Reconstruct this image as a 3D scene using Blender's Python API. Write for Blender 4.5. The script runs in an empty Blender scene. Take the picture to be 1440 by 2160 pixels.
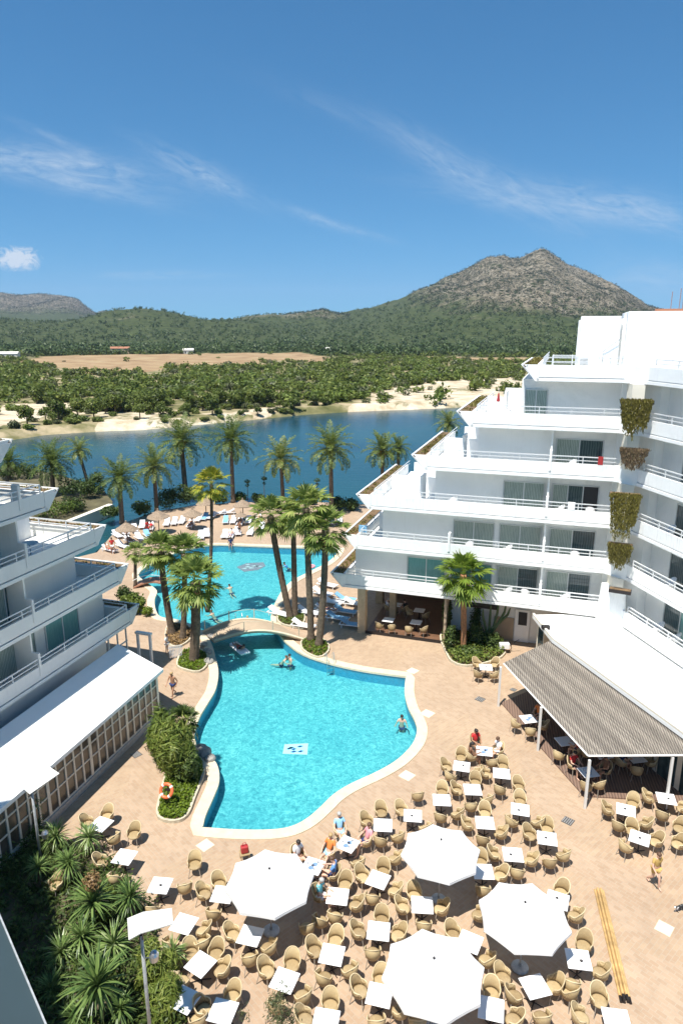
import bpy, bmesh, math, random
import numpy as np
from mathutils import Vector, Matrix, geometry
R = math.radians
S = bpy.context.scene
COL = S.collection

# ------------------------------------------------------------------ camera
CAM_H, FPX = 22.0, 1450.0
PITCH = math.atan(385 / FPX)
cd = bpy.data.cameras.new('camera'); cam = bpy.data.objects.new('camera', cd); COL.objects.link(cam)
cd.sensor_fit = 'VERTICAL'; cd.sensor_height = 36; cd.lens = 36 * FPX / 2160
cd.clip_start = 0.1; cd.clip_end = 30000
cam.location = (0, 0, CAM_H); cam.rotation_euler = (math.pi / 2 - PITCH, 0, 0)
S.camera = cam
# ------------------------------------------------------------------ exposure
S.view_settings.view_transform = 'Standard'; S.view_settings.look = 'None'
S.view_settings.exposure = 0.64; S.view_settings.gamma = 1.0
# ------------------------------------------------------------------ sun
SUNV = Vector((0.24, 0.34, -1.0)).normalized()      # way the light travels
sd = bpy.data.lights.new('sun', 'SUN'); so = bpy.data.objects.new('sun', sd); COL.objects.link(so)
sd.energy = 5.0; sd.angle = R(0.53); sd.color = (1, 0.965, 0.90)
so.rotation_euler = SUNV.to_track_quat('-Z', 'Y').to_euler()
SUN_EL = math.asin(-SUNV.z); SUN_AZ = math.atan2(-SUNV.x, -SUNV.y)

# ------------------------------------------------------------------ node helpers
def nd(t, typ, **k):
    n = t.nodes.new(typ)
    for a, b in k.items():
        if a == 'inp':
            for i, v in b.items(): n.inputs[i].default_value = v
        else: setattr(n, a, b)
    return n
def lk(t, a, ao, b, bi): t.links.new(a.outputs[ao], b.inputs[bi])
def ramp(t, stops, interp='LINEAR'):
    n = t.nodes.new('ShaderNodeValToRGB'); e = n.color_ramp.elements; n.color_ramp.interpolation = interp
    while len(e) < len(stops): e.new(0.5)
    for i, (p, c) in enumerate(stops):
        e[i].position = p; e[i].color = c if len(c) == 4 else (*c, 1)
    return n
def math_(t, op, a, b=None, clamp=False):
    n = t.nodes.new('ShaderNodeMath'); n.operation = op; n.use_clamp = clamp
    for i, v in enumerate((a, b)):
        if v is None: continue
        if isinstance(v, (int, float)): n.inputs[i].default_value = v
        else: t.links.new(v, n.inputs[i])
    return n.outputs[0]
# ------------------------------------------------------------------ world
W = bpy.data.worlds.new('World'); S.world = W; W.use_nodes = True
t = W.node_tree; t.nodes.clear()
out = nd(t, 'ShaderNodeOutputWorld'); bg = nd(t, 'ShaderNodeBackground', inp={1: 0.080})
sky = nd(t, 'ShaderNodeTexSky', sky_type='NISHITA', sun_disc=False, sun_elevation=SUN_EL, sun_rotation=SUN_AZ % (2 * math.pi),
         altitude=60, air_density=1.0, dust_density=0.35, ozone_density=2.2)
tc = nd(t, 'ShaderNodeTexCoord'); sp = nd(t, 'ShaderNodeSeparateXYZ'); lk(t, tc, 'Generated', sp, 0)
cv = nd(t, 'ShaderNodeCombineXYZ'); t.links.new(sp.outputs[0], cv.inputs[0]); t.links.new(sp.outputs[1], cv.inputs[1])
t.links.new(math_(t, 'ADD', math_(t, 'MULTIPLY', math_(t, 'MAXIMUM', sp.outputs[2], 0.0), 0.95), 0.075), cv.inputs[2])
nrm = nd(t, 'ShaderNodeVectorMath', operation='NORMALIZE'); lk(t, cv, 0, nrm, 0); lk(t, nrm, 0, sky, 0)
hs = nd(t, 'ShaderNodeMix', data_type='RGBA', blend_type='MULTIPLY', inp={0: 1.0}); lk(t, sky, 0, hs, 6); hs.inputs[7].default_value = (0.30, 0.80, 1.04, 1)
gx = math_(t, 'DIVIDE', sp.outputs[0], sp.outputs[1]); gz = math_(t, 'DIVIDE', sp.outputs[2], sp.outputs[1])
front = math_(t, 'GREATER_THAN', sp.outputs[1], 0.05)
def streak(cx, cz, ang, lx, lz, scale, seed, strength, thr=0.5):
    """a wisp of cirrus around azimuth cx, height cz (tangents), drawn out along ang"""
    ca, sa = math.cos(ang), math.sin(ang)
    dx = math_(t, 'SUBTRACT', gx, cx); dz = math_(t, 'SUBTRACT', gz, cz)
    u = math_(t, 'ADD', math_(t, 'MULTIPLY', dx, ca), math_(t, 'MULTIPLY', dz, sa))
    v = math_(t, 'SUBTRACT', math_(t, 'MULTIPLY', dz, ca), math_(t, 'MULTIPLY', dx, sa))
    q = math_(t, 'ADD', math_(t, 'POWER', math_(t, 'ABSOLUTE', math_(t, 'DIVIDE', u, lx)), 2.0), math_(t, 'POWER', math_(t, 'ABSOLUTE', math_(t, 'DIVIDE', v, lz)), 2.0))
    m = math_(t, 'POWER', 2.718, math_(t, 'MULTIPLY', q, -1.4))
    cb = nd(t, 'ShaderNodeCombineXYZ'); t.links.new(math_(t, 'MULTIPLY', u, scale[0]), cb.inputs[0]); t.links.new(math_(t, 'MULTIPLY', v, scale[1]), cb.inputs[1]); cb.inputs[2].default_value = seed
    no = nd(t, 'ShaderNodeTexNoise', inp={'Scale': 1.0, 'Detail': 9.0, 'Roughness': 0.66, 'Distortion': 1.1}); lk(t, cb, 0, no, 0)
    f = math_(t, 'MULTIPLY', math_(t, 'SUBTRACT', no.outputs[0], thr - 0.18), 2.6, True)
    return math_(t, 'MULTIPLY', math_(t, 'MULTIPLY', m, f), strength)
acc = None
def gxy(px, py):
    v = (py - 1080) / 1450; ry = math.cos(PITCH) - v * math.sin(PITCH); return (px - 720) / 1450 / ry, (-math.sin(PITCH) - v * math.cos(PITCH)) / ry
for px, py, an, lx, lz, sc, sd_, st_, in [(120, 352, -8, .17, .020, (10, 70), 1.0, .62), (60, 338, -4, .12, .012, (10, 80), 12.0, .5), (180, 395, -12, .13, .010, (9, 80), 14.0, .38), (430, 368, -24, .085, .013, (14, 85), 4.0, .55), (130, 298, -22, .07, .006, (14, 90), 24.0, .3),
          (930, 340, -32, .09, .016, (14, 80), 7.0, .34), (1060, 400, -24, .15, .020, (10, 75), 17.0, .42), (1330, 440, -10, .15, .018, (10, 70), 9.0, .62), (1190, 440, -8, .20, .012, (9, 80), 19.0, .38),
          (670, 462, -18, .05, .006, (20, 110), 11.0, .42), (760, 490, -14, .06, .005, (20, 110), 13.0, .25), (1400, 590, -3, .10, .022, (8, 40), 31.0, .35), (330, 580, 0, .10, .005, (10, 90), 16.0, .35), (720, 235, -20, .12, .012, (8, 50), 26.0, .12)]:
    c_ = gxy(px, py); a = (c_[0], c_[1], R(an), lx, lz * 1.25, (sc[0] * 1.9, sc[1] * 1.15), sd_, st_ * .85, .52)
    s_ = streak(*a); acc = s_ if acc is None else math_(t, 'ADD', acc, s_, True)
# one small cumulus low on the left
c_ = gxy(38, 546); cm = streak(c_[0], c_[1], 0.0, 0.040, 0.018, (42, 60), 3.3, 2.4, 0.5)
cum = math_(t, 'MULTIPLY', math_(t, 'SUBTRACT', cm, 0.30), 1.5, True)
acc = math_(t, 'MULTIPLY', math_(t, 'ADD', acc, cum, True), front)
mx = nd(t, 'ShaderNodeMix', data_type='RGBA'); t.links.new(acc, mx.inputs[0]); lk(t, hs, 2, mx, 6); mx.inputs[7].default_value = (5.6, 6.4, 7.2, 1)
lk(t, mx, 2, bg, 0); lk(t, bg, 0, out, 0)

# ------------------------------------------------------------------ pixel -> ground helper (survey of the photograph)
_c, _s = math.cos(PITCH), math.sin(PITCH)
def ray(px, py):
    x = (px - 720) / FPX; v = (py - 1080) / FPX
    return (x, _c - v * _s, -_s - v * _c)
def G(px, py, z=0.0):
    r = ray(px, py); k = (z - CAM_H) / r[2]
    return Vector((r[0] * k, r[1] * k, z))
def atY(px, py, Y):
    r = ray(px, py); k = Y / r[1]
    return Vector((r[0] * k, Y, CAM_H + r[2] * k))
def proj(x, y, z):
    dz = z - CAM_H; d = y * _c - dz * _s; u = y * _s + dz * _c
    return 720 + FPX * x / d, 1080 - FPX * u / d

# ------------------------------------------------------------------ object helpers
def tag(o, label=None, cat=None, group=None, kind=None):
    if label: o['label'] = label
    if cat: o['category'] = cat
    if group: o['group'] = group
    if kind: o['kind'] = kind
    return o
def empty(name, loc=(0, 0, 0), rz=0.0, label=None, cat=None, group=None):
    o = bpy.data.objects.new(name, None); COL.objects.link(o)
    o.location = loc; o.rotation_euler = (0, 0, rz); o.empty_display_size = 0.2
    return tag(o, label, cat, group)
def link(name, me, mat=None, parent=None, loc=(0, 0, 0), rz=0.0):
    o = bpy.data.objects.new(name, me); COL.objects.link(o)
    if mat is not None and not me.materials: me.materials.append(mat)
    o.location = loc; o.rotation_euler = (0, 0, rz)
    if parent is not None: o.parent = parent
    return o
def copy_tree(o, parent=None):
    c = o.copy(); COL.objects.link(c)
    if parent is not None: c.parent = parent
    for ch in list(o.children): copy_tree(ch, c)
    return c
class MB:
    def __init__(s): s.v = []; s.f = []; s.M = Matrix.Identity(4)
    def add(s, vs, fs):
        b = len(s.v); s.v += [tuple(s.M @ Vector(p)) for p in vs]; s.f += [tuple(b + i for i in f) for f in fs]; return s
    def box(s, x0, x1, y0, y1, z0, z1):
        return s.add([(x0, y0, z0), (x1, y0, z0), (x1, y1, z0), (x0, y1, z0), (x0, y0, z1), (x1, y0, z1), (x1, y1, z1), (x0, y1, z1)],
                     [(0, 3, 2, 1), (4, 5, 6, 7), (0, 1, 5, 4), (1, 2, 6, 5), (2, 3, 7, 6), (3, 0, 4, 7)])
    def bar(s, p, q, r0, r1=None, n=6):
        p, q = Vector(p), Vector(q); r1 = r0 if r1 is None else r1
        d = (q - p).normalized(); a = d.orthogonal().normalized(); b = d.cross(a)
        vs = []
        for c, r in ((p, r0), (q, r1)):
            for i in range(n):
                an = 2 * math.pi * (i + 0.5) / n; vs.append(c + a * math.cos(an) * r + b * math.sin(an) * r)
        return s.add(vs, [(i, (i + 1) % n, n + (i + 1) % n, n + i) for i in range(n)] + [tuple(range(n))[::-1], tuple(range(n, 2 * n))])
    def tube(s, pts, rs, n=8, cap=True):
        pts = [Vector(p) for p in pts]; vs = []; fs = []; up = None
        for i, p in enumerate(pts):
            d = (pts[min(i + 1, len(pts) - 1)] - pts[max(i - 1, 0)]).normalized()
            a = d.orthogonal().normalized() if up is None else (up - d * up.dot(d)).normalized()
            up = a; b = d.cross(a); r = rs[i] if hasattr(rs, '__len__') else rs
            for k in range(n):
                an = 2 * math.pi * k / n; vs.append(p + a * math.cos(an) * r + b * math.sin(an) * r)
        for i in range(len(pts) - 1):
            for k in range(n): fs.append((i * n + k, i * n + (k + 1) % n, (i + 1) * n + (k + 1) % n, (i + 1) * n + k))
        if cap: fs += [tuple(range(n))[::-1], tuple(range((len(pts) - 1) * n, len(pts) * n))]
        return s.add(vs, fs)
    def lathe(s, prof, n=16, cx=0, cy=0, rot=0):
        vs = []; fs = []
        for r, z in prof:
            for k in range(n):
                a = 2 * math.pi * k / n + rot; vs.append((cx + r * math.cos(a), cy + r * math.sin(a), z))
        for i in range(len(prof) - 1):
            for k in range(n): fs.append((i * n + k, i * n + (k + 1) % n, (i + 1) * n + (k + 1) % n, (i + 1) * n + k))
        return s.add(vs, fs)
    def ball(s, c, r, n=10, m=6):
        c = Vector(c); rr = (r, r, r) if not hasattr(r, '__len__') else r
        vs = []; fs = []
        for i in range(m + 1):
            th = math.pi * i / m
            for k in range(n):
                a = 2 * math.pi * k / n; vs.append((c.x + rr[0] * math.sin(th) * math.cos(a), c.y + rr[1] * math.sin(th) * math.sin(a), c.z + rr[2] * math.cos(th)))
        for i in range(m):
            for k in range(n): fs.append((i * n + k, (i + 1) * n + k, (i + 1) * n + (k + 1) % n, i * n + (k + 1) % n))
        return s.add(vs, fs)
    def prism(s, poly, z0, z1):
        n = len(poly); vs = [(p[0], p[1], z0) for p in poly] + [(p[0], p[1], z1) for p in poly]
        tri = geometry.tessellate_polygon([[Vector((p[0], p[1], 0)) for p in poly]])
        fs = [(i, (i + 1) % n, n + (i + 1) % n, n + i) for i in range(n)]
        return s.add(vs, fs + [tuple(a) for a in tri] + [tuple(n + i for i in a) for a in tri])
    def extr(s, prof, y0, y1):
        """profile in (x,z) pushed along y"""
        n = len(prof); vs = [(p[0], y0, p[1]) for p in prof] + [(p[0], y1, p[1]) for p in prof]
        tri = geometry.tessellate_polygon([[Vector((p[0], p[1], 0)) for p in prof]])
        return s.add(vs, [(i, (i + 1) % n, n + (i + 1) % n, n + i) for i in range(n)] + [tuple(a) for a in tri] + [tuple(n + i for i in a) for a in tri])
    def mesh(s, name, smooth=False, fix=True):
        me = bpy.data.meshes.new(name); me.from_pydata(s.v, [], s.f)
        if fix:
            bm = bmesh.new(); bm.from_mesh(me); bmesh.ops.recalc_face_normals(bm, faces=bm.faces)
            if len(bm.verts) and max(v.co.z for v in bm.verts) - min(v.co.z for v in bm.verts) < 1e-4:
                for f in bm.faces:
                    if f.normal.z < 0: f.normal_flip()
            bm.to_mesh(me); bm.free()
        if smooth: me.shade_smooth() if hasattr(me, 'shade_smooth') else None
        return me
    def build(s, name, mat, parent=None, smooth=False, loc=(0, 0, 0), rz=0.0, bevel=0):
        o = link(name, s.mesh(name, smooth), mat, parent, loc, rz)
        if bevel:
            b = o.modifiers.new('Bevel', 'BEVEL'); b.width = bevel; b.segments = 2; b.limit_method = 'ANGLE'
        return o
def quads_mesh(name, V):
    """V: (n,4,3) array of loose quads"""
    n = len(V); me = bpy.data.meshes.new(name)
    me.vertices.add(n * 4); me.vertices.foreach_set('co', V.reshape(-1).astype(np.float32))
    me.loops.add(n * 4); me.loops.foreach_set('vertex_index', np.arange(n * 4, dtype=np.int32))
    me.polygons.add(n); me.polygons.foreach_set('loop_start', np.arange(0, n * 4, 4, dtype=np.int32))
    try: me.polygons.foreach_set('loop_total', np.full(n, 4, dtype=np.int32))
    except Exception: pass
    me.update(calc_edges=True); return me
def leaf_quads(rng, lumps, n, size, flat=0.0, fill=0.55, aspect=0.6):
    """n leaf-sized quads spread through the outer part of ellipsoid lumps"""
    L = np.array(lumps, float); w = (L[:, 3] * L[:, 4] * L[:, 5]) ** (2 / 3); idx = rng.choice(len(L), n, p=w / w.sum())
    d = rng.normal(size=(n, 3)); d /= np.linalg.norm(d, axis=1)[:, None]
    r = (fill + (1 - fill) * rng.random(n)) * (1 + 0.16 * rng.normal(size=n) * (rng.random(n) < 0.5))
    P = L[idx, :3] + d * r[:, None] * L[idx, 3:6]
    nr = d + rng.normal(size=(n, 3)) * 0.6; nr[:, 2] += 0.25 + flat; nr /= np.linalg.norm(nr, axis=1)[:, None]
    a = np.cross(nr, rng.normal(size=(n, 3))); a /= np.linalg.norm(a, axis=1)[:, None] + 1e-9
    b = np.cross(nr, a); s = size * (0.6 + 0.8 * rng.random(n))[:, None]
    a = a * s; b = b * s * aspect
    return np.stack([P - a, P - b * 0.9 - a * 0.1, P + a, P + b * 0.9 + a * 0.1], 1)
def spline(pts, k=6):
    o = []; n = len(pts)
    for i in range(n):
        p0, p1, p2, p3 = (Vector(pts[(i + j) % n]) for j in (-1, 0, 1, 2))
        for q in range(k):
            u = q / k
            o.append(0.5 * ((2 * p1) + (p2 - p0) * u + (2 * p0 - 5 * p1 + 4 * p2 - p3) * u * u + (3 * p1 - p0 - 3 * p2 + p3) * u ** 3))
    return o
def offset_poly(P, d):
    n = len(P); o = []
    A = sum(P[i].x * P[(i + 1) % n].y - P[(i + 1) % n].x * P[i].y for i in range(n)); sg = 1 if A > 0 else -1
    for i in range(n):
        e = (P[(i + 1) % n] - P[i - 1]); nn = Vector((e.y, -e.x, 0)).normalized() * sg; o.append(P[i] + nn * d)
    return o
def inside(x, y, poly):
    c = False; n = len(poly)
    for i in range(n):
        a, b = poly[i], poly[i - 1]
        if (a[1] > y) != (b[1] > y) and x < (b[0] - a[0]) * (y - a[1]) / (b[1] - a[1]) + a[0]: c = not c
    return c

# ------------------------------------------------------------------ materials
def mat(name, col, rough=0.6, metal=0.0, var=0.0, vscale=3.0, bump=0.0, bscale=30.0, spec=0.5, coords='Object', dirt=None, dscale=0.6):
    m = bpy.data.materials.new(name); m.use_nodes = True; t = m.node_tree; p = t.nodes['Principled BSDF']
    p.inputs['Base Color'].default_value = (*col, 1); p.inputs['Roughness'].default_value = rough; p.inputs['Metallic'].default_value = metal
    p.inputs['Specular IOR Level'].default_value = spec
    tc = nd(t, 'ShaderNodeTexCoord')
    if var or dirt:
        no = nd(t, 'ShaderNodeTexNoise', inp={'Scale': vscale, 'Detail': 6.0, 'Roughness': 0.6}); lk(t, tc, coords, no, 0)
        r = ramp(t, [(0.3, tuple(c * (1 - var) for c in col)), (0.7, tuple(min(1, c * (1 + var)) for c in col))]); lk(t, no, 0, r, 0)
        last = r.outputs[0]
        if dirt:
            n2 = nd(t, 'ShaderNodeTexNoise', inp={'Scale': dscale, 'Detail': 8.0, 'Roughness': 0.7, 'Distortion': 0.4}); lk(t, tc, coords, n2, 0)
            r2 = ramp(t, [(0.52, (0, 0, 0)), (0.78, (1, 1, 1))]); lk(t, n2, 0, r2, 0)
            mxx = nd(t, 'ShaderNodeMix', data_type='RGBA'); t.links.new(math_(t, 'MULTIPLY', r2.outputs[0], 0.55), mxx.inputs[0]); t.links.new(last, mxx.inputs[6]); mxx.inputs[7].default_value = (*dirt, 1)
            last = mxx.outputs[2]
        t.links.new(last, p.inputs['Base Color'])
    if bump:
        nb = nd(t, 'ShaderNodeTexNoise', inp={'Scale': bscale, 'Detail': 5.0}); lk(t, tc, coords, nb, 0)
        b = nd(t, 'ShaderNodeBump', inp={'Strength': bump, 'Distance': 0.05}); lk(t, nb, 0, b, 'Height'); lk(t, b, 0, p, 'Normal')
    return m
def leafmat(name, c0, c1, c2=None, rough=0.5, trans=0.3):
    m = bpy.data.materials.new(name); m.use_nodes = True; t = m.node_tree; p = t.nodes['Principled BSDF']; o = t.nodes['Material Output']
    ge = nd(t, 'ShaderNodeNewGeometry'); oi = nd(t, 'ShaderNodeObjectInfo')
    v = math_(t, 'ADD', math_(t, 'MULTIPLY', ge.outputs['Random Per Island'], 0.65), math_(t, 'MULTIPLY', oi.outputs['Random'], 0.35))
    r = ramp(t, [(0.1, c0), (0.75, c1), (1.0, c2 or c1)]); t.links.new(v, r.inputs[0])
    lk(t, r, 0, p, 'Base Color'); p.inputs['Roughness'].default_value = rough; p.inputs['Specular IOR Level'].default_value = 0.3
    tr = nd(t, 'ShaderNodeBsdfTranslucent'); lk(t, r, 0, tr, 0); ms = nd(t, 'ShaderNodeMixShader', inp={0: trans})
    lk(t, p, 0, ms, 1); lk(t, tr, 0, ms, 2); lk(t, ms, 0, o, 0)
    return m
M = {}
M['white'] = mat('white_render', (0.88, 0.88, 0.86), 0.7, var=0.03, vscale=0.8, bump=0.15, bscale=25, dirt=(0.66, 0.66, 0.62), dscale=0.35)
def streaks(m, strength=0.5, col=(0.50, 0.49, 0.45)):
    """rain streaks and patched paint running down a rendered wall"""
    t = m.node_tree; p = t.nodes['Principled BSDF']; src = p.inputs['Base Color'].links[0].from_socket
    tc = nd(t, 'ShaderNodeTexCoord'); mp = nd(t, 'ShaderNodeMapping'); mp.inputs['Scale'].default_value = (3.2, 3.2, 0.30); lk(t, tc, 'Object', mp, 0)
    no = nd(t, 'ShaderNodeTexNoise', inp={'Scale': 1.6, 'Detail': 6.0, 'Roughness': 0.75}); lk(t, mp, 0, no, 0)
    big = nd(t, 'ShaderNodeTexNoise', inp={'Scale': 0.25, 'Detail': 3.0}); lk(t, tc, 'Object', big, 0)
    f = math_(t, 'MULTIPLY', math_(t, 'MULTIPLY', math_(t, 'SUBTRACT', no.outputs[0], 0.52), 3.5, True), math_(t, 'MULTIPLY', math_(t, 'SUBTRACT', big.outputs[0], 0.35), 3.0, True))
    mx = nd(t, 'ShaderNodeMix', data_type='RGBA'); t.links.new(math_(t, 'MULTIPLY', f, strength), mx.inputs[0]); t.links.new(src, mx.inputs[6]); mx.inputs[7].default_value = (*col, 1)
    lk(t, mx, 2, p, 'Base Color')
streaks(M['white'], .75, (0.42, 0.41, 0.37))
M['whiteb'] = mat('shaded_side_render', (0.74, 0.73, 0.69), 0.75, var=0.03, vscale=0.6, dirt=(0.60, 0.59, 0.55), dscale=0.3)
M['wall'] = mat('greyish_white_wall', (0.83, 0.83, 0.80), 0.75, var=0.04, vscale=0.5, dirt=(0.48, 0.50, 0.48), dscale=0.3)
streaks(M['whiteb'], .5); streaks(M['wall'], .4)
M['cream'] = mat('cream_render', (0.78, 0.72, 0.60), 0.7, var=0.05, vscale=1.0)
M['roofw'] = mat('white_roof_coating', (0.86, 0.86, 0.84), 0.6, var=0.02, vscale=0.7, dirt=(0.74, 0.73, 0.69), dscale=0.5)
M['rail'] = mat('white_rail_paint', (0.66, 0.67, 0.67), 0.4)
M['frame'] = mat('window_frame_paint', (0.55, 0.57, 0.56), 0.45)
M['framew'] = mat('cream_timber_frame', (0.72, 0.66, 0.55), 0.5, var=0.1, vscale=4)
M['dark'] = mat('dark_gap', (0.02, 0.02, 0.022), 0.6)
M['soil'] = mat('planter_soil', (0.16, 0.10, 0.05), 0.95, var=0.4, vscale=4, bump=0.6, bscale=18)
M['tan'] = mat('tan_stone', (0.50, 0.38, 0.24), 0.8, var=0.15, vscale=3)
M['brownfloor'] = mat('brown_tile_floor', (0.16, 0.085, 0.05), 0.35, var=0.2, vscale=2)
M['beigewall'] = mat('beige_wall', (0.42, 0.32, 0.22), 0.8, var=0.08, vscale=1.5)
M['metal'] = mat('brushed_steel', (0.55, 0.56, 0.57), 0.3, metal=0.9)
M['pole'] = mat('galvanised_pole', (0.42, 0.43, 0.43), 0.5, metal=0.3, var=0.25, vscale=6)
M['postw'] = mat('pergola_post_paint', (0.70, 0.68, 0.64), 0.5)
M['trunk'] = mat('palm_trunk', (0.13, 0.095, 0.065), 0.95, var=0.45, vscale=5, bump=1.0, bscale=14)
M['trunko'] = mat('orange_fibre_trunk', (0.36, 0.17, 0.08), 0.95, var=0.35, vscale=6, bump=1.0, bscale=16)
M['bark'] = mat('bark', (0.12, 0.08, 0.05), 0.9, var=0.3, vscale=5)
M['phoenix'] = leafmat('date_palm_leaf', (0.06, 0.10, 0.022), (0.20, 0.25, 0.06), (0.44, 0.41, 0.15), trans=.4)
M['fan'] = leafmat('fan_palm_leaf', (0.08, 0.13, 0.03), (0.26, 0.33, 0.075), (0.50, 0.50, 0.18), trans=0.4)
M['fanb'] = leafmat('bright_fan_palm_leaf', (0.07, 0.13, 0.015), (0.20, 0.28, 0.035), (0.36, 0.36, 0.08), trans=0.35)
M['fanor'] = leafmat('drying_fan_leaf', (0.14, 0.20, 0.02), (0.42, 0.40, 0.05), (0.62, 0.30, 0.05))
M['dead'] = leafmat('dead_palm_leaf', (0.14, 0.08, 0.035), (0.30, 0.19, 0.08), (0.40, 0.28, 0.13), trans=0.1)
M['dates'] = leafmat('orange_dates', (0.45, 0.16, 0.02), (0.62, 0.28, 0.04), (0.7, 0.33, 0.05), trans=0.0)
M['shrub'] = leafmat('dark_shrub_leaf', (0.025, 0.045, 0.013), (0.095, 0.14, 0.032), (0.20, 0.24, 0.06))
M['shrubl'] = leafmat('light_shrub_leaf', (0.06, 0.10, 0.016), (0.18, 0.23, 0.04), (0.33, 0.35, 0.09))
M['yellowg'] = leafmat('yellow_green_cover', (0.06, 0.10, 0.01), (0.17, 0.24, 0.02), (0.34, 0.38, 0.05))
M['maquis'] = leafmat('pine_scrub_leaf', (0.05, 0.075, 0.015), (0.16, 0.20, 0.035), (0.28, 0.29, 0.07), trans=0.35)
M['tamarisk'] = leafmat('grey_green_scrub', (0.06, 0.07, 0.03), (0.13, 0.145, 0.06), (0.20, 0.19, 0.10), trans=0.2)
M['forest'] = leafmat('far_pine_leaf', (0.035, 0.06, 0.018), (0.095, 0.135, 0.038), (0.16, 0.19, 0.06), trans=0.2)
M['hillbush'] = leafmat('hill_bush_leaf', (0.015, 0.024, 0.007), (0.045, 0.058, 0.017), (0.07, 0.085, 0.03), trans=0.1)
M['yucca'] = leafmat('yucca_leaf', (0.05, 0.10, 0.025), (0.22, 0.31, 0.09), (0.52, 0.56, 0.32), rough=0.35, trans=0.25)
M['trail'] = leafmat('trailing_plant', (0.07, 0.06, 0.012), (0.20, 0.175, 0.035), (0.32, 0.28, 0.07), trans=0.15)
M['trailr'] = leafmat('trailing_plant_reddish', (0.09, 0.05, 0.035), (0.20, 0.15, 0.08), (0.22, 0.22, 0.09), trans=0.15)
M['cactus'] = mat('cactus_skin', (0.06, 0.10, 0.035), 0.6, var=0.25, vscale=8)
M['thatch'] = mat('dry_thatch', (0.30, 0.22, 0.15), 0.95, var=0.45, vscale=9, bump=1.0, bscale=22)
M['plastic'] = mat('white_plastic', (0.80, 0.80, 0.80), 0.35)
M['plasticb'] = mat('blue_cushion', (0.20, 0.42, 0.62), 0.7)
M['canvas'] = mat('white_canvas', (0.80, 0.79, 0.77), 0.8, bump=0.1, bscale=60)
M['tabletop'] = mat('white_table_top', (0.82, 0.82, 0.82), 0.35)
M['darkm'] = mat('dark_metal', (0.035, 0.03, 0.03), 0.4, metal=0.5)
M['legm'] = mat('chair_leg_metal', (0.36, 0.32, 0.27), 0.45, metal=0.3)
M['reflector'] = mat('reflector_panel', (0.62, 0.61, 0.58), 0.5, var=.06)
M['bamboo'] = mat('yellow_bamboo', (0.50, 0.32, 0.13), 0.5, var=0.4, vscale=3)
M['orange'] = mat('orange_ring_plastic', (0.85, 0.16, 0.06), 0.4, var=0.1)
M['redp'] = mat('red_plastic', (0.38, 0.03, 0.03), 0.5)
M['rock'] = mat('grey_rock', (0.30, 0.28, 0.25), 0.9, var=0.4, vscale=3, bump=1.0, bscale=8)
M['drain'] = mat('drain_grate', (0.10, 0.09, 0.08), 0.6)
M['tilew'] = mat('pale_access_cover', (0.60, 0.56, 0.46), 0.6, var=.1)
M['stone'] = mat('stone_edging', (0.52, 0.46, 0.34), 0.85, var=0.2, vscale=5, bump=0.5, bscale=12)
M['umbpole'] = mat('umbrella_pole', (0.62, 0.60, 0.56), 0.5)
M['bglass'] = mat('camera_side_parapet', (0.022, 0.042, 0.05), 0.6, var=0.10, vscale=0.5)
M['villa'] = mat('villa_wall', (0.70, 0.66, 0.58), 0.8)
M['tileroof'] = mat('clay_roof', (0.35, 0.15, 0.08), 0.8)

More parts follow.
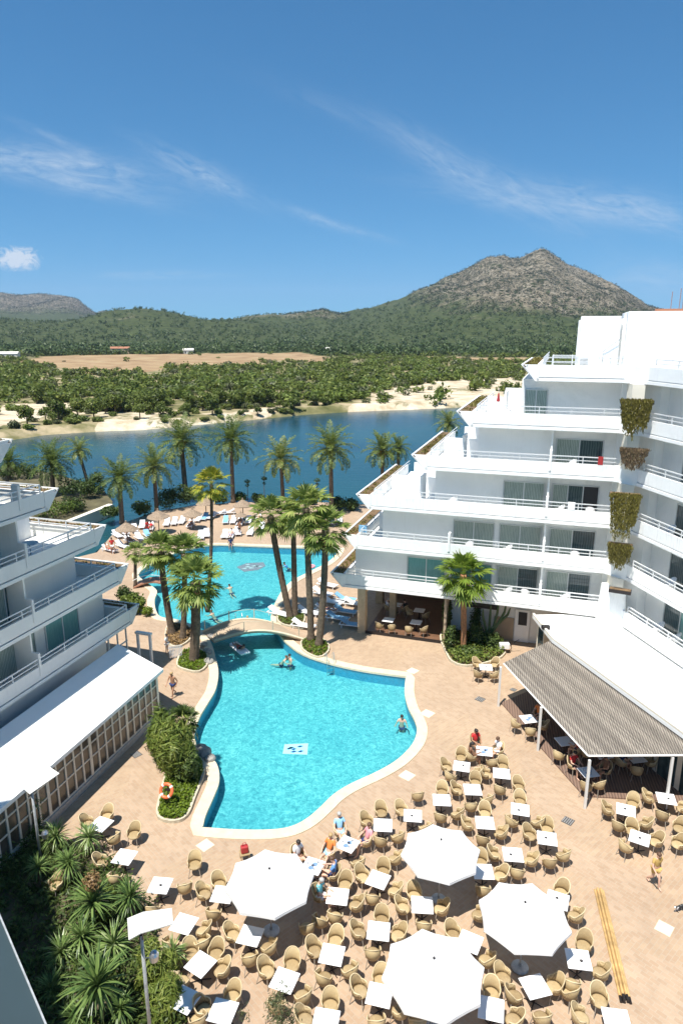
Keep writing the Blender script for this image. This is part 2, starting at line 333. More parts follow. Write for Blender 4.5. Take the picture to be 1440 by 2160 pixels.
def paving_mat():
    m = bpy.data.materials.new('peach_paving'); m.use_nodes = True; t = m.node_tree; p = t.nodes['Principled BSDF']
    tc = nd(t, 'ShaderNodeTexCoord'); mp = nd(t, 'ShaderNodeMapping'); mp.inputs['Rotation'].default_value = (0, 0, R(48)); lk(t, tc, 'Object', mp, 0)
    br = nd(t, 'ShaderNodeTexBrick', inp={'Scale': 1.0, 'Mortar Size': 0.012, 'Mortar Smooth': 0.3, 'Brick Width': 0.34, 'Row Height': 0.17, 'Bias': 0.1,
            'Color1': (0.49, 0.345, 0.225, 1), 'Color2': (0.57, 0.42, 0.29, 1), 'Mortar': (0.53, 0.44, 0.33, 1)}); lk(t, mp, 0, br, 0)
    mp2 = nd(t, 'ShaderNodeMapping'); mp2.inputs['Rotation'].default_value = (0, 0, R(-42)); lk(t, tc, 'Object', mp2, 0)
    br2 = nd(t, 'ShaderNodeTexBrick', inp={'Scale': 1.0, 'Mortar Size': 0.012, 'Mortar Smooth': 0.3, 'Brick Width': 0.34, 'Row Height': 0.17, 'Bias': -0.1,
            'Color1': (0.51, 0.36, 0.235, 1), 'Color2': (0.58, 0.43, 0.285, 1), 'Mortar': (0.53, 0.44, 0.33, 1)}); lk(t, mp2, 0, br2, 0)
    vo = nd(t, 'ShaderNodeTexVoronoi', inp={'Scale': 0.35}); lk(t, tc, 'Object', vo, 0)
    sel = math_(t, 'GREATER_THAN', vo.outputs['Color'], 0.5)
    a = nd(t, 'ShaderNodeMix', data_type='RGBA'); t.links.new(sel, a.inputs[0]); lk(t, br, 0, a, 6); lk(t, br2, 0, a, 7)
    no = nd(t, 'ShaderNodeTexNoise', inp={'Scale': 0.25, 'Detail': 7.0, 'Roughness': 0.65}); lk(t, tc, 'Object', no, 0)
    r = ramp(t, [(0.35, (0.70, 0.68, 0.67)), (0.68, (0.835, 0.82, 0.81))]); lk(t, no, 0, r, 0)
    b = nd(t, 'ShaderNodeMix', data_type='RGBA', blend_type='MULTIPLY', inp={0: 1.0}); lk(t, a, 2, b, 6); lk(t, r, 0, b, 7)
    n3 = nd(t, 'ShaderNodeTexNoise', inp={'Scale': 2.2, 'Detail': 6.0, 'Roughness': 0.75}); lk(t, tc, 'Object', n3, 0)
    r3 = ramp(t, [(0.3, (0.86, 0.84, 0.82)), (0.5, (0.97, 0.96, 0.95)), (0.75, (1.03, 1.0, 0.98))]); lk(t, n3, 0, r3, 0)
    c = nd(t, 'ShaderNodeMix', data_type='RGBA', blend_type='MULTIPLY', inp={0: 1.0}); lk(t, b, 2, c, 6); lk(t, r3, 0, c, 7)
    lk(t, c, 2, p, 'Base Color'); p.inputs['Roughness'].default_value = 0.7
    bu = nd(t, 'ShaderNodeBump', inp={'Strength': 0.3, 'Distance': 0.01}); lk(t, br, 1, bu, 'Height'); lk(t, bu, 0, p, 'Normal')
    return m
M['paving'] = paving_mat()
M['coping'] = mat('pale_coping_stone', (0.62, 0.53, 0.38), 0.7, var=0.10, vscale=2.5, bump=0.3, bscale=14, dirt=(0.62, 0.49, 0.33), dscale=0.8)

def rattan_mat(name, c0, c1):
    m = bpy.data.materials.new(name); m.use_nodes = True; t = m.node_tree; p = t.nodes['Principled BSDF']
    tc = nd(t, 'ShaderNodeTexCoord'); oi = nd(t, 'ShaderNodeObjectInfo')
    w = nd(t, 'ShaderNodeTexWave', inp={'Scale': 14.0, 'Distortion': 3.0, 'Detail': 2.0}); lk(t, tc, 'Object', w, 0)
    w2 = nd(t, 'ShaderNodeTexNoise', inp={'Scale': 9.0, 'Detail': 4.0}); lk(t, tc, 'Object', w2, 0)
    f = math_(t, 'ADD', math_(t, 'MULTIPLY', w.outputs[1], 0.35), math_(t, 'ADD', math_(t, 'MULTIPLY', w2.outputs[0], 0.35), math_(t, 'MULTIPLY', oi.outputs['Random'], 0.35)))
    r = ramp(t, [(0.15, c0), (0.85, c1)]); t.links.new(f, r.inputs[0]); lk(t, r, 0, p, 'Base Color'); p.inputs['Roughness'].default_value = 0.55
    b = nd(t, 'ShaderNodeBump', inp={'Strength': 0.5, 'Distance': 0.01}); lk(t, w, 1, b, 'Height'); lk(t, b, 0, p, 'Normal')
    return m
M['rattan'] = rattan_mat('woven_rattan', (0.20, 0.13, 0.06), (0.56, 0.43, 0.235))
M['rattanrim'] = rattan_mat('rattan_rim', (0.46, 0.35, 0.19), (0.72, 0.58, 0.36))

def stripes_mat(name, c0, c1, scale, rot=0.0, dist=1.5, var=0.25, bump=0.6, rough=0.8):
    m = bpy.data.materials.new(name); m.use_nodes = True; t = m.node_tree; p = t.nodes['Principled BSDF']
    tc = nd(t, 'ShaderNodeTexCoord'); mp = nd(t, 'ShaderNodeMapping'); mp.inputs['Rotation'].default_value = (0, 0, rot); lk(t, tc, 'Object', mp, 0)
    w = nd(t, 'ShaderNodeTexWave', bands_direction='X', inp={'Scale': scale, 'Distortion': dist, 'Detail': 4.0, 'Detail Scale': 1.5}); lk(t, mp, 0, w, 0)
    mp3 = nd(t, 'ShaderNodeMapping'); mp3.inputs['Scale'].default_value = (7, 0.5, 1); mp3.inputs['Rotation'].default_value = (0, 0, rot); lk(t, tc, 'Object', mp3, 0)
    no = nd(t, 'ShaderNodeTexNoise', inp={'Scale': 1.6, 'Detail': 7.0, 'Roughness': 0.7}); lk(t, mp3, 0, no, 0)
    f = math_(t, 'ADD', math_(t, 'MULTIPLY', w.outputs[1], 0.45), math_(t, 'MULTIPLY', no.outputs[0], 0.75))
    r = ramp(t, [(0.25, c0), (0.85, c1)]); t.links.new(f, r.inputs[0]); lk(t, r, 0, p, 'Base Color'); p.inputs['Roughness'].default_value = rough
    b = nd(t, 'ShaderNodeBump', inp={'Strength': bump, 'Distance': 0.03}); lk(t, w, 1, b, 'Height'); lk(t, b, 0, p, 'Normal')
    return m
M['reed'] = stripes_mat('weathered_reed', (0.075, 0.065, 0.055), (0.34, 0.30, 0.255), 2.9, R(11), 0.9, bump=1.0)
t = M['reed'].node_tree; p = t.nodes['Principled BSDF']; src = p.inputs['Base Color'].links[0].from_socket; ge = nd(t, 'ShaderNodeNewGeometry')
rr_ = ramp(t, [(0.0, (0.70, 0.68, 0.66)), (1.0, (1.22, 1.20, 1.16))]); lk(t, ge, 'Random Per Island', rr_, 0); mm_ = nd(t, 'ShaderNodeMix', data_type='RGBA', blend_type='MULTIPLY', inp={0: 1.0}); t.links.new(src, mm_.inputs[6]); lk(t, rr_, 0, mm_, 7); lk(t, mm_, 2, p, 'Base Color')
M['deck'] = stripes_mat('brown_deck_boards', (0.10, 0.06, 0.045), (0.24, 0.155, 0.11), 2.2, R(11), 0.6)
M['curtain'] = stripes_mat('net_curtain_behind_glass', (0.14, 0.19, 0.17), (0.38, 0.44, 0.39), 3.0, 0.0, 2.5, bump=0.0, rough=0.12)
M['curtaind'] = stripes_mat('dark_glass', (0.02, 0.04, 0.045), (0.07, 0.11, 0.12), 2.0, 0.0, 2.5, bump=0.0, rough=0.08)
M['curtaint'] = stripes_mat('teal_curtain_behind_glass', (0.06, 0.19, 0.19), (0.18, 0.36, 0.34), 4.0, 0.0, 2.0, bump=0.0, rough=0.12)

def pool_water_mat():
    m = bpy.data.materials.new('pool_water'); m.use_nodes = True; t = m.node_tree; o = t.nodes['Material Output']; t.nodes.remove(t.nodes['Principled BSDF'])
    tc = nd(t, 'ShaderNodeTexCoord')
    n1 = nd(t, 'ShaderNodeTexNoise', inp={'Scale': 2.3, 'Detail': 3.0, 'Roughness': 0.55, 'Distortion': 1.3}); lk(t, tc, 'Object', n1, 0)
    n2 = nd(t, 'ShaderNodeTexNoise', inp={'Scale': 6.0, 'Detail': 2.0, 'Distortion': 0.6}); lk(t, tc, 'Object', n2, 0)
    h = math_(t, 'ADD', n1.outputs[0], math_(t, 'MULTIPLY', n2.outputs[0], 0.35))
    b = nd(t, 'ShaderNodeBump', inp={'Strength': 1.0, 'Distance': 0.07}); t.links.new(h, b.inputs['Height'])
    gl = nd(t, 'ShaderNodeBsdfGlossy', inp={'Roughness': 0.06}); lk(t, b, 0, gl, 'Normal')
    rf = nd(t, 'ShaderNodeBsdfTransparent', inp={0: (0.62, 0.93, 0.945, 1)})
    fr = nd(t, 'ShaderNodeFresnel', inp={0: 1.33})
    ms = nd(t, 'ShaderNodeMixShader'); lk(t, fr, 0, ms, 0); lk(t, rf, 0, ms, 1); lk(t, gl, 0, ms, 2); lk(t, ms, 0, o, 0)
    return m
M['poolwater'] = pool_water_mat()
def pool_ripple_floor_mat():
    m = bpy.data.materials.new('pool_floor_painted_ripples'); m.use_nodes = True; t = m.node_tree; p = t.nodes['Principled BSDF']
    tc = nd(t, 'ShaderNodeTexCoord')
    vo = nd(t, 'ShaderNodeTexNoise', inp={'Scale': 4.2, 'Detail': 3.0, 'Roughness': 0.6, 'Distortion': 1.2}); lk(t, tc, 'Object', vo, 0)  # noise puts the light and dark of water ripples into the floor colour
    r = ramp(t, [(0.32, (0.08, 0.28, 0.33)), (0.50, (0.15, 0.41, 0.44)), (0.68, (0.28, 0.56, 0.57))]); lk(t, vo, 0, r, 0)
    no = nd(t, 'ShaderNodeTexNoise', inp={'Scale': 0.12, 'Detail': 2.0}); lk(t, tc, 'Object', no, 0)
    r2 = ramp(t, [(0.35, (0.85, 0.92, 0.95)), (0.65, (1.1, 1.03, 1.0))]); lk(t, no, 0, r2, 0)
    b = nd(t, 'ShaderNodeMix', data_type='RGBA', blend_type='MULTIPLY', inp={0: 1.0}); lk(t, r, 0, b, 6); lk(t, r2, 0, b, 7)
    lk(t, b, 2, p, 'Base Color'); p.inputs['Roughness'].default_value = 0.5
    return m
M['ripplefloor'] = pool_ripple_floor_mat()
M['poolwall'] = mat('pool_wall_tile', (0.05, 0.30, 0.46), 0.4, var=0.15, vscale=4)
def lagoon_mat():
    m = bpy.data.materials.new('lagoon_water'); m.use_nodes = True; t = m.node_tree; p = t.nodes['Principled BSDF']
    tc = nd(t, 'ShaderNodeTexCoord'); mp = nd(t, 'ShaderNodeMapping'); mp.inputs['Scale'].default_value = (0.5, 1.0, 1); lk(t, tc, 'Object', mp, 0)
    n0 = nd(t, 'ShaderNodeTexNoise', inp={'Scale': 0.03, 'Detail': 4.0, 'Distortion': 0.5}); lk(t, mp, 0, n0, 0)
    r = ramp(t, [(0.35, (0.008, 0.045, 0.065)), (0.65, (0.016, 0.075, 0.085))]); lk(t, n0, 0, r, 0); lk(t, r, 0, p, 'Base Color')
    p.inputs['Roughness'].default_value = 0.2; p.inputs['Specular IOR Level'].default_value = 0.3
    n1 = nd(t, 'ShaderNodeTexNoise', inp={'Scale': 0.9, 'Detail': 5.0, 'Roughness': 0.6}); lk(t, mp, 0, n1, 0)
    b = nd(t, 'ShaderNodeBump', inp={'Strength': 0.5, 'Distance': 0.12}); lk(t, n1, 0, b, 'Height'); lk(t, b, 0, p, 'Normal')
    return m
M['lagoon'] = lagoon_mat()

# ================================================================== SETTING
RS = np.random.RandomState
def vnoise(x, y, seed=0):
    xi = np.floor(x).astype(np.int64); yi = np.floor(y).astype(np.int64); xf = x - xi; yf = y - yi
    def h(a, b):
        n = (a * 374761393 + b * 668265263 + seed * 144665) & 0x7fffffff
        n = ((n ^ (n >> 13)) * 1274126177) & 0x7fffffff
        return ((n ^ (n >> 16)) & 0xffff) / 65535.0
    u = xf * xf * (3 - 2 * xf); v = yf * yf * (3 - 2 * yf)
    return (h(xi, yi) * (1 - u) + h(xi + 1, yi) * u) * (1 - v) + (h(xi, yi + 1) * (1 - u) + h(xi + 1, yi + 1) * u) * v
def fbm(x, y, o=5, seed=0, g=0.5):
    s = 0; a = 1; tot = 0
    for i in range(o): s = s + a * vnoise(x * 2 ** i + 17.3 * i, y * 2 ** i - 9.1 * i, seed + i); tot += a; a *= g
    return s / tot
BANK = [(-900, 1040), (-200, 950), (0, 930), (100, 915), (230, 907), (300, 905), (430, 893), (545, 883), (640, 873), (760, 866), (870, 862), (960, 858), (1100, 850), (2400, 846)]
bx = np.array([(lambda g: g.x / g.y)(G(*p, -0.6)) for p in BANK]); by = np.array([G(*p, -0.6).y for p in BANK])
def bankY(X, Y): return np.interp(X / Y, bx, by)
def sil(pts, Yk):
    k = np.array([ray(*p)[0] / ray(*p)[1] for p in pts]); z = np.array([atY(p[0], p[1], Yk).z for p in pts]); return k, z
HILLS = [
 (sil([(560, 690), (640, 680), (700, 664), (780, 650), (850, 630), (900, 607), (960, 583), (1000, 560), (1030, 547), (1050, 544), (1075, 548), (1095, 549), (1110, 541), (1128, 535), (1140, 533), (1155, 537), (1175, 550), (1200, 565), (1230, 578), (1260, 588), (1300, 603), (1340, 628), (1365, 645), (1400, 656), (1500, 672), (1700, 688)], 2300), 2300, 800, 900, 1.15, 1.0),
 (sil([(-600, 693), (-100, 680), (0, 674), (60, 678), (120, 681), (170, 674), (200, 666), (225, 657), (250, 654), (300, 651), (350, 657), (390, 666), (430, 676), (480, 676), (530, 680), (600, 690), (700, 700)], 1500), 1500, 950, 500, 1.1, 0.15),
 (sil([(380, 700), (430, 684), (480, 675), (520, 668), (570, 664), (600, 665), (640, 660), (665, 656), (682, 653), (700, 659), (740, 665), (800, 680), (860, 700)], 1900), 1900, 1200, 600, 1.1, 0.55),
 (sil([(-700, 620), (-400, 600), (-100, 614), (0, 617), (30, 621), (60, 623), (100, 622), (140, 625), (165, 634), (185, 650), (205, 662), (260, 668), (350, 690)], 4500), 4500, 2600, 1200, 0.9, 1.0),
 (sil([(100, 700), (180, 668), (215, 655), (240, 658), (262, 652), (300, 662), (400, 690)], 6500), 6500, 5000, 1200, 0.9, 0.9)]
def hill_parts(X, Y):
    k = X / Y; best = np.zeros_like(X); rock = np.zeros_like(X)
    for (kk, zz), Yk, Y0, Wd, pw, rk in HILLS:
        z = np.interp(k, kk, zz, left=0, right=0); z = np.maximum(z, 0)
        u = np.clip((Y - Y0) / (Yk - Y0), 0, 1) ** pw; u = u * u * (3 - 2 * u) * 0.35 + u * 0.65
        d = np.clip((Y - Yk) / Wd, 0, 1); u = np.where(Y > Yk, 1 - d * d, u)
        sc = Yk / 2300
        rg = 1 - 2 * np.abs(fbm(X / (170 * sc), Y / (330 * sc), 4, 5 + int(Yk)) - 0.5)
        near = np.clip(1 - np.abs(Y - Yk) / (0.05 * Yk), 0, 1)
        w = z * u * (1 + 0.30 * (rg - 0.72) * (1 - near)) + z * 0.022 * (fbm(X / 24, Y / 40, 3, 9) - 0.5) * u
        rkv = rk * np.clip((u * z - 34 * sc) / (70 * sc), 0, 1)
        if Yk == 2300: rkv = rkv * np.clip((k - .07) / .16, .08, 1)
        rock = np.where(w > best, rkv, rock); best = np.maximum(best, w)
    return best, rock
def height(X, Y):
    s = Y - bankY(X, Y)
    b = -1.6 + 2.3 * np.clip((s + 1.2) / 5.0, 0, 1) + 0.5 * np.clip(s / 60, 0, 1) * (fbm(X / 14, Y / 14, 3, 3) - 0.3)
    hp, rk = hill_parts(X, Y); return b + hp, rk
SANDTOP = [(-900, 885), (-200, 868), (0, 858), (120, 854), (300, 850), (420, 868), (450, 880), (560, 874), (640, 864), (720, 852), (780, 836), (850, 824), (1000, 816), (1100, 806), (2400, 795)]
sx = np.array([ray(*p)[0] / ray(*p)[1] for p in SANDTOP]); sy = np.array([G(*p).y for p in SANDTOP])
# field of dry grass behind the scrub
FIELD = [G(*p) for p in [(40, 766), (100, 753), (260, 750), (640, 745), (700, 757), (700, 764), (520, 768), (640, 776), (470, 775), (330, 783), (280, 792), (200, 790), (120, 778)]]
SANDS = [[G(*p) for p in q] for q in (
  [(-120, 868), (0, 862), (140, 857), (292, 847), (300, 855), (215, 864), (160, 872), (180, 879), (300, 878), (345, 884), (335, 899), (250, 906), (205, 902), (140, 884), (60, 893), (0, 905), (-160, 915)],
  [(640, 868), (700, 858), (760, 846), (790, 830), (860, 820), (900, 812), (960, 807), (1100, 798), (1500, 795), (1500, 850), (1000, 858), (870, 861), (760, 864)],
  [(480, 872), (560, 864), (600, 868), (540, 876)], [(430, 846), (520, 842), (540, 848), (450, 852)], [(330, 842), (440, 838), (430, 843)])]
FIELD2 = [G(*p) for p in [(840, 752), (1000, 756), (1140, 757), (1140, 765), (1000, 763), (860, 757)]]

def build_terrain():
    nr, nc = 330, 420
    ks = np.linspace(-1.25, 1.05, nc); rr = np.geomspace(0.93, 50, nr)
    K, RR = np.meshgrid(ks, rr); Yb = np.interp(K, bx, by); Y = np.minimum(Yb * RR, 8200 + RR); X = K * Y
    Z, rock = height(X, Y)
    s = Y - bankY(X, Y); st = np.interp(K, sx, sy) - np.interp(K, bx, by)
    n = fbm(X / 9, Y / 16, 4, 31)
    n2 = fbm(X / 22, Y / 30, 4, 63)
    sand = np.clip((7 + 8 * n - s) / 4, 0, 1) * np.clip((n2 - .38) * 8, 0, 1) * (K > -.36) * .9
    wx, wy = (n2 - .5) * 16, (n - .5) * 26
    for P in SANDS:
        mnx, mxx, mny, mxy = min(p.x for p in P) - 9, max(p.x for p in P) + 9, min(p.y for p in P) - 14, max(p.y for p in P) + 14
        for i, j in zip(*np.where((X > mnx) & (X < mxx) & (Y > mny) & (Y < mxy))):
            if inside(X[i, j] + wx[i, j], Y[i, j] + wy[i, j], P): sand[i, j] = .35 + .65 * min(1, max(0, (n[i, j] - .33) * 6))
    field = np.zeros_like(X); wx, wy = (n - .5) * 14, (n2 - .5) * 60
    for P in (FIELD, FIELD2):
        mnx, mxx, mny, mxy = min(p.x for p in P), max(p.x for p in P), min(p.y for p in P), max(p.y for p in P)
        for i, j in zip(*np.where((X > mnx) & (X < mxx) & (Y > mny) & (Y < mxy))):
            if inside(X[i, j] + wx[i, j], Y[i, j] + wy[i, j], P): field[i, j] = 1
    me = bpy.data.meshes.new('terrain'); nv = nr * nc
    me.vertices.add(nv); me.vertices.foreach_set('co', np.stack([X, Y, Z], -1).reshape(-1))
    a = (np.arange(nr - 1)[:, None] * nc + np.arange(nc - 1)[None]).reshape(-1)
    F = np.stack([a, a + 1, a + nc + 1, a + nc], 1); nf = len(F)
    me.loops.add(nf * 4); me.loops.foreach_set('vertex_index', F.reshape(-1).astype(np.int32))
    me.polygons.add(nf); me.polygons.foreach_set('loop_start', np.arange(0, nf * 4, 4, dtype=np.int32))
    me.polygons.foreach_set('use_smooth', np.ones(nf, dtype=bool)); me.update(calc_edges=True)
    ca = me.color_attributes.new('cover', 'FLOAT_COLOR', 'POINT')
    ca.data.foreach_set('color', np.stack([sand, field, rock, np.ones_like(X)], -1).reshape(-1).astype(np.float32))
    m = bpy.data.materials.new('land_cover'); m.use_nodes = True; t = m.node_tree; p = t.nodes['Principled BSDF']
    at = nd(t, 'ShaderNodeVertexColor', layer_name='cover'); sp = nd(t, 'ShaderNodeSeparateColor'); lk(t, at, 0, sp, 0)
    tc = nd(t, 'ShaderNodeTexCoord')
    def noise(sc, det=6, rough=0.6):
        q = nd(t, 'ShaderNodeTexNoise', inp={'Scale': sc, 'Detail': det, 'Roughness': rough}); lk(t, tc, 'Object', q, 0); return q
    def mix(f, a, b, bt='MIX'):
        q = nd(t, 'ShaderNodeMix', data_type='RGBA', blend_type=bt)
        if isinstance(f, (int, float)): q.inputs[0].default_value = f
        else: t.links.new(f, q.inputs[0])
        t.links.new(a, q.inputs[6]); t.links.new(b, q.inputs[7]); return q.outputs[2]
    def rmp(src, stops):
        q = ramp(t, stops); t.links.new(src, q.inputs[0]); return q.outputs[0]
    scrub = rmp(noise(0.12).outputs[0], [(0.3, (0.08, 0.085, 0.03)), (0.47, (0.17, 0.155, 0.07)), (0.62, (0.40, 0.32, 0.20))])
    wood = rmp(noise(0.10, 8, 0.7).outputs[0], [(0.35, (0.022, 0.034, 0.013)), (0.65, (0.075, 0.09, 0.030))])
    gp = nd(t, 'ShaderNodeSeparateXYZ'); lk(t, tc, 'Object', gp, 0)
    far = math_(t, 'MULTIPLY', math_(t, 'SUBTRACT', gp.outputs[1], 450), 1 / 200, True)
    base = mix(far, scrub, wood)
    # rocky slopes dotted with bushes
    rocks = rmp(noise(0.05, 8, 0.7).outputs[0], [(0.3, (0.13, 0.11, 0.07)), (0.5, (0.215, 0.18, 0.125)), (0.68, (0.32, 0.285, 0.22))])
    vo = nd(t, 'ShaderNodeTexVoronoi', inp={'Scale': 0.062, 'Randomness': 1.0}); lk(t, tc, 'Object', vo, 0)
    clump = noise(0.008, 4).outputs[0]
    thr = math_(t, 'MULTIPLY', clump, 0.72)
    dots = math_(t, 'MULTIPLY', math_(t, 'SUBTRACT', thr, vo.outputs['Distance']), 9.0, True)
    vo2 = nd(t, 'ShaderNodeTexVoronoi', inp={'Scale': 0.19}); lk(t, tc, 'Object', vo2, 0)
    dots2 = math_(t, 'MULTIPLY', math_(t, 'SUBTRACT', math_(t, 'MULTIPLY', clump, 0.95), vo2.outputs['Distance']), 9.0, True)
    dt = math_(t, 'MAXIMUM', dots, math_(t, 'MULTIPLY', dots2, 0.7))
    gcol = rmp(noise(0.03).outputs[0], [(0.3, (0.014, 0.022, 0.006)), (0.7, (0.035, 0.045, 0.012))])
    slope = mix(dt, rocks, gcol)
    rockf = math_(t, 'MULTIPLY', math_(t, 'ADD', math_(t, 'SUBTRACT', noise(0.012, 6, 0.65).outputs[0], 0.62), math_(t, 'MULTIPLY', sp.outputs[2], 0.95)), 3.0, True)
    base = mix(rockf, base, slope)
    fld = rmp(noise(0.05, 7, 0.65).outputs[0], [(0.3, (0.20, 0.13, 0.07)), (0.5, (0.32, 0.215, 0.12)), (0.7, (0.38, 0.30, 0.17))])
    base = mix(sp.outputs[1], base, fld)
    snd = rmp(noise(0.16, 8, 0.7).outputs[0], [(0.28, (0.20, 0.15, 0.08)), (0.42, (0.44, 0.35, 0.23)), (0.62, (0.62, 0.54, 0.41))])
    sf = math_(t, 'MULTIPLY', math_(t, 'ADD', math_(t, 'SUBTRACT', noise(0.5, 5, 0.7).outputs[0], 0.5), math_(t, 'SUBTRACT', sp.outputs[0], 0.25)), 4.0, True)
    base = mix(sf, base, snd)
    t.links.new(base, p.inputs['Base Color']); p.inputs['Roughness'].default_value = 0.95; p.inputs['Specular IOR Level'].default_value = 0.1
    bb = nd(t, 'ShaderNodeBump', inp={'Strength': 0.9, 'Distance': 6.0}); t.links.new(math_(t, 'ADD', dt, noise(0.04, 8, 0.7).outputs[0]), bb.inputs['Height'])
    bf = nd(t, 'ShaderNodeMix', data_type='VECTOR'); ge = nd(t, 'ShaderNodeNewGeometry')
    t.links.new(math_(t, 'MULTIPLY', rockf, 1.0), bf.inputs[0]); lk(t, ge, 'Normal', bf, 4); lk(t, bb, 0, bf, 5); lk(t, bf, 1, p, 'Normal')
    return link('hills', me, m)
tag(build_terrain(), 'scrub plain with sandy shore rising to wooded and rocky hills', kind='structure')

# sheet that reaches the horizon, under everything
b = MB(); b.add([(-16000, -200, -6), (16000, -200, -6), (16000, 14000, -6), (-16000, 14000, -6)], [(0, 1, 2, 3)])
tag(b.build('ground', mat('ground_base', (0.08, 0.09, 0.04), 0.95, var=0.2, vscale=0.01)), 'ground under the whole place', kind='structure')
b = MB(); b.add([(-600, 40, -0.9), (-27, 40, -0.9), (-26, 74, -0.9), (600, 74, -0.9), (600, 330, -0.9), (-600, 330, -0.9)], [(0, 1, 2, 5), (2, 3, 4, 5)])
tag(b.build('lagoon_water', M['lagoon']), 'calm blue lagoon between the hotel and the scrub', kind='structure')

# ---- pool outline
POOLPX = [(425, 1748), (431, 1722), (447, 1685), (460, 1650), (457, 1618), (442, 1597), (424, 1583), (411, 1568), (409, 1545), (420, 1512), (438, 1482), (453, 1455), (459, 1420), (453, 1388), (446, 1362),
  (434, 1340), (412, 1322), (372, 1308), (338, 1302), (327, 1286), (325, 1265), (330, 1247), (312, 1232), (292, 1216), (300, 1202), (330, 1184), (372, 1166), (415, 1155), (455, 1149), (520, 1151), (600, 1154), (680, 1156),
  (716, 1158), (708, 1172), (690, 1188), (655, 1206), (620, 1224), (598, 1244), (584, 1268), (575, 1290), (574, 1312), (590, 1338), (606, 1356), (640, 1380), (700, 1400), (770, 1415), (858, 1427), (856, 1440), (855, 1462), (862, 1492), (876, 1520), (881, 1542), (872, 1570), (842, 1602),
  (800, 1628), (740, 1656), (705, 1678), (680, 1702), (650, 1728), (615, 1746), (570, 1753), (500, 1753)]
pool_c = [G(*p) for p in POOLPX]
CORNERS = {0, 32, 46}
def pool_spline():
    o = []; n = len(pool_c)
    for i in range(n):
        j = (i + 1) % n
        p1, p2 = pool_c[i], pool_c[j]; p0 = p1 * 2 - p2 if i in CORNERS else pool_c[i - 1]; p3 = p2 * 2 - p1 if j in CORNERS else pool_c[(j + 1) % n]
        for q in range(4):
            u = q / 4
            o.append(0.5 * ((2 * p1) + (p2 - p0) * u + (2 * p0 - 5 * p1 + 4 * p2 - p3) * u * u + (3 * p1 - p0 - 3 * p2 + p3) * u ** 3))
    return o
POOL = pool_spline()
COPE = offset_poly(POOL, 0.54)
LAND = [(-60, 2), (-60, 62), (-33, 58), G(205, 1165), G(240, 1125), G(262, 1103), G(330, 1078), G(400, 1068), G(480, 1061), G(600, 1057), G(700, 1060), G(780, 1064), (14, 84), (70, 70), (70, 2)]
LAND = [Vector((p[0], p[1], 0)) for p in LAND]
def flat_with_hole(name, outer, hole, z, m):
    loops = [[Vector((p[0], p[1], 0)) for p in outer], [Vector((p[0], p[1], 0)) for p in hole]]
    tri = geometry.tessellate_polygon(loops); vs = [(v.x, v.y, z) for L in loops for v in L]
    me = bpy.data.meshes.new(name); me.from_pydata(vs, [], [tuple(a) for a in tri]); return me, vs
me, _ = flat_with_hole('paving', LAND, offset_poly(POOL, 0.05), 0.0, None)
bm = bmesh.new(); bm.from_mesh(me)
for e in [e for e in bm.edges if e.is_boundary]: pass
bmesh.ops.recalc_face_normals(bm, faces=bm.faces)
for f in bm.faces:
    if f.normal.z < 0: f.normal_flip()
bm.to_mesh(me); bm.free()
tag(link('paving', me, M['paving']), 'peach herringbone tile paving of the pool terrace', kind='structure')
# quay wall round the terrace
b = MB(); n = len(LAND)
for i in range(n):
    a, c = LAND[i], LAND[(i + 1) % n]; b.add([(a.x, a.y, -0.004), (c.x, c.y, -0.004), (c.x, c.y, -3), (a.x, a.y, -3)], [(0, 1, 2, 3)])
tag(b.build('quay_edge', M['stone']), 'stone edge of the terrace against the lagoon', kind='structure')
# coping ring
b = MB(); n = len(POOL); vs = []; inner = offset_poly(POOL, -0.06)
for p, q in zip(inner, COPE): vs += [(p.x, p.y, -0.10), (p.x, p.y, 0.045), (q.x, q.y, 0.045), (q.x, q.y, 0.002)]
fs = []
for i in range(n):
    j = (i + 1) % n
    for k in range(3): fs.append((4 * i + k, 4 * i + k + 1, 4 * j + k + 1, 4 * j + k))
b.add(vs, fs); tag(b.build('pool_coping', M['coping']), 'pale stone coping running round the pool', kind='structure')
# basin
b = MB()
for i in range(n):
    a, c = POOL[i], POOL[(i + 1) % n]; b.add([(a.x, a.y, 0.0), (c.x, c.y, 0.0), (c.x, c.y, -.84), (a.x, a.y, -.84)], [(0, 1, 2, 3)])
tag(b.build('pool_wall', M['poolwall']), 'blue tiled side walls of the pool', kind='structure')
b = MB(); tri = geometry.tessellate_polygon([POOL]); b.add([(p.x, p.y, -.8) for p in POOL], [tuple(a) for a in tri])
tag(b.build('pool_floor', M['ripplefloor']), 'turquoise pool floor with ripple light painted into its colour', kind='structure')
b = MB(); b.add([(p.x, p.y, -0.12) for p in offset_poly(POOL, 0.04)], [tuple(a) for a in tri])
tag(b.build('pool_water', M['poolwater']), 'rippled turquoise pool water', kind='structure')
# ---- spit with garden at the left, causeway
SPIT = [G(*p, 0.3) for p in [(-260, 1020), (40, 985), (120, 1000), (216, 1030), (238, 1058), (236, 1066), (145, 1100), (40, 1150), (-260, 1200)]]
b = MB(); b.prism([(p.x, p.y) for p in SPIT], -3, 0.3)
tag(b.build('garden_bank', mat('garden_soil', (0.10, 0.085, 0.04), 0.95, var=0.4, vscale=0.6)), 'planted bank beside the lagoon', kind='structure')
a, c = G(140, 1100, 0.55), G(234, 1063, 0.55); d = (c - a).normalized(); nn = Vector((-d.y, d.x, 0)) * 0.35
b = MB(); b.prism([(a + nn)[:2], (c + nn)[:2], (c - nn)[:2], (a - nn)[:2]], -2, 0.55)
tag(b.build('garden_wall', M['cream']), 'low cream wall between planted bank and lagoon inlet', 'wall')

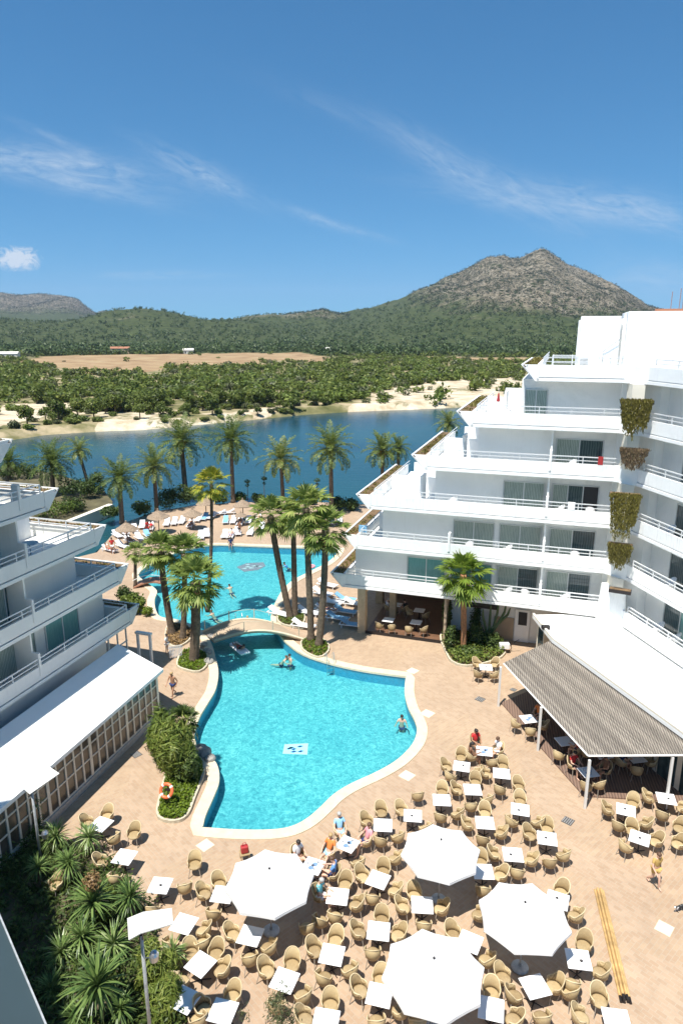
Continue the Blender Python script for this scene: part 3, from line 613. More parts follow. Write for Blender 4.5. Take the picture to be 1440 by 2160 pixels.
# ================================================================== BUILDINGS
def rot2(a): return Matrix.Rotation(a, 4, 'Z')
def window(parent, x0, x1, y, z0, z1, pm, panes=2, open_at=None):
    """sliding window facing -y: frame (part) with its panes (sub-parts)"""
    b = MB(); w = 0.06
    b.box(x0, x1, y - 0.05, y + 0.05, z0, z0 + w).box(x0, x1, y - 0.05, y + 0.05, z1 - w, z1)
    b.box(x0, x0 + w, y - 0.048, y + 0.048, z0 + w, z1 - w).box(x1 - w, x1, y - 0.048, y + 0.048, z0 + w, z1 - w)
    xs = [x0 + w + (x1 - x0 - 2 * w) * i / panes for i in range(panes + 1)]
    for x in xs[1:-1]: b.box(x - 0.035, x + 0.035, y - 0.052, y + 0.045, z0 + w, z1 - w)
    fr = b.build('window', M['frame'], parent)
    for i in range(panes):
        m = M['dark'] if open_at == i else pm[i % len(pm)]
        MB().box(xs[i] + 0.03, xs[i + 1] - 0.03, y - 0.015, y + 0.02, z0 + w, z1 - w).build('pane', m, fr)
    return fr
def planter_plants(rng, x0, x1, y0, y1, z, n, parent, m='trail'):
    L = [((x0 + x1) / 2 + rng.uniform(-.1, .1), y, z, (x1 - x0) * 0.45, 0.5, rng.uniform(.05, .16)) for y in np.arange(y0 + .4, y1, 0.55) if rng.random() < 0.75]
    if not L: return
    o = link('planter_greenery', quads_mesh('greenery', leaf_quads(rng, L, n, 0.07)), M[m], parent); o['kind'] = 'stuff'

def tiers(root, sg, levels, x_end, depth, wm, em, rng, fins=(), floorm='roofw', rails=True):
    """stepped balcony floors. local x = sg*u, y inward. levels: (zb, u_corner, u_wall, windows)"""
    X = lambda u: sg * u
    def bx(b, u0, u1, y0, y1, z0, z1): x = sorted((X(u0), X(u1))); return b.box(x[0], x[1], y0, y1, z0, z1)
    for zb, uc, uw, wins in levels:
        zt = zb + 1.02; fl = zb + 0.24
        b = MB(); bx(b, uc + 1.15, x_end, 0.16, depth, zb + 0.012, fl); bx(b, uc + 1.0, x_end, 0.0, 0.16, zb, zb + 0.20)
        b.build('balcony_slab', M[em], root, bevel=0.012)
        b = MB()
        b.extr([(X(uc + 0.17), zt), (X(uc + 1.1), zb + 0.26), (X(x_end), zb + 0.26), (X(x_end), zt)][::int(sg)], 0.03, 0.155)
        b.build('parapet', M[em], root)
        pf = [(uc, zt), (uc + 0.12, zt), (uc + 0.13, zt - 0.16), (uc + 0.98, zt - 0.16), (uc + 0.99, zt), (uc + 1.14, zt), (uc + 1.14, zb), (uc + 0.93, zb)]
        b = MB(); b.extr([(X(p[0]), p[1]) for p in pf][::int(sg)], 0.0, depth - 1.0)
        pr = b.build('end_planter', M[em], root)
        b = MB(); bx(b, uc + 0.135, uc + 0.975, 0.13, depth - 1.2, zt - 0.155, zt - 0.06); b.build('soil', M['soil'], pr)
        xx = sorted((X(uc + 0.15), X(uc + 0.95))); planter_plants(rng, xx[0], xx[1], 0.2, depth - 1.4, zt - 0.03, 700, pr, 'trail')
        # room block behind
        if uw is not None:
            b = MB(); bx(b, uw, x_end, 1.62, depth, fl, zb + 3.09); b.build('wall', M[wm], root)
            for (u0, u1, h0, h1, kind) in wins:
                x = sorted((X(u0), X(u1)))
                pm = {'c': [M['curtain']], 't': [M['curtaint']], 'd': [M['curtain'], M['curtaind']], 'o': [M['curtain'], M['curtaind']]}[kind]
                window(root, x[0], x[1], 1.58, fl + h0, fl + h1, pm, 3 if kind == 'o' else 2, 2 if kind == 'o' else None)
        if rails:
            b = MB()
            for zz, th in ((zt + 0.20, 0.022), (zt + 0.44, 0.03)):
                bx(b, uc + 1.35, x_end, 0.075 - th, 0.075 + th, zz - th, zz + th)
            xx = sorted((X(uc + 1.35) - 0.022, X(uc + 1.35) + 0.022))
            for zz in (zt + 0.20, zt + 0.44): b.box(xx[0], xx[1], 0.11, depth - 1.5, zz - 0.022, zz + 0.022)
            u = uc + 1.35
            while u < x_end: bx(b, u - 0.028, u + 0.028, 0.045, 0.105, zt - 0.01, zt + 0.45); u += 1.95
            y = 1.8
            while y < depth - 1.5: b.box(xx[0] - 0.006, xx[1] + 0.006, y - 0.028, y + 0.028, zt - 0.03, zt + 0.45); y += 1.95
            b.build('railing', M['rail'], root)
        for (fu, f0, f1, full) in fins:
            if fu < uc + 1.5 or (sg > 0 and zb > 13.5) or (fu < 7 and zb > 7 and sg > 0): continue
            b = MB(); bx(b, fu - 0.08, fu + 0.08, -0.03, 0.42, zb + 0.45, zt + 0.78); b.build('divider', M[em], root, bevel=0.03)
            if full and uw is not None and fu > uw:
                b = MB(); bx(b, fu - 0.06, fu + 0.06, 0.42, 1.60, fl, zb + 3.0); b.build('partition', M[wm], root)

rng = RS(5)
# ---- right-hand wing that faces the camera (wing A)
A0 = (1.47, 47.52); AR = math.atan2(-0.309, 0.951)
wingA = empty('hotel_wing', (A0[0], A0[1], 0), AR, 'white terraced hotel wing across the pool, its stepped ends dropping towards the lagoon', 'hotel')
zb = [3.5 + 3.07 * i for i in range(6)]
wh = (0.12, 2.13)
LV = [(zb[0], -2.45, -0.95, [(3.02, 5.90, *wh, 't'), (6.25, 9.2, *wh, 't'), (9.55, 12.35, *wh, 'd'), (12.85, 15.8, *wh, 'd')]),
      (zb[1], -1.45, 1.12, [(6.3, 9.2, *wh, 'c'), (9.5, 12.35, *wh, 'c'), (12.85, 15.85, *wh, 'd')]),
      (zb[2], -0.48, 4.9, [(9.6, 12.35, *wh, 'c'), (12.8, 15.8, *wh, 'o')]),
      (zb[3], 3.45, 7.75, [(12.8, 15.8, *wh, 'd')]),
      (zb[4], 6.4, 10.4, [(10.6, 12.1, 0.0, 2.2, 'c')]),
      (zb[5], 10.35, None, [])]
tiers(wingA, 1, LV, 16.5, 13.0, 'wall', 'white', rng, fins=[(6.28, 0, 0, False), (12.58, 0, 0, True)])
for (z, uc, uw, _) in LV[:5]:   # white walls across the end terraces
    f = z + 0.24
    if uw > uc + 1.8: MB().box(uc + 1.5, uw, 4.6, 4.75, f, f + 1.35).build('terrace_wall', M['white'], wingA)
    if uw > uc + 2.7: MB().box(uc + 2.4, uw, 8.4, 8.55, f, f + 1.7).build('terrace_wall', M['white'], wingA)
    if uw - uc > 3: MB().box(uw - 1.1, uw - 0.95, 1.64, 3.2, f, f + 2.0).build('terrace_wall', M['white'], wingA)
# roof terrace
b = MB(); b.box(11.5, 30, 0.2, 13, 19.12, 19.16); b.build('roof', M['roofw'], wingA)
ph = MB(); ph.box(13.75, 16.25, 4.4, 8, 19.17, 22.85); ph.build('stair_tower', M['white'], wingA, bevel=0.03)
MB().box(13.62, 13.75, 4.3, 8.1, 19.17, 22.6).build('tower_edge', M['wall'], wingA)
MB().box(16.6, 30, 3.8, 10, 19.17, 23.12).build('lift_tower', M['white'], wingA, bevel=0.03)
MB().box(16.25, 16.6, 5.0, 8, 19.17, 22.7).build('recess_wall', M['wall'], wingA)
b = MB(); b.tube([(15.3, 4.3, 19.2), (15.3, 4.3, 20.6), (16.3, 4.25, 21.4), (16.35, 4.2, 22.3)], 0.03, 6); b.build('pipe', M['pole'], wingA)
b = MB(); b.box(13.9, 14.4, 4.05, 4.35, 19.4, 20.1); b.build('service_box', M['pole'], wingA)
b = MB()
for i in range(9):
    b.box(17.2 + i * 0.9, 17.7 + i * 0.9, 2.4, 2.9, 19.2, 19.55)
b.build('roof_unit', M['darkm'], wingA)
b = MB()
for y in (1.2, 3.2):
    for z in (19.55, 19.95, 20.35): b.box(12.2, 16.0 if y > 2 else 30, y - .025, y + .025, z - .02, z + .02)
for x in np.arange(12.2, 16, 1.2): b.box(x - .03, x + .03, 3.17, 3.23, 19.2, 20.4)
for x in np.arange(12.2, 30, 1.4): b.box(x - .03, x + .03, 1.17, 1.23, 19.2, 20.4)
b.build('roof_railing', M['rail'], wingA)
b = MB()
for x, h in ((19.3, 2.6), (19.8, 3.0), (20.0, 2.2)): b.bar((x, 6, 23.1), (x, 6, 23.1 + h * .5), .02)
b.box(18.3, 20.6, 5, 5.6, 23.12, 23.3); b.build('mast', M['tileroof'], wingA)
# ground floor
b = MB(); b.box(6.3, 17.5, 2.2, 12, 0.0, 3.48); b.build('ground_floor_wall', M['wall'], wingA)
b = MB(); b.box(9.5, 10.9, 2.12, 2.2, 0.0, 1.75); b.build('plinth', M['beigewall'], wingA)
b = MB(); b.box(-0.4, 6.3, 8.5, 12, 0.0, 3.48).box(6.12, 6.3, 0.15, 8.5, 0, 3.48); b.build('cafe_wall', M['beigewall'], wingA)
b = MB(); b.box(0.3, 6.1, 0.1, 8.5, 0.004, 0.03); b.build('cafe_floor', M['brownfloor'], wingA)
MB().box(0.3, 6.1, 0.02, 0.10, 0.0, 0.22).build('sill', M['darkm'], wingA)
for x, y, w in ((0.0, 0.30, .30), (1.55, 3.6, .25), (-0.2, 6.2, .3)): MB().box(x - w, x + w, y - w, y + w, 0, 3.5).build('column', M['tan'], wingA, bevel=0.02)
b = MB(); b.box(7.2, 9.8, 1.2, 1.3, 2.62, 2.70).box(9.7, 9.8, 1.2, 1.3, 2.0, 2.7).box(7.2, 9.8, 1.3, 2.2, 2.66, 2.72); b.build('awning_bar', M['darkm'], wingA)
d = MB(); d.box(10.95, 12.0, 2.05, 2.12, 0.02, 2.5).build('door', M['white'], wingA, bevel=0.02)
MB().box(11.2, 11.8, 2.02, 2.045, 1.35, 2.35).build('pane', M['dark'], d if not isinstance(d, MB) else wingA)
# ---- hub where the wings meet, wing B running towards the camera
B0 = (18.05, 41.2); BR = math.atan2(-0.978, 0.208)
wingB = empty('hotel_wing', (B0[0], B0[1], 0), BR, 'white hotel wing at the right edge with railed balconies above the flat white roof', 'hotel')
wl = []
for k in range(5):
    w = [(1.9, 4.9, *wh, 'd'), (6.0, 9.0, *wh, 'c'), (10.2, 13.2, *wh, 'd')]
    if k == 2: w = [(1.9, 4.4, *wh, 'd'), (5.0, 8.0, *wh, 'o'), (10.2, 13.2, *wh, 'd')]
    wl.append(w)
b_slab = MB(); b_par = MB(); b_rail = MB()
for k in range(6):
    z = zb[k]; zt = z + 1.02
    MB().box(0, 22, 0.16, 13, z + 0.012, z + 0.24).box(0, 22, 0, 0.16, z, z + 0.20).build('balcony_slab', M['white'], wingB, bevel=0.012)
    MB().box(0, 22, 0.03, 0.155, z + 0.26, zt).build('parapet', M['white'], wingB)
    r = MB()
    for zz, th in ((zt + 0.20, 0.022), (zt + 0.44, 0.03)): r.box(0.5, 22, 0.075 - th, 0.075 + th, zz - th, zz + th)
    for u in np.arange(0.5, 22, 1.95): r.box(u - .028, u + .028, .045, .105, zt - .01, zt + .45)
    r.build('railing', M['rail'], wingB)
    if k < 5:
        MB().box(-2.0, 22, 1.62, 12, z + 0.24, z + 3.07).build('wall', M['wall'], wingB)
        for (u0, u1, h0, h1, kd) in wl[k]:
            pm = {'c': [M['curtaind'], M['curtain']], 'd': [M['curtaind'], M['curtaint']], 'o': [M['curtaint'], M['curtaind']]}[kd]
            window(wingB, u0, u1, 1.58, z + 0.24 + h0, z + 0.24 + h1, pm, 3 if kd == 'o' else 2, 2 if kd == 'o' else None)
        for u in (9.6,):
            MB().box(u - .06, u + .06, 0.3, 1.6, z + 0.24, z + 3.0).build('partition', M['wall'], wingB)
MB().box(0, 22, 2.4, 13, 0, 3.49).build('ground_floor_wall', M['wall'], wingB)
MB().box(0, 22, 0.2, 13, 19.12, 19.16).build('roof', M['roofw'], wingB)
MB().box(3, 22, 4.2, 10, 19.17, 23.2).build('roof_block', M['white'], wingB)
# hub corner
hub = empty('hotel_hub', (0, 0, 0), 0, 'white corner tower joining the two wings, hung with brown trailing plants', 'tower')
pA = Vector((A0[0] + 0.951 * 16.5, A0[1] - 0.309 * 16.5)); pB = Vector(B0)
dA = Vector((0.309, 0.951)); dB = Vector((0.978, 0.208))
for k in range(6):
    z = zb[k]; p, q = pA + dA * 0.02, pB + dB * 0.02
    MB().prism([p, q, q + dB * 0.15, p + dA * 0.15], z + 0.0, z + 1.03).build('corner_parapet', M['white'], hub)
    MB().prism([p + dA * .17, q + dB * .17, q + dB * 6, p + dA * 6], z + 0.03, z + 0.22).build('corner_slab', M['white'], hub)
MB().prism([pA + dA * 1.0, pB + dB * 1.0, pB + dB * 8, pA + dA * 8], 0, 19.1).build('core', M['wall'], hub)
for k in range(1, 6):
    z = zb[k]; c = (pA + pB) / 2 + Vector((0.12, -0.12))
    MB().prism([c + Vector((-.36, -.1)), c + Vector((.3, -.34)), c + Vector((.5, .5)), c + Vector((-.3, .8))], z - 2.1, z).build('column', M['cream'], hub)
# sloped white base
c = (pA + pB) / 2
MB().add([(c.x - .9, c.y - .9, 0), (c.x + 1.0, c.y - 1.2, 0), (c.x + 1.0, c.y + .6, 0), (c.x - .9, c.y + .9, 0), (c.x - .55, c.y - .35, 5.9), (c.x + .6, c.y - .5, 5.9), (c.x + .6, c.y + .6, 5.9), (c.x - .5, c.y + .8, 5.9)],
         [(0, 1, 5, 4), (1, 2, 6, 5), (2, 3, 7, 6), (3, 0, 4, 7), (4, 5, 6, 7), (0, 3, 2, 1)]).build('buttress', M['white'], hub, bevel=0.05)
HP = [(18.00, 15.7, 1308, 1380, 1.0, 'trail', 'topmost hanging planter on the corner tower, with a thick brown green curtain of stems'),
      (15.1, 13.75, 1308, 1368, 0.55, 'trailr', 'second hanging planter from the top, with sparse reddish stems'),
      (12.35, 9.3, 1285, 1352, 1.0, 'trail', 'third hanging planter from the top, with the longest curtain of stems'),
      (9.15, 7.55, 1282, 1335, 0.7, 'trail', 'fourth hanging planter from the top, with short bushy stems'),
      (6.15, 5.75, 1284, 1332, 0.0, 'trail', 'lowest empty planter on the white corner tower')]
for zt_, z0_, xa, xb, dens, mm, lab in HP:
    py = proj(18.0, 40.75, zt_)[1]; a = atY(xa, py, 40.9); q = atY(xb, py, 40.3)
    root = empty('hanging_planter', ((a.x + q.x) / 2, 40.65, zt_), math.atan2(q.y - a.y, q.x - a.x), lab, 'planter', 'planters hung on the corner tower')
    w = (q - a).xy.length / 2
    MB().box(-w, w, -0.22, 0.30, -0.22, 0.0).build('trough', M['darkm'], root, bevel=0.02)
    MB().box(-w + .04, w - .04, -0.18, 0.26, 0.002, 0.03).build('soil', M['soil'], root)
    if dens > 0:
        n = int(4200 * dens); r_ = rng; H_ = zt_ - z0_
        ns = 90; sx_ = r_.uniform(-w, w, ns); sl = np.clip(r_.normal(.78, .16, ns), .25, 1.05) * (1 - .30 * np.abs(sx_ / w) ** 2)
        if dens < 0.6: sl = sl * np.where(r_.random(ns) < .35, .3, 1)
        k_ = r_.randint(0, ns, n); x = sx_[k_] + r_.normal(0, .03, n); tt = r_.random(n); z = 0.06 - tt * H_ * sl[k_]; dd = (.30 * r_.random(ns))[k_] + r_.uniform(0, .04, n)
        xx = x * (1 - 0.22 * tt) + r_.normal(0, .02, n); y = -0.24 - dd * (1 - .4 * tt) + (0.12 * (tt < .05))
        P = np.stack([xx, y, z], 1); s_ = r_.uniform(.035, .075, n)[:, None]
        A_ = np.stack([r_.normal(0, .35, n), r_.normal(0, .3, n), -np.ones(n)], 1); Bv = np.stack([np.ones(n), r_.normal(0, .6, n), r_.normal(0, .2, n)], 1)
        V = np.stack([P - A_ * s_ * 1.6, P - Bv * s_ * .4, P + A_ * s_ * 1.6, P + Bv * s_ * .4], 1)
        link('foliage', quads_mesh('foliage', V), M[mm], root)

# ---- left building
LO = (-25.7 * 0.951, 25.7 * 0.309); LR = math.atan2(0.951, 0.309)
left = empty('hotel_wing', (LO[0], LO[1], 0), LR, 'shaded white hotel wing at the left edge with stepped railed balconies', 'hotel')
LVL = [(zb[0], -36.1, -34.5, [(-32.05, -29.2, *wh, 't'), (-28.4, -25.4, *wh, 'c')]),
       (zb[1], -35.3, -32.3, [(-28.1, -25.2, *wh, 'd'), (-24.5, -21.6, *wh, 'c')]),
       (zb[2], -33.45, -27.9, [(-24.5, -21.6, *wh, 'd')]),
       (zb[3], -29.75, -24.6, []),
       (zb[4], -26.95, -21.0, [])]
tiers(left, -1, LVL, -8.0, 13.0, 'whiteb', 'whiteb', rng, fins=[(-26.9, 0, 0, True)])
for (z, uc, uw, _) in LVL:
    f = z + 0.24; x = sorted((-(uc + 1.4), -(uw)))
    if x[1] - x[0] > 1.2: MB().box(x[0], x[1], 4.4, 4.55, f, f + 1.3).build('terrace_wall', M['white'], left)
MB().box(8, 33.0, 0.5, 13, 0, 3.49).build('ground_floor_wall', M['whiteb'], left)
MB().box(33.0, 34.4, 1.7, 13, 0, 3.49).build('lobby_wall', M['beigewall'], left)
b = MB()
for x in (33.1, 34.0, 34.9): b.box(x - .04, x + .04, 0.35, 0.43, 0, 3.4)
b.box(33.1, 35.0, 0.36, 0.42, 0, .12).box(33.1, 35.0, 0.36, 0.42, 2.3, 2.38)
b.build('glazing_frame', M['frame'], left)
b = MB(); b.box(36.1, 36.25, -.6, -0.45, 0, 2.3).box(36.1, 36.25, .35, .5, 0, 2.3).box(36.05, 36.3, -.65, .55, 2.3, 2.45); b.build('entrance_portal', M['white'], left)
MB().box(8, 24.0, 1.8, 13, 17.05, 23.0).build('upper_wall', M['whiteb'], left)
# ---- low pavilion in front of the left building
PV = [G(345, 1415, 2.85), G(250, 1362, 2.85), G(0, 1545, 2.85), G(115, 1615, 2.85)]
pd_ = (PV[0] - PV[3]).normalized(); near = PV[3] - pd_ * 8.0; nearL = PV[2] - pd_ * 8.6
pav = empty('pavilion', (PV[0].x, PV[0].y, 0), math.atan2(-pd_.y, -pd_.x), 'low glazed dining pavilion with flat blinding white roof beside the left building', 'pavilion')
inv = pav.matrix_basis.copy(); inv = (Matrix.Translation(pav.location) @ rot2(pav.rotation_euler.z)).inverted()
loc = [inv @ Vector((p.x, p.y, 0)) for p in (PV[0], PV[1], nearL, near)]
Lp = (PV[0] - near).length
# local x runs towards the camera along the eaves, y<0 is the building side
b = MB(); sgn = 1 if loc[1].y > 0 else -1
b.prism([p.xy for p in loc], 2.78, 2.98); b.build('roof', M['roofw'], pav, bevel=0.015)
ed = sgn * 0.30
b = MB(); post = MB(); x = 0.35; i = 0
while x < Lp:
    w = 0.05 if i % 5 else 0.09
    b.box(x - w, x + w, min(ed - .05, ed + .05), max(ed - .05, ed + .05), 0.35, 2.78); x += 0.62; i += 1
for z in (0.38, 1.35, 2.1, 2.73): b.box(0.3, Lp, ed - .035, ed + .035, z - .035, z + .035)
b.build('glazing_frame', M['framew'], pav)
MB().box(0.25, Lp, min(ed - .12, ed + .12), max(ed - .12, ed + .12), 0, 0.34).build('plinth', M['pole'], pav)
g = MB(); g.box(0.3, Lp, ed + sgn * .012 - .008, ed + sgn * .012 + .008, 0.38, 2.72)
gm = mat('pavilion_glass', (0.10, 0.085, 0.065), 0.12, var=0.5, vscale=0.8); g.build('glass', gm, pav)
b = MB(); 
for k in range(5): y = sgn * (0.5 + k * 0.75); b.box(0.25, 0.33, y - .04, y + .04, 0.3, 2.78)
b.box(0.25, 0.33, min(sgn * .3, sgn * 3.6), max(sgn * .3, sgn * 3.6), 0.3, 0.38).box(0.25, 0.33, min(sgn * .3, sgn * 3.6), max(sgn * .3, sgn * 3.6), 1.4, 1.46)
b.build('end_frame', M['framew'], pav)
MB().box(0.36, 0.38, min(sgn * .35, sgn * 3.6), max(sgn * .35, sgn * 3.6), 0, 2.76).build('end_wall', gm, pav)

# ---- right-hand low restaurant with flat white roof
q = [G(1122, 1298, 3.3), G(1163, 1350, 3.3), G(1440, 1552, 3.3)]
dr = (q[2] - q[1]).normalized(); far = q[0]; nr_ = q[1] + dr * 26
rest = empty('restaurant', (q[1].x, q[1].y, 0), 0, 'long low restaurant with a flat white roof below the right wing', 'restaurant')
o_ = Vector((q[1].x, q[1].y, 0)); E2 = Vector((0.978, 0.208, 0))
poly = [far, q[1], nr_, nr_ + E2 * 9, Vector((18.3, 40.9, 0)) + E2 * 0.6, Vector((18.2, 42.3, 0)), Vector((16.5, 43.3, 0))]
MB().prism([(p - o_).xy for p in poly], 3.12, 3.34).build('roof', M['roofw'], rest, bevel=0.02)
b = MB(); e = [(p - o_) for p in poly[:3]]
for a, c in ((e[0], e[1]), (e[1], e[2])):
    dd = (c - a).normalized(); nn = Vector((-dd.y, dd.x, 0)) * 0.14
    b.prism([a.xy, c.xy, (c + nn).xy, (a + nn).xy], 3.345, 3.46)
b.build('roof_edge', M['cream'], rest)
wallp = [poly[0] + Vector((.35, -.2, 0)), poly[1] + Vector((.35, 0, 0)), nr_ + Vector((.35, 0, 0)), nr_ + E2 * 8, Vector((18.5, 41, 0)), Vector((17, 42.5, 0))]
MB().prism([(p - o_).xy for p in wallp], 0, 3.115).build('wall', M['cream'], rest)
a, c = wallp[0] - o_, wallp[1] - o_; dd = (c - a).normalized(); Lw = (c - a).length; nn = Vector((dd.y, -dd.x, 0))
nn = nn if nn.x < 0 else -nn
for i in range(3):
    s0 = a + dd * (0.3 + i * (Lw - .4) / 3) + nn * 0.03; s1 = a + dd * (0.3 + (i + .82) * (Lw - .4) / 3) + nn * 0.03
    MB().prism([s0.xy, s1.xy, (s1 - nn * .06).xy, (s0 - nn * .06).xy], 0.1, 2.8).build('door', M['curtaind'] if i != 1 else M['beigewall'], rest)
a, c = wallp[1] - o_, wallp[2] - o_; dd = (c - a).normalized(); Lw = (c - a).length; nn = Vector((-abs(dd.y), -abs(dd.x), 0)).normalized()
for i in range(int(Lw / 1.5)):
    s0 = a + dd * (0.2 + i * 1.5) + nn * 0.03; s1 = s0 + dd * 1.15
    MB().prism([s0.xy, s1.xy, (s1 - nn * .06).xy, (s0 - nn * .06).xy], 0.1, 2.7).build('glass_door', M['curtaind'], rest)
b = MB(); p_ = G(1150, 1322, 3.5) - o_; b.box(p_.x - .25, p_.x + .25, p_.y - .15, p_.y + .15, 3.35, 3.6); b.build('floodlight', M['darkm'], rest, bevel=.02)
# awning strip above the far corner
# ---- pergola
pg = [G(1062, 1398, 2.70), G(1240, 1592, 2.70), G(1440, 1602, 2.70), G(1163, 1350, 3.08), G(1440, 1553, 3.08)]
nd_ = (pg[2] - pg[1]).normalized(); far_in = pg[3]; near_in = pg[2] + nd_ * 0.6; near_in.z = 3.05
di = (pg[4] - pg[3]).normalized()
# inner near corner where inner edge meets the near edge
def isect(p, d, q, e):
    det = d.x * -e.y + e.x * d.y; tt = ((q.x - p.x) * -e.y + e.x * (q.y - p.y)) / det; return p + d * tt
ni = isect(pg[1], nd_, pg[3], di); ni.z = 3.05
perg = empty('pergola', (pg[1].x, pg[1].y, 0), 0, 'large reed roofed pergola on thin white posts over the dining deck', 'pergola')
o_ = Vector((pg[1].x, pg[1].y, 0)); C4 = [pg[0] - o_, pg[1] - o_, ni - o_, far_in - o_]
n_ = 46; b = MB()
for i in range(n_):      # reed mats laid as long strips from the outer to the inner edge
    for (u0, u1) in ((i / n_, (i + 0.93) / n_),):
        a0 = C4[0].lerp(C4[3], u0); a1 = C4[0].lerp(C4[3], u1); b0 = C4[1].lerp(C4[2], u0); b1 = C4[1].lerp(C4[2], u1)
        z = 0.012 * (i % 3)
        b.add([a0 + Vector((0, 0, z)), b0 + Vector((0, 0, z)), b1 + Vector((0, 0, z)), a1 + Vector((0, 0, z)), a0 + Vector((0, 0, z - .03)), b0 + Vector((0, 0, z - .03)), b1 + Vector((0, 0, z - .03)), a1 + Vector((0, 0, z - .03))],
              [(0, 1, 2, 3), (7, 6, 5, 4), (0, 4, 5, 1), (1, 5, 6, 2), (2, 6, 7, 3), (3, 7, 4, 0)])
rf = b.build('reed_roof', M['reed'], perg)
bd = MB()
for (s_, e_) in ((0, 1), (1, 2), (3, 0), (2, 3)):
    bd.bar(C4[s_] - Vector((0, 0, .06)), C4[e_] - Vector((0, 0, .06)), 0.055, n=4)
for i in range(1, 6):
    bd.bar(C4[0].lerp(C4[1], i / 6) - Vector((0, 0, .09)), C4[3].lerp(C4[2], i / 6) - Vector((0, 0, .09)), 0.035, n=4)
bd.build('beam', M['postw'], perg)
for px, py in ((1050, 1490), (1133, 1583), (1232, 1705)):
    g_ = G(px, py) - o_; MB().box(g_.x - .055, g_.x + .055, g_.y - .055, g_.y + .055, 0, 2.62).build('post', M['postw'], perg)
g_ = (C4[1].lerp(C4[2], 0.72)); MB().box(g_.x - .055, g_.x + .055, g_.y - .05, g_.y + .06, 0, 2.8).build('post', M['postw'], perg)
# deck
dk = [G(1056, 1484), G(1230, 1681), G(1300, 1690), G(1440, 1694), G(1560, 1700)]
pl = [dk[0], dk[1], dk[3], dk[4], dk[4] + Vector((0, 4, 0)), G(1163, 1425) + Vector((1.3, 0.2, 0))]
b = MB(); b.prism([p.xy for p in pl], 0.004, 0.07)
tag(b.build('dining_deck', M['deck']), 'brown boarded deck under the reed pergola', kind='structure')
# terrace building on the camera's own side (its parapet shows at the lower left corner)
e0, e1 = G(0, 1925, 12), G(100, 2160, 12); dd = (e1 - e0).normalized(); nn = Vector((-dd.y, dd.x, 0)); nn = nn if nn.x < 0 else -nn
own = empty('hotel_terrace', (e0.x, e0.y, 0), 0, 'grey blue balcony parapet of the near building in the lower left corner', 'hotel')
p0 = -dd * 1.6; p1 = dd * 7
MB().prism([p0.xy, p1.xy, (p1 + nn * 4.2).xy, (p0 + nn * 4.2).xy], 11.2, 11.95).build('parapet_top', M['bglass'], own)
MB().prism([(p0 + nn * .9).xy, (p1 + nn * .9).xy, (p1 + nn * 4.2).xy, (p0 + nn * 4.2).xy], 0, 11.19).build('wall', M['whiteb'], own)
MB().prism([(p0 + nn * .0).xy, (p1 + nn * .0).xy, (p1 + nn * .025).xy, (p0 + nn * .025).xy], 11.955, 11.99).build('rail', M['pole'], own)
MB().prism([(-19.5, 16.6), (-15.2, 8.4), (-11.2, .4), (-15, -14), (-34, -10), (-34, 12)], 0, 27).build('tower_wall', M['whiteb'], own, loc=(-e0.x, -e0.y, 0))

# ================================================================== TREES AND PLANTS
prs = RS(11)
def pinnate_frond(rng, L, droop, up, az, npair=28, ll=0.46, w=0.042):
    """one feather leaf starting at the origin: list of quads"""
    Q = []; ca, sa = math.cos(az), math.sin(az)
    pts = []
    n = npair; el = up; p = np.array([0., 0.]);
    for i in range(n + 1):
        pts.append(p.copy()); p = p + np.array([math.cos(el), math.sin(el)]) * L / n; el -= droop / n * (0.5 + 1.2 * i / n)
    P = np.array([[q[0] * ca, q[0] * sa, q[1]] for q in pts]); side = np.array([-sa, ca, 0.])
    for i in range(n):
        d = P[i + 1] - P[i]; d /= np.linalg.norm(d); nrm = np.cross(side, d)
        Q.append([P[i] - side * .022, P[i] + side * .022, P[i + 1] + side * .018, P[i + 1] - side * .018])
        if i < 2: continue
        f = i / n; l = ll * (math.sin(math.pi * min(1, f * 0.9 + 0.12)) ** 0.6 + .1)
        for s in (-1, 1):
            dirv = side * s * 0.82 + d * 0.55 + nrm * (rng.uniform(-.45, .25)); dirv /= np.linalg.norm(dirv)
            wv = np.cross(dirv, nrm); wv = wv / (np.linalg.norm(wv) + 1e-9) * w
            a = P[i] + d * rng.uniform(0, .05); tip = a + dirv * l + np.array([0, 0, -0.10 * l])
            m_ = a + dirv * l * .45
            Q.append([a - wv * .5, m_ + wv, tip, m_ - wv])
    return Q
def feather_crown(rng, n, L, ll=0.5):
    Q = []
    for i in range(n):
        f = i / n; up = R(82) - R(115) * f ** 0.9 + rng.uniform(-.12, .12); az = i * 2.39996 + rng.uniform(-.2, .2)
        Q += pinnate_frond(rng, L * rng.uniform(.85, 1.1), R(75) * (0.55 + f * .55), up, az, 28, ll)
    return np.array(Q)
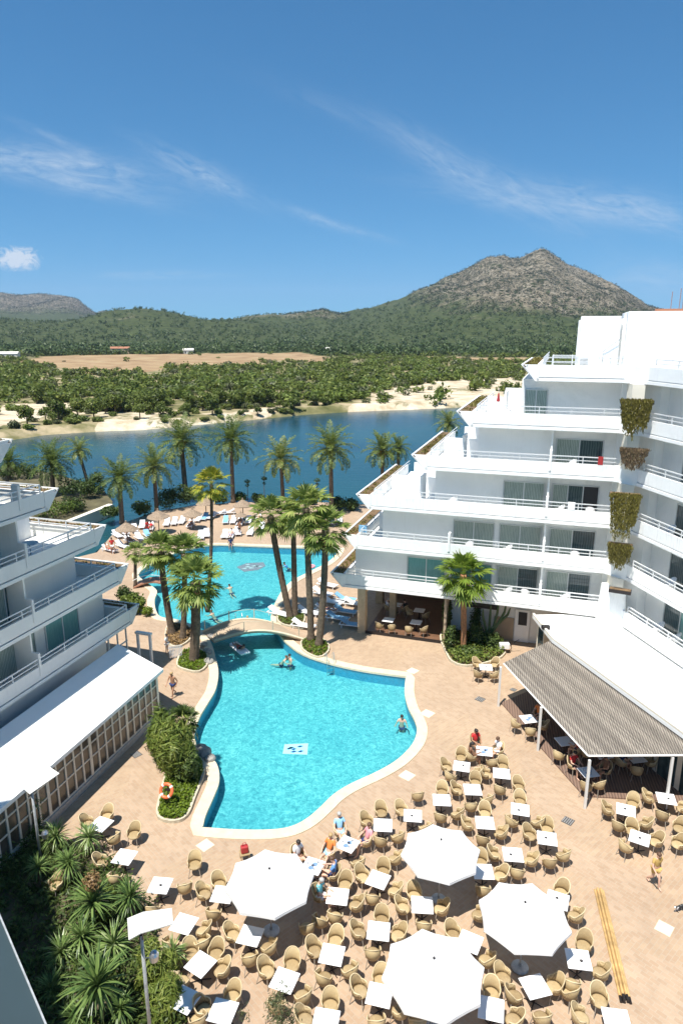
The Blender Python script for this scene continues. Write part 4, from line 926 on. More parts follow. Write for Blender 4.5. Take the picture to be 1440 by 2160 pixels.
def fan_leaf(rng, pet, rad, up, az, segs=18):
    Q = []; ca, sa = math.cos(az), math.sin(az)
    d = np.array([math.cos(up) * ca, math.cos(up) * sa, math.sin(up)]); side = np.array([-sa, ca, 0.]); nrm = np.cross(d, side)
    if nrm[2] < 0: nrm = -nrm
    c = d * pet + np.array([0, 0, -pet * .06]); Q.append([-side * .02, side * .02, c + side * .014, c - side * .014])
    d2 = d * .9 - np.array([0, 0, .28]); d2 /= np.linalg.norm(d2)
    for k in range(segs):
        a = -R(125) + R(250) * k / (segs - 1); v = d2 * math.cos(a) + side * math.sin(a) + nrm * rng.uniform(-.1, .12); v /= np.linalg.norm(v)
        l = rad * (0.78 + .22 * math.cos(a)) * rng.uniform(.85, 1.08)
        w = np.cross(v, nrm); w = w / (np.linalg.norm(w) + 1e-9) * rad * .075
        m_ = c + v * l * .55; tip = c + v * l + np.array([0, 0, -.16 * l * rng.uniform(.3, 1.6)])
        Q.append([c, m_ + w, tip, m_ - w])
    return Q
def fan_crown(rng, n, pet=1.0, rad=0.85, lo=-50, hi=82):
    Q = []
    for i in range(n):
        f = (i + .5) / n; up = R(hi) + (R(lo) - R(hi)) * f + rng.uniform(-.1, .1)
        Q += fan_leaf(rng, pet * rng.uniform(.8, 1.15), rad * rng.uniform(.85, 1.1), up, i * 2.39996 + rng.uniform(-.25, .25))
    return np.array(Q)
FEATHER = [quads_mesh('feather_crown', feather_crown(prs, n, L)) for n, L in ((40, 2.9), (36, 2.8), (44, 3.0))]
FAN = [quads_mesh('fan_crown', fan_crown(prs, n, p, r)) for n, p, r in ((34, 1.05, .85), (30, .95, .9), (38, 1.15, .95))]
DEADSK = [quads_mesh('dead_fronds', fan_crown(prs, 16, .5, .6, -86, -55)) for _ in range(2)]
DROOP = quads_mesh('dead_fronds', feather_crown(prs, 1, 1))
for m_ in FEATHER: m_.materials.append(M['phoenix'])
def palm(kind, base, top, rt, label, k=0, scale=1.0, leaf=None, trunkm='trunk', rb=None, dates=False, dead=True, group=None):
    if kind == 'fan': rt *= .84; rb = rb * .84 if rb else rb; scale *= .94
    base = Vector(base); top = Vector(top); H_ = top - base
    root = empty('palm_tree', base, prs.uniform(0, 6.28) * 0, label, 'palm', group)
    n = max(8, int(H_.length / .28)); pts = []; rs = []
    for i in range(n + 1):
        f = i / n; bend = math.sin(f * math.pi) * .04 * H_.length
        pts.append((H_.x * f ** 1.15 + (bend if H_.x > .3 else -bend if H_.x < -.3 else 0) * .4, H_.y * f, H_.z * f))
        rs.append(((rb or rt * 1.35) * (1 - f) + rt * f) * (1 + .07 * (i % 2)) * (1.25 if f < .05 else 1) * (1.35 if f > .88 and kind == 'date' else 1.2 if f > .9 else 1))
    MB().tube(pts, rs, 9).build('trunk', M[trunkm], root, smooth=True)
    me = (FEATHER if kind == 'date' else FAN)[k % 3]
    if leaf or kind != 'date': me = me.copy(); me.materials.clear(); me.materials.append(M[leaf or 'fan'])
    o = link('fronds', me, None, root, H_, prs.uniform(0, 6.28)); o.scale = (scale * (1.35 if kind == 'date' else 1.0),) * 3
    if dead:
        me2 = DEADSK[k % 2].copy(); me2.materials.append(M['dead']); o = link('dead_fronds', me2, None, root, H_ - Vector((0, 0, .25)), prs.uniform(0, 6)); o.scale = (scale * (.9 if kind != 'date' else .8),) * 3
    if dates:
        r_ = RS(k + 3); L = [(math.cos(a) * .55, math.sin(a) * .55, -.35 - .2 * (q % 2), .22, .22, .4) for q, a in enumerate(np.arange(0, 6.28, 1.05))]
        link('date_clusters', quads_mesh('date_clusters', leaf_quads(r_, L, 500, .06)), M['dates'], root, H_)
    return root
GP = 'date palms along the lagoon edge'
def P_(kind, top, base, rt, label, zb_=0.0, **kw):
    g = G(*base, zb_); tp = atY(*top, g.y); palm(kind, g, tp, rt, label, **kw)
P_('date', (110, 975), (113, 1042), .24, 'broad date palm behind the left building, nearest the planted bank', .3, k=2, scale=.98, group=GP)
P_('date', (167, 950), (192, 1040), .17, 'small date palm with a bare trunk leaning left over the lagoon', .3, k=1, scale=.60, group=GP)
P_('date', (20, 975), (14, 1035), .2, 'drooping palm showing behind the upper left balcony corner', .3, k=1, scale=.75, group=GP)
P_('date', (252, 1008), (258, 1105), .22, 'yellowish date palm beside the lagoon inlet', k=0, scale=.82, group=GP)
P_('date', (325, 985), (331, 1078), .2, 'date palm behind the second thatched sunshade from the left', k=2, scale=.82, group=GP)
P_('date', (382, 930), (392, 1045), .27, 'tallest date palm, left of the lagoon middle, with an orange heart', k=0, scale=1.15, dates=True, group=GP)
P_('date', (487, 928), (492, 1060), .21, 'dark date palm right of the tallest one, on a straight trunk', k=2, scale=.95, group=GP)
P_('date', (592, 968), (597, 1060), .2, 'date palm in front of the lagoon middle, behind the tall fan palms', k=1, scale=.98, group=GP)
P_('date', (697, 945), (699, 1080), .22, 'date palm left of the wing corner, on a thick straight trunk', k=0, scale=1.0, group=GP)
P_('date', (806, 950), (806, 1062), .2, 'date palm with bright orange date clusters behind the stepped wing', k=1, scale=.85, dates=True, group=GP)
P_('date', (945, 893), (950, 1000), .2, 'palm top peeping over the stepped end of the right wing', k=1, scale=.7, group=GP)
P_('date', (840, 945), (843, 1050), .2, 'low palm half hidden by the stepped terraces', k=1, scale=.6, group=GP)
GF = 'fan palms in the two clusters by the bridge'
P_('fan', (446, 1022), (438, 1290), .13, 'very thin tall fan palm with a yellow and orange drying crown', k=0, scale=1.0, leaf='fanor', rb=.19)
P_('fan', (570, 1088), (612, 1305), .26, 'leftmost fan palm of the four right of the bridge, leaning left', k=0, scale=1.15, rb=.30, group=GF)
P_('fan', (618, 1090), (622, 1302), .22, 'second fan palm from the left in the cluster of four', k=1, scale=1.1, rb=.28, group=GF)
P_('fan', (645, 1072), (656, 1352), .24, 'third fan palm from the left in the cluster of four, the tallest', k=2, scale=1.15, rb=.30, group=GF)
P_('fan', (686, 1118), (672, 1364), .25, 'rightmost fan palm of the cluster of four, with the dark knobbly neck', k=0, scale=1.2, rb=.30, group=GF)
P_('fan', (338, 1158), (364, 1340), .24, 'back left fan palm of the cluster left of the bridge', k=1, scale=1.05, rb=.3, group=GF)
P_('fan', (388, 1168), (386, 1350), .20, 'back right fan palm of the cluster left of the bridge', k=2, scale=1.0, rb=.26, group=GF)
P_('fan', (412, 1228), (409, 1396), .34, 'front fan palm of the left cluster, on the thickest trunk', k=2, scale=1.15, rb=.40, group=GF)
P_('fan', (286, 1165), (286, 1238), .14, 'short thin fan palm beside the left building corner', k=1, scale=.7, group=GF)
P_('fan', (977, 1212), (977, 1372), .21, 'bright green fan palm with an orange trunk in front of the right wing', k=1, scale=1.25, leaf='fanb', trunkm='trunko', rb=.26)
P_('fan', (385, 1520), (397, 1610), .10, 'small dark fan palm over the pool edge beside the tall bush', k=1, scale=.62, leaf='shrub')

# ---- generic shrubs
def shrub_mesh(rng, n, lumps, size, m, **k): me = quads_mesh('shrub', leaf_quads(rng, lumps, n, size, **k)); me.materials.append(M[m]); return me
def lumps_for(rng, rx, ry, h, n):
    return [(0, 0, h * .5, rx * .75, ry * .75, h * .5)] + [(rng.uniform(-.55, .55) * rx, rng.uniform(-.55, .55) * ry, h * rng.uniform(.3, .78), rx * rng.uniform(.3, .5), ry * rng.uniform(.3, .5), h * rng.uniform(.2, .34)) for _ in range(n)]
def shrub(px, py, rx, h, m, label, z=0.0, n=900, size=.11, ry=None, name='shrub', cat='shrub', group=None, lum=7, **kw):
    g = G(px, py, z); me = shrub_mesh(prs, n, lumps_for(prs, rx, ry or rx, h, lum), size, m, **kw)
    o = link(name, me, None, None, g, prs.uniform(0, 6)); tag(o, label, cat, group); return o
# bushes of the lagoon-side hedge
GH = 'bushes along the lagoon edge'
for i, (px, py, rx, h, m, lab) in enumerate([
    (60, 1008, 2.6, 2.4, 'shrub', 'dark bush left of the broad date palm'), (20, 1010, 2.2, 2.0, 'shrub', 'dark bush at the left edge above the balcony'),
    (150, 1046, 2.4, 2.6, 'shrub', 'rounded dark bush at the foot of the broad date palm'), (185, 1052, 1.9, 3.0, 'shrub', 'upright dark bush at the foot of the leaning palm'),
    (208, 1044, 1.5, 3.4, 'shrub', 'tallest clipped bush at the end of the planted bank'), (120, 1090, 2.8, 1.8, 'shrubl', 'light green bush behind the low cream wall'),
    (160, 1078, 2.0, 1.9, 'shrub', 'dark bush between light bush and cream wall'), (235, 1092, 1.6, 1.4, 'shrub', 'low bush at the left tip of the sun terrace'),
    (303, 1088, 1.5, 2.0, 'shrub', 'dark bush left of the second thatched sunshade'), (352, 1070, 2.2, 2.4, 'shrub', 'dark spiky bush right of the second thatched sunshade'),
    (378, 1066, 2.3, 2.8, 'shrub', 'dark bush behind the white loungers, left of the tallest palm'), (408, 1058, 1.9, 2.2, 'shrubl', 'lighter bush at the foot of the tallest date palm'),
    (462, 1062, 1.4, 1.6, 'shrub', 'bush left of the straight palm trunk'), (505, 1056, 1.4, 1.2, 'shrub', 'low bush right of the straight palm trunk'),
    (545, 1060, 1.2, 1.2, 'shrub', 'low bush between the two middle palms'), (715, 1075, 1.6, 1.7, 'shrub', 'dark bush right of the thick palm trunk'),
    (742, 1076, 1.3, 1.5, 'shrub', 'dark bush beside the corner of the stepped wing'), (655, 1064, 1.0, 1.0, 'shrub', 'small bush left of the thick palm trunk')]):
    shrub(px, py, rx, h, m, lab + ' by the lagoon', z=.3 if i < 7 else 0, n=1100, size=.14, group=GH)
# slim young agave flower stalks at the water
for px, py in ((523, 1058), (558, 1058), (669, 1060)):
    g = G(px, py); h = prs.uniform(2.2, 3.4); b = MB(); b.bar(g * 0, (0, 0, h), .04)
    o = empty('young_tree', g, 0, {523: 'thin dark sapling left of the middle palms', 558: 'thin dark sapling between the middle palms', 669: 'thin dark sapling left of the thick palm trunk'}[px] + ' against the lagoon', 'tree')
    b.build('trunk', M['bark'], o)
    link('crown', quads_mesh('crown', leaf_quads(prs, [(0, 0, h, .45, .45, .3), (0, 0, h * .8, .3, .3, .2)], 160, .09)), M['shrub'], o)

# ---- planted islands (kerb, ground cover, shrubs)
def island(pxpoly, label, covm='yellowg', h=.22, n=2500, name='planting_bed', z=0.0):
    P = [G(*p) for p in pxpoly]; P = spline(P, 3); c = sum(P, Vector()) / len(P)
    root = empty(name, (c.x, c.y, 0), 0, label, 'planting bed'); L = [(p - c) for p in P]
    MB().prism([p.xy for p in L], 0.05, .10).build('soil', M['soil'], root)
    b = MB(); O = offset_poly(L, .12); k = len(L)
    vs = []; 
    for p, q in zip(L, O): vs += [(p.x, p.y, .0), (p.x, p.y, .16), (q.x, q.y, .16), (q.x, q.y, .0)]
    fs = [(4 * i + e, 4 * i + e + 1, 4 * ((i + 1) % k) + e + 1, 4 * ((i + 1) % k) + e) for i in range(k) for e in range(3)]
    b.add(vs, fs).build('kerb', M['stone'], root)
    pts = []; xs = [p.x for p in L]; ys = [p.y for p in L]
    while len(pts) < n:
        x, y = prs.uniform(min(xs), max(xs)), prs.uniform(min(ys), max(ys))
        if inside(x, y, L): pts.append((x, y))
    pts = np.array(pts); zz = .1 + h * prs.random(n) * (0.4 + fbm(pts[:, 0] * 1.5, pts[:, 1] * 1.5, 2, 3))
    Lm = np.zeros((n, 6)); Lm[:, 0] = pts[:, 0]; Lm[:, 1] = pts[:, 1]; Lm[:, 2] = zz; Lm[:, 3:] = .05
    d = prs.normal(size=(n, 3)); d[:, 2] = np.abs(d[:, 2]) + .6; d /= np.linalg.norm(d, axis=1)[:, None]
    a = np.cross(d, prs.normal(size=(n, 3))); a /= np.linalg.norm(a, axis=1)[:, None]; bb = np.cross(d, a); s_ = prs.uniform(.05, .11, n)[:, None]
    C = Lm[:, :3]; V = np.stack([C - a * s_, C - bb * s_ * .6, C + a * s_, C + bb * s_ * .6], 1)
    o = link('ground_cover', quads_mesh('ground_cover', V), M[covm], root); o['kind'] = 'stuff'
    return root
island([(335, 1718), (345, 1668), (358, 1620), (375, 1580), (410, 1592), (428, 1620), (424, 1645), (408, 1685), (395, 1718), (378, 1732), (352, 1732)], 'curved bed of bright ground cover with the orange lifebuoy, left of the pool', n=4200)
island([(376, 1405), (384, 1380), (400, 1372), (432, 1378), (436, 1402), (420, 1418), (395, 1415)], 'small stone edged bed round the thickest palm trunk', n=1500)
island([(352, 1352), (356, 1322), (378, 1318), (402, 1330), (398, 1352), (372, 1366)], 'brownish bed under the two back palms left of the bridge', 'dead', n=1200)
island([(640, 1372), (640, 1352), (668, 1348), (688, 1358), (690, 1376), (670, 1388)], 'small bed at the feet of the two nearer cluster palms', n=900)
island([(588, 1312), (592, 1295), (620, 1290), (640, 1300), (636, 1318), (610, 1322)], 'small bed at the feet of the two farther cluster palms', 'shrubl', n=900)
island([(942, 1378), (930, 1345), (950, 1325), (1000, 1325), (1050, 1348), (1062, 1380), (1030, 1398), (985, 1406), (955, 1398)], 'curved bed of dark green cover around the orange trunked palm', 'shrubl', h=.5, n=4500)
# tall bushes of the pool-side bed
shrub(372, 1640, 1.25, 3.4, 'shrubl', 'tall bushy shrub in the curved bed beside the pool, above the lifebuoy', n=5600, size=.24, ry=1.2, lum=14, aspect=.14)
shrub(345, 1612, 1.0, 3.3, 'shrubl', 'feathery shrub leaning over the paving left of the tall bush', n=3000, size=.24, lum=10, aspect=.14)
shrub(402, 1652, .75, 1.7, 'shrub', 'dark rounded bush between the tall bush and the pool coping', n=1800, size=.08)
# plants round the orange palm
for px, py, rx, h, m, lab in ((945, 1375, .55, 1.9, 'shrub', 'tall dark bush at the left side of the orange palm bed'), (940, 1345, .4, 3.0, 'shrub', 'dark climbing bush against the cafe opening'),
    (1005, 1365, .7, 1.8, 'shrub', 'dark bush right of the orange palm trunk'), (1000, 1345, .6, 2.5, 'shrub', 'tall dark bush behind the orange palm trunk'),
    (1035, 1372, .6, 1.3, 'shrub', 'rounded dark bush at the right end of the orange palm bed'), (985, 1385, 1.1, .8, 'shrub', 'low dark bush in front of the orange palm trunk')):
    shrub(px, py, rx, h, m, lab, n=1300, size=.10)
# tall branching cactus
g = G(1028, 1362); root = empty('cactus', g, 0, 'tall branching candelabra cactus in front of the white door', 'cactus')
for i, (dx, h0, h1, lean) in enumerate([(0, 0, 3.6, .55), (.1, .8, 3.3, .95), (-.1, .9, 2.8, -.35), (0, .5, 3.1, .05), (.05, 1.2, 2.9, 1.25)]):
    b = MB(); pts = [(dx, 0, h0), (dx + lean * .55, 0, h0 + (h1 - h0) * .35), (dx + lean, .05, h0 + (h1 - h0) * .7), (dx + lean * 1.1, 0, h1)]
    b.tube(pts, [.10, .10, .09, .05], 7).build('stem' if i == 0 else 'branch', M['cactus'], root)
shrub(285, 1292, 1.1, 1.7, 'shrubl', 'rounded green bush at the corner of the left building by the footbridge', n=1800, size=.12)
shrub(268, 1275, .8, 1.5, 'shrub', 'darker bush touching the left building corner', n=1100, size=.11)
shrub(312, 1300, .5, .9, 'yellowg', 'small yellow green bush beside the footbridge', n=600, size=.08)
# rocks
for i, (px, py, s_) in enumerate([(432, 1592, .42), (424, 1582, .32), (443, 1603, .30), (438, 1378, .34), (440, 1398, .38), (430, 1362, .3), (446, 1345, .3)]):
    bm = bmesh.new(); bmesh.ops.create_icosphere(bm, subdivisions=2, radius=s_)
    for v in bm.verts: v.co *= 1 + .25 * (prs.random() - .5); v.co.z *= .75
    me = bpy.data.meshes.new('rock'); bm.to_mesh(me); bm.free(); me.materials.append(M['rock'])
    o = link('rock', me, None, None, G(px, py) + Vector((0, 0, s_ * .3)))
    tag(o, ['grey boulder at the pool edge beside the tall bush', 'smaller boulder left of the grey boulder beside the tall bush', 'boulder nearest the camera at the pool edge beside the tall bush', 'boulder between thick palm and pool, farther one', 'boulder between thick palm and pool, nearer one', 'boulder left of the bridge foot', 'boulder at the near side of the bridge foot'][i], 'rock')

# ---- yucca garden at the lower left
def rosette(rng, n, L, w):
    Q = []
    for i in range(n):
        f = (i + .5) / n; up = R(85) - R(115) * f + rng.uniform(-.15, .15); az = rng.uniform(0, 6.28); l = L * rng.uniform(.75, 1.1)
        ca, sa = math.cos(az), math.sin(az); side = np.array([-sa, ca, 0.]); p = np.zeros(3); e = up; pts = [p]
        for k in range(3): p = p + np.array([math.cos(e) * ca, math.cos(e) * sa, math.sin(e)]) * l / 3; pts.append(p); e -= R(14) * (1 + f)
        ws = [w * .6, w, w * .75, w * .1]
        for k in range(3): Q.append([pts[k] - side * ws[k], pts[k] + side * ws[k], pts[k + 1] + side * ws[k + 1], pts[k + 1] - side * ws[k + 1]])
    return np.array(Q)
ROS = [quads_mesh('leaves', rosette(prs, 110, 1.0, .034)) for _ in range(3)]
for m_ in ROS: m_.materials.append(M['yucca'])
GY = 'spiky yucca plants in the garden at the lower left'
YU = [(75, 1745, .9, .5, 'spiky plant below the near lamp panel'), (120, 1765, .95, 1.0, 'spiky plant right of the near lamp pole foot'), (82, 1832, .8, 1.1, 'spiky plant near the shaded glazing of the pavilion'), (145, 1822, 1.0, 1.2, 'spiky plant between shade edge and first white table'),
      (188, 1768, .95, .9, 'spiky plant touching the first white table at the left'), (195, 1905, 1.45, 1.5, 'large light spiky plant with a brown dried flower head'), (275, 1895, 1.1, 1.5, 'spiky plant right of the brown flower head'), (172, 1978, 1.0, .8, 'pale spiky plant behind the largest one'),
      (240, 1995, 1.1, .7, 'spiky plant left of the tall lamp pole top'), (207, 2080, 1.65, 1.8, 'largest spiky plant, at the bottom left of the picture'), (130, 2010, 1.0, .5, 'dim spiky plant in the garden shade'), (110, 2090, .9, .4, 'dim spiky plant near the corner parapet'),
      (365, 2010, .8, .7, 'spiky plant right of the tall lamp pole'), (28, 1660, 1.25, 2.2, 'tall spiky plant at the left edge against the white roof'), (20, 1720, 1.1, 1.4, 'spiky plant at the left edge below the tall one'), (60, 1690, 1.0, 1.6, 'dark spiky plant left of the near lamp panel'),
      (255, 2130, .8, .9, 'spiky plant at the bottom edge left of the lamp pole'), (160, 2150, .9, .5, 'spiky plant at the bottom edge beside the parapet')]
for i, (px, py, s_, h, lab) in enumerate(YU):
    g = G(px, py, h); root = empty('yucca', (g.x, g.y, 0), prs.uniform(0, 6), lab, 'yucca', GY)
    MB().tube([(0, 0, 0), (.04, .02, h * .5), (0, 0, h)], [.09, .08, .07], 7).build('stem', M['bark'], root)
    o = link('leaves', ROS[i % 3], None, root, (0, 0, h), 0); o.scale = (s_ * .82,) * 3
    if i == 5:
        o = link('flower_head', quads_mesh('flower_head', leaf_quads(prs, [(0, .1, h + 1.0, .35, .35, .35)], 900, .05, fill=.2)), M['dead'], root)
# garden undergrowth
bed = [G(*p) for p in [(-60, 1790), (100, 1760), (150, 1790), (215, 1800), (270, 1870), (330, 1930), (330, 2010), (390, 2080), (390, 2200), (120, 2260), (-200, 2260)]]
b = MB(); b.prism([p.xy for p in bed], 0.004, .12); tag(b.build('garden_soil', mat('dark_garden_soil', (0.10, 0.08, 0.045), 0.95, var=.4, vscale=1)), 'dark soil of the lower left garden', kind='structure')
pts = []
while len(pts) < 760:
    x, y = prs.uniform(-22, -3), prs.uniform(13, 28)
    if inside(x, y, bed): pts.append((x, y))
L = [(x, y, .12, .38, .38, prs.uniform(.25, .85)) for x, y in pts]
o = link('undergrowth', quads_mesh('undergrowth', leaf_quads(prs, L, 46000, .10, aspect=.35)), M['shrub'], None); tag(o, 'dense low green undergrowth of the lower left garden', 'undergrowth', kind='stuff')
shrub(335, 2080, .75, 1.6, 'shrubl', 'soft green bush right of the tall lamp pole at the bottom', n=3600, size=.16, lum=9, aspect=.16)
shrub(350, 2140, .8, 1.3, 'shrubl', 'soft green bush at the bottom edge right of the lamp pole', n=3200, size=.16, aspect=.16)
shrub(225, 1940, .7, 1.1, 'shrubl', 'light green bush between the spiky plants', n=1600, size=.06)
# wispy young olive whose top reaches into the bottom of the picture
for (px, py, h, s_, n, lab) in ((560, 2170, 2.6, .75, 900, 'wispy grey green young tree at the bottom edge, over the white tables'), (590, 2110, 3.4, .42, 420, 'thin sprig of the young tree under the first parasol')):
    g = G(px, py, h); root = empty('young_olive', (g.x, g.y, 0), 0, lab, 'tree')
    MB().tube([(0, 0, 0), (.08, 0, h * .5), (.0, .05, h + .2)], [.035, .025, .012], 6).build('trunk', M['bark'], root)
    L = [(prs.uniform(-s_, s_), prs.uniform(-s_, s_) * .8, h + prs.uniform(-.5, .6), .28, .28, .3) for _ in range(9)]
    link('crown', quads_mesh('crown', leaf_quads(prs, L, n, .05, fill=.1, aspect=.28)), M['tamarisk'], root)

# ================================================================== SCRUB, PINES AND FAR WOODS
BUSH = []
for i in range(6):
    m_ = ['maquis', 'maquis', 'tamarisk', 'shrubl', 'maquis', 'tamarisk'][i]
    BUSH.append(shrub_mesh(prs, 420, lumps_for(prs, 1, 1, 1.25, 6), .16, m_, fill=.6))
PINE = []
for i in range(3):
    Lm = [(prs.uniform(-.5, .5), prs.uniform(-.5, .5), prs.uniform(.9, 1.9), .55, .55, .38) for _ in range(9)] + [(0, 0, 1.5, .8, .8, .55)]
    PINE.append((shrub_mesh(prs, 620, Lm, .15, 'maquis', fill=.6), MB().tube([(0, 0, -.2), (.05, 0, .7), (0, .03, 1.4)], [.09, .07, .03], 6).mesh('trunk')))
    PINE[-1][1].materials.append(M['bark'])
def spots(n, seed):
    r = RS(seed); k = r.uniform(-.72, .45, n * 3); u = r.random(n * 3)
    yb = np.interp(k, bx, by); Y = yb + 2 + (640 - yb) * u ** 1.5; X = k * Y
    s = Y - yb; st = np.interp(k, sx, sy) - yb; nn = fbm(X / 11, Y / 20, 4, 77)
    insd = np.array([any(inside(a, c, P) for P in SANDS) for a, c in zip(X, Y)])
    p = np.where(insd, np.clip((nn - .66) * 4, .02, 1), np.clip(.44 + (nn - .5) * 3.0, .08, 1)) * np.clip((s - 1) / 5, 0, 1); keep = r.random(n * 3) < p
    X, Y = X[keep], Y[keep]
    ok = np.array([not (inside(a, c, FIELD) or inside(a, c, FIELD2)) or (r.random() < .012) for a, c in zip(X, Y)])
    return X[ok][:n], Y[ok][:n]
X, Y = spots(6500, 3); Z, _ = height(X, Y); order = np.argsort(Y); cnt = 0; rest_i = []
ZN = ['at the far left edge', 'behind the upper left balcony', 'above the broad date palm', 'above the inlet palms', 'above the tallest date palm', 'above the straight dark palm', 'above the middle palms', 'left of the wing palms', 'above the orange dated palm', 'left of the stepped roofs', 'behind the stepped roofs']
zone = lambda k: ZN[int(min(10, max(0, (k + .50) / .073)))]
def row(j):
    f = (Y[j] - np.interp(X[j] / Y[j], bx, by)); return 'at the waterline' if f < 12 else 'near the shore' if f < 35 else 'in the middle of the scrub' if f < 90 else 'far back in the scrub'
for j in order:
    k = X[j] / Y[j]; vis = -.52 < k < .30
    if cnt < 285 and vis:
        i = cnt; cnt += 1; nearsand = Y[j] < np.interp(k, bx, by) + 25
        if i % 4 == 1:
            cm, tm = PINE[i % 3]; root = empty('pine_tree', (X[j], Y[j], Z[j] - .1), prs.uniform(0, 6), '%s rounded pine %s %s' % (['small', 'middle sized', 'large'][i % 3], row(j), zone(k)), 'pine', 'small pines on the far lagoon bank')
            link('trunk', tm, None, root); link('crown', cm, None, root); sc = (1.2, 1.7, 2.3)[i % 3] * prs.uniform(.95, 1.05); root.scale = (sc, sc, sc)
        else:
            kd = i % 6; o = link('bush', BUSH[kd], None, None, (X[j], Y[j], Z[j] - .25), prs.uniform(0, 6))
            sc = prs.uniform(.9, 2.1) * (.70 if nearsand else 1.25); o.scale = (sc * prs.uniform(.9, 1.5), sc * prs.uniform(.9, 1.3), sc * prs.uniform(.7, 1.15))
            tag(o, '%s %s bush %s %s' % ('small' if sc < 1.1 else 'broad' if sc < 1.4 else 'large', {0: 'dark green', 1: 'dark green', 4: 'dark green', 2: 'grey green', 5: 'grey green', 3: 'fresh green'}[kd], row(j), zone(k)), 'bush', 'bushes on the far lagoon bank')
    else: rest_i.append(j)
def mass(name, X, Y, Z, rmin, rmax, nq, m, label, hs_=.8):
    Q = []; r = RS(8); base = [leaf_quads(r, lumps_for(r, 1, 1, 1.3, 5), nq, .24, fill=.65) for _ in range(8)]
    for x, y, z in zip(X, Y, Z):
        s_ = r.uniform(rmin, rmax); a = r.uniform(0, 6.28); q = base[r.randint(8)].copy(); q[..., 2] *= s_ * r.uniform(.7, 1.3) * hs_
        c, s__ = math.cos(a) * s_, math.sin(a) * s_; xx = q[..., 0] * c - q[..., 1] * s__; q[..., 1] = q[..., 0] * s__ + q[..., 1] * c; q[..., 0] = xx
        q += np.array([x, y, z - .3]); Q.append(q)
    o = link(name, quads_mesh(name, np.concatenate(Q)), M[m]); tag(o, label, 'scrub' if name == 'scrub' else 'woods', kind='stuff')
ri = np.array(rest_i); pick = RS(9).random(len(ri))
mass('scrub', X[ri[pick < .5]], Y[ri[pick < .5]], Z[ri[pick < .5]], 1.3, 3.9, 70, 'maquis', 'dense green scrub covering the plain beyond the lagoon')
mass('scrub', X[ri[(pick >= .5) & (pick < .8)]], Y[ri[(pick >= .5) & (pick < .8)]], Z[ri[(pick >= .5) & (pick < .8)]], 1.2, 3.4, 60, 'shrubl', 'fresh yellow green scrub among the darker scrub beyond the lagoon')
mass('scrub', X[ri[pick >= .8]], Y[ri[pick >= .8]], Z[ri[pick >= .8]], 1.2, 3.2, 60, 'tamarisk', 'grey green scrub among the darker scrub beyond the lagoon')
rw = RS(21); n = 13000; kk = rw.uniform(-.85, .62, n); yy = 585 + 1500 * rw.random(n) ** 1.7; xx = kk * yy; zz, rk = height(xx, yy)
kp = (rw.random(n) < (1.0 - rk * 1.1) * (0.35 + 1.1 * fbm(xx / 60, yy / 90, 3, 4)))
ok = np.array([not (inside(a, c, FIELD) or inside(a, c, FIELD2)) for a, c in zip(xx, yy)]) & kp
mass('far_woods', xx[ok], yy[ok], zz[ok], 2.6, 5.6, 26, 'forest', 'dark pine woods at the foot of the hills', 1.0)
rh = RS(33); n = 15000; kk = rh.uniform(-.08, .50, n); yy = 1150 + 1170 * rh.random(n); xx = kk * yy; zz, rk = height(xx, yy)
keep = (rk > .12) & (rh.random(n) < .25 + 1.3 * np.clip(fbm(xx / 110, yy / 260, 4, 51) - .25, 0, 1))
mass('hill_bushes', xx[keep], yy[keep], zz[keep], 2.6, 5.6, 10, 'hillbush', 'dark bushes dotted over the rocky hill', .9)
n = 5000; kk = rh.uniform(-.55, -.33, n); yy = 3000 + 1500 * rh.random(n); xx = kk * yy; zz, rk = height(xx, yy); keep = rk > .1
mass('hill_bushes', xx[keep], yy[keep], zz[keep], 4, 8, 8, 'hillbush', 'dark bushes dotted over the far grey hill', .9)
# little houses beyond the field
for i, (px, py, w, h, lab) in enumerate([(18, 757, 16, 4.0, 'white farmhouse at the far left of the brown field'), (255, 748, 16, 5.5, 'pale stone barn behind the middle of the brown field'), (145, 716, 14, 5, 'white villa among the far woods at the left'), (118, 717, 9, 6, 'small white house left of the far villa'),
      (398, 748, 9, 4, 'small pale hut behind the right part of the brown field'), (690, 745, 8, 4, 'small pale hut in the trees right of the brown field'), (500, 708, 14, 6, 'pale building on the wooded slope in the middle distance')]):
    g = G(px, py); root = empty('far_house', g, .15, lab, 'house')
    MB().box(-w / 2, w / 2, -4, 4, -2, h).build('wall', M['villa'] if i != 1 else M['tan'], root)
    b = MB(); b.add([(-w / 2 - .4, -4.4, h), (w / 2 + .4, -4.4, h), (w / 2 + .4, 4.4, h), (-w / 2 - .4, 4.4, h), (-w / 2 - .4, 0, h + 1.6), (w / 2 + .4, 0, h + 1.6)], [(0, 1, 5, 4), (3, 4, 5, 2), (0, 4, 3), (1, 2, 5), (0, 3, 2, 1)]).build('roof', M['tileroof'] if i in (2, 1) else M['villa'], root)
    for q in range(max(2, int(w / 4))): MB().box(-w / 2 + 1.5 + q * 3.6, -w / 2 + 2.7 + q * 3.6, -4.06, -4.0, 1.2, 3.0).build('window', M['dark'], root)

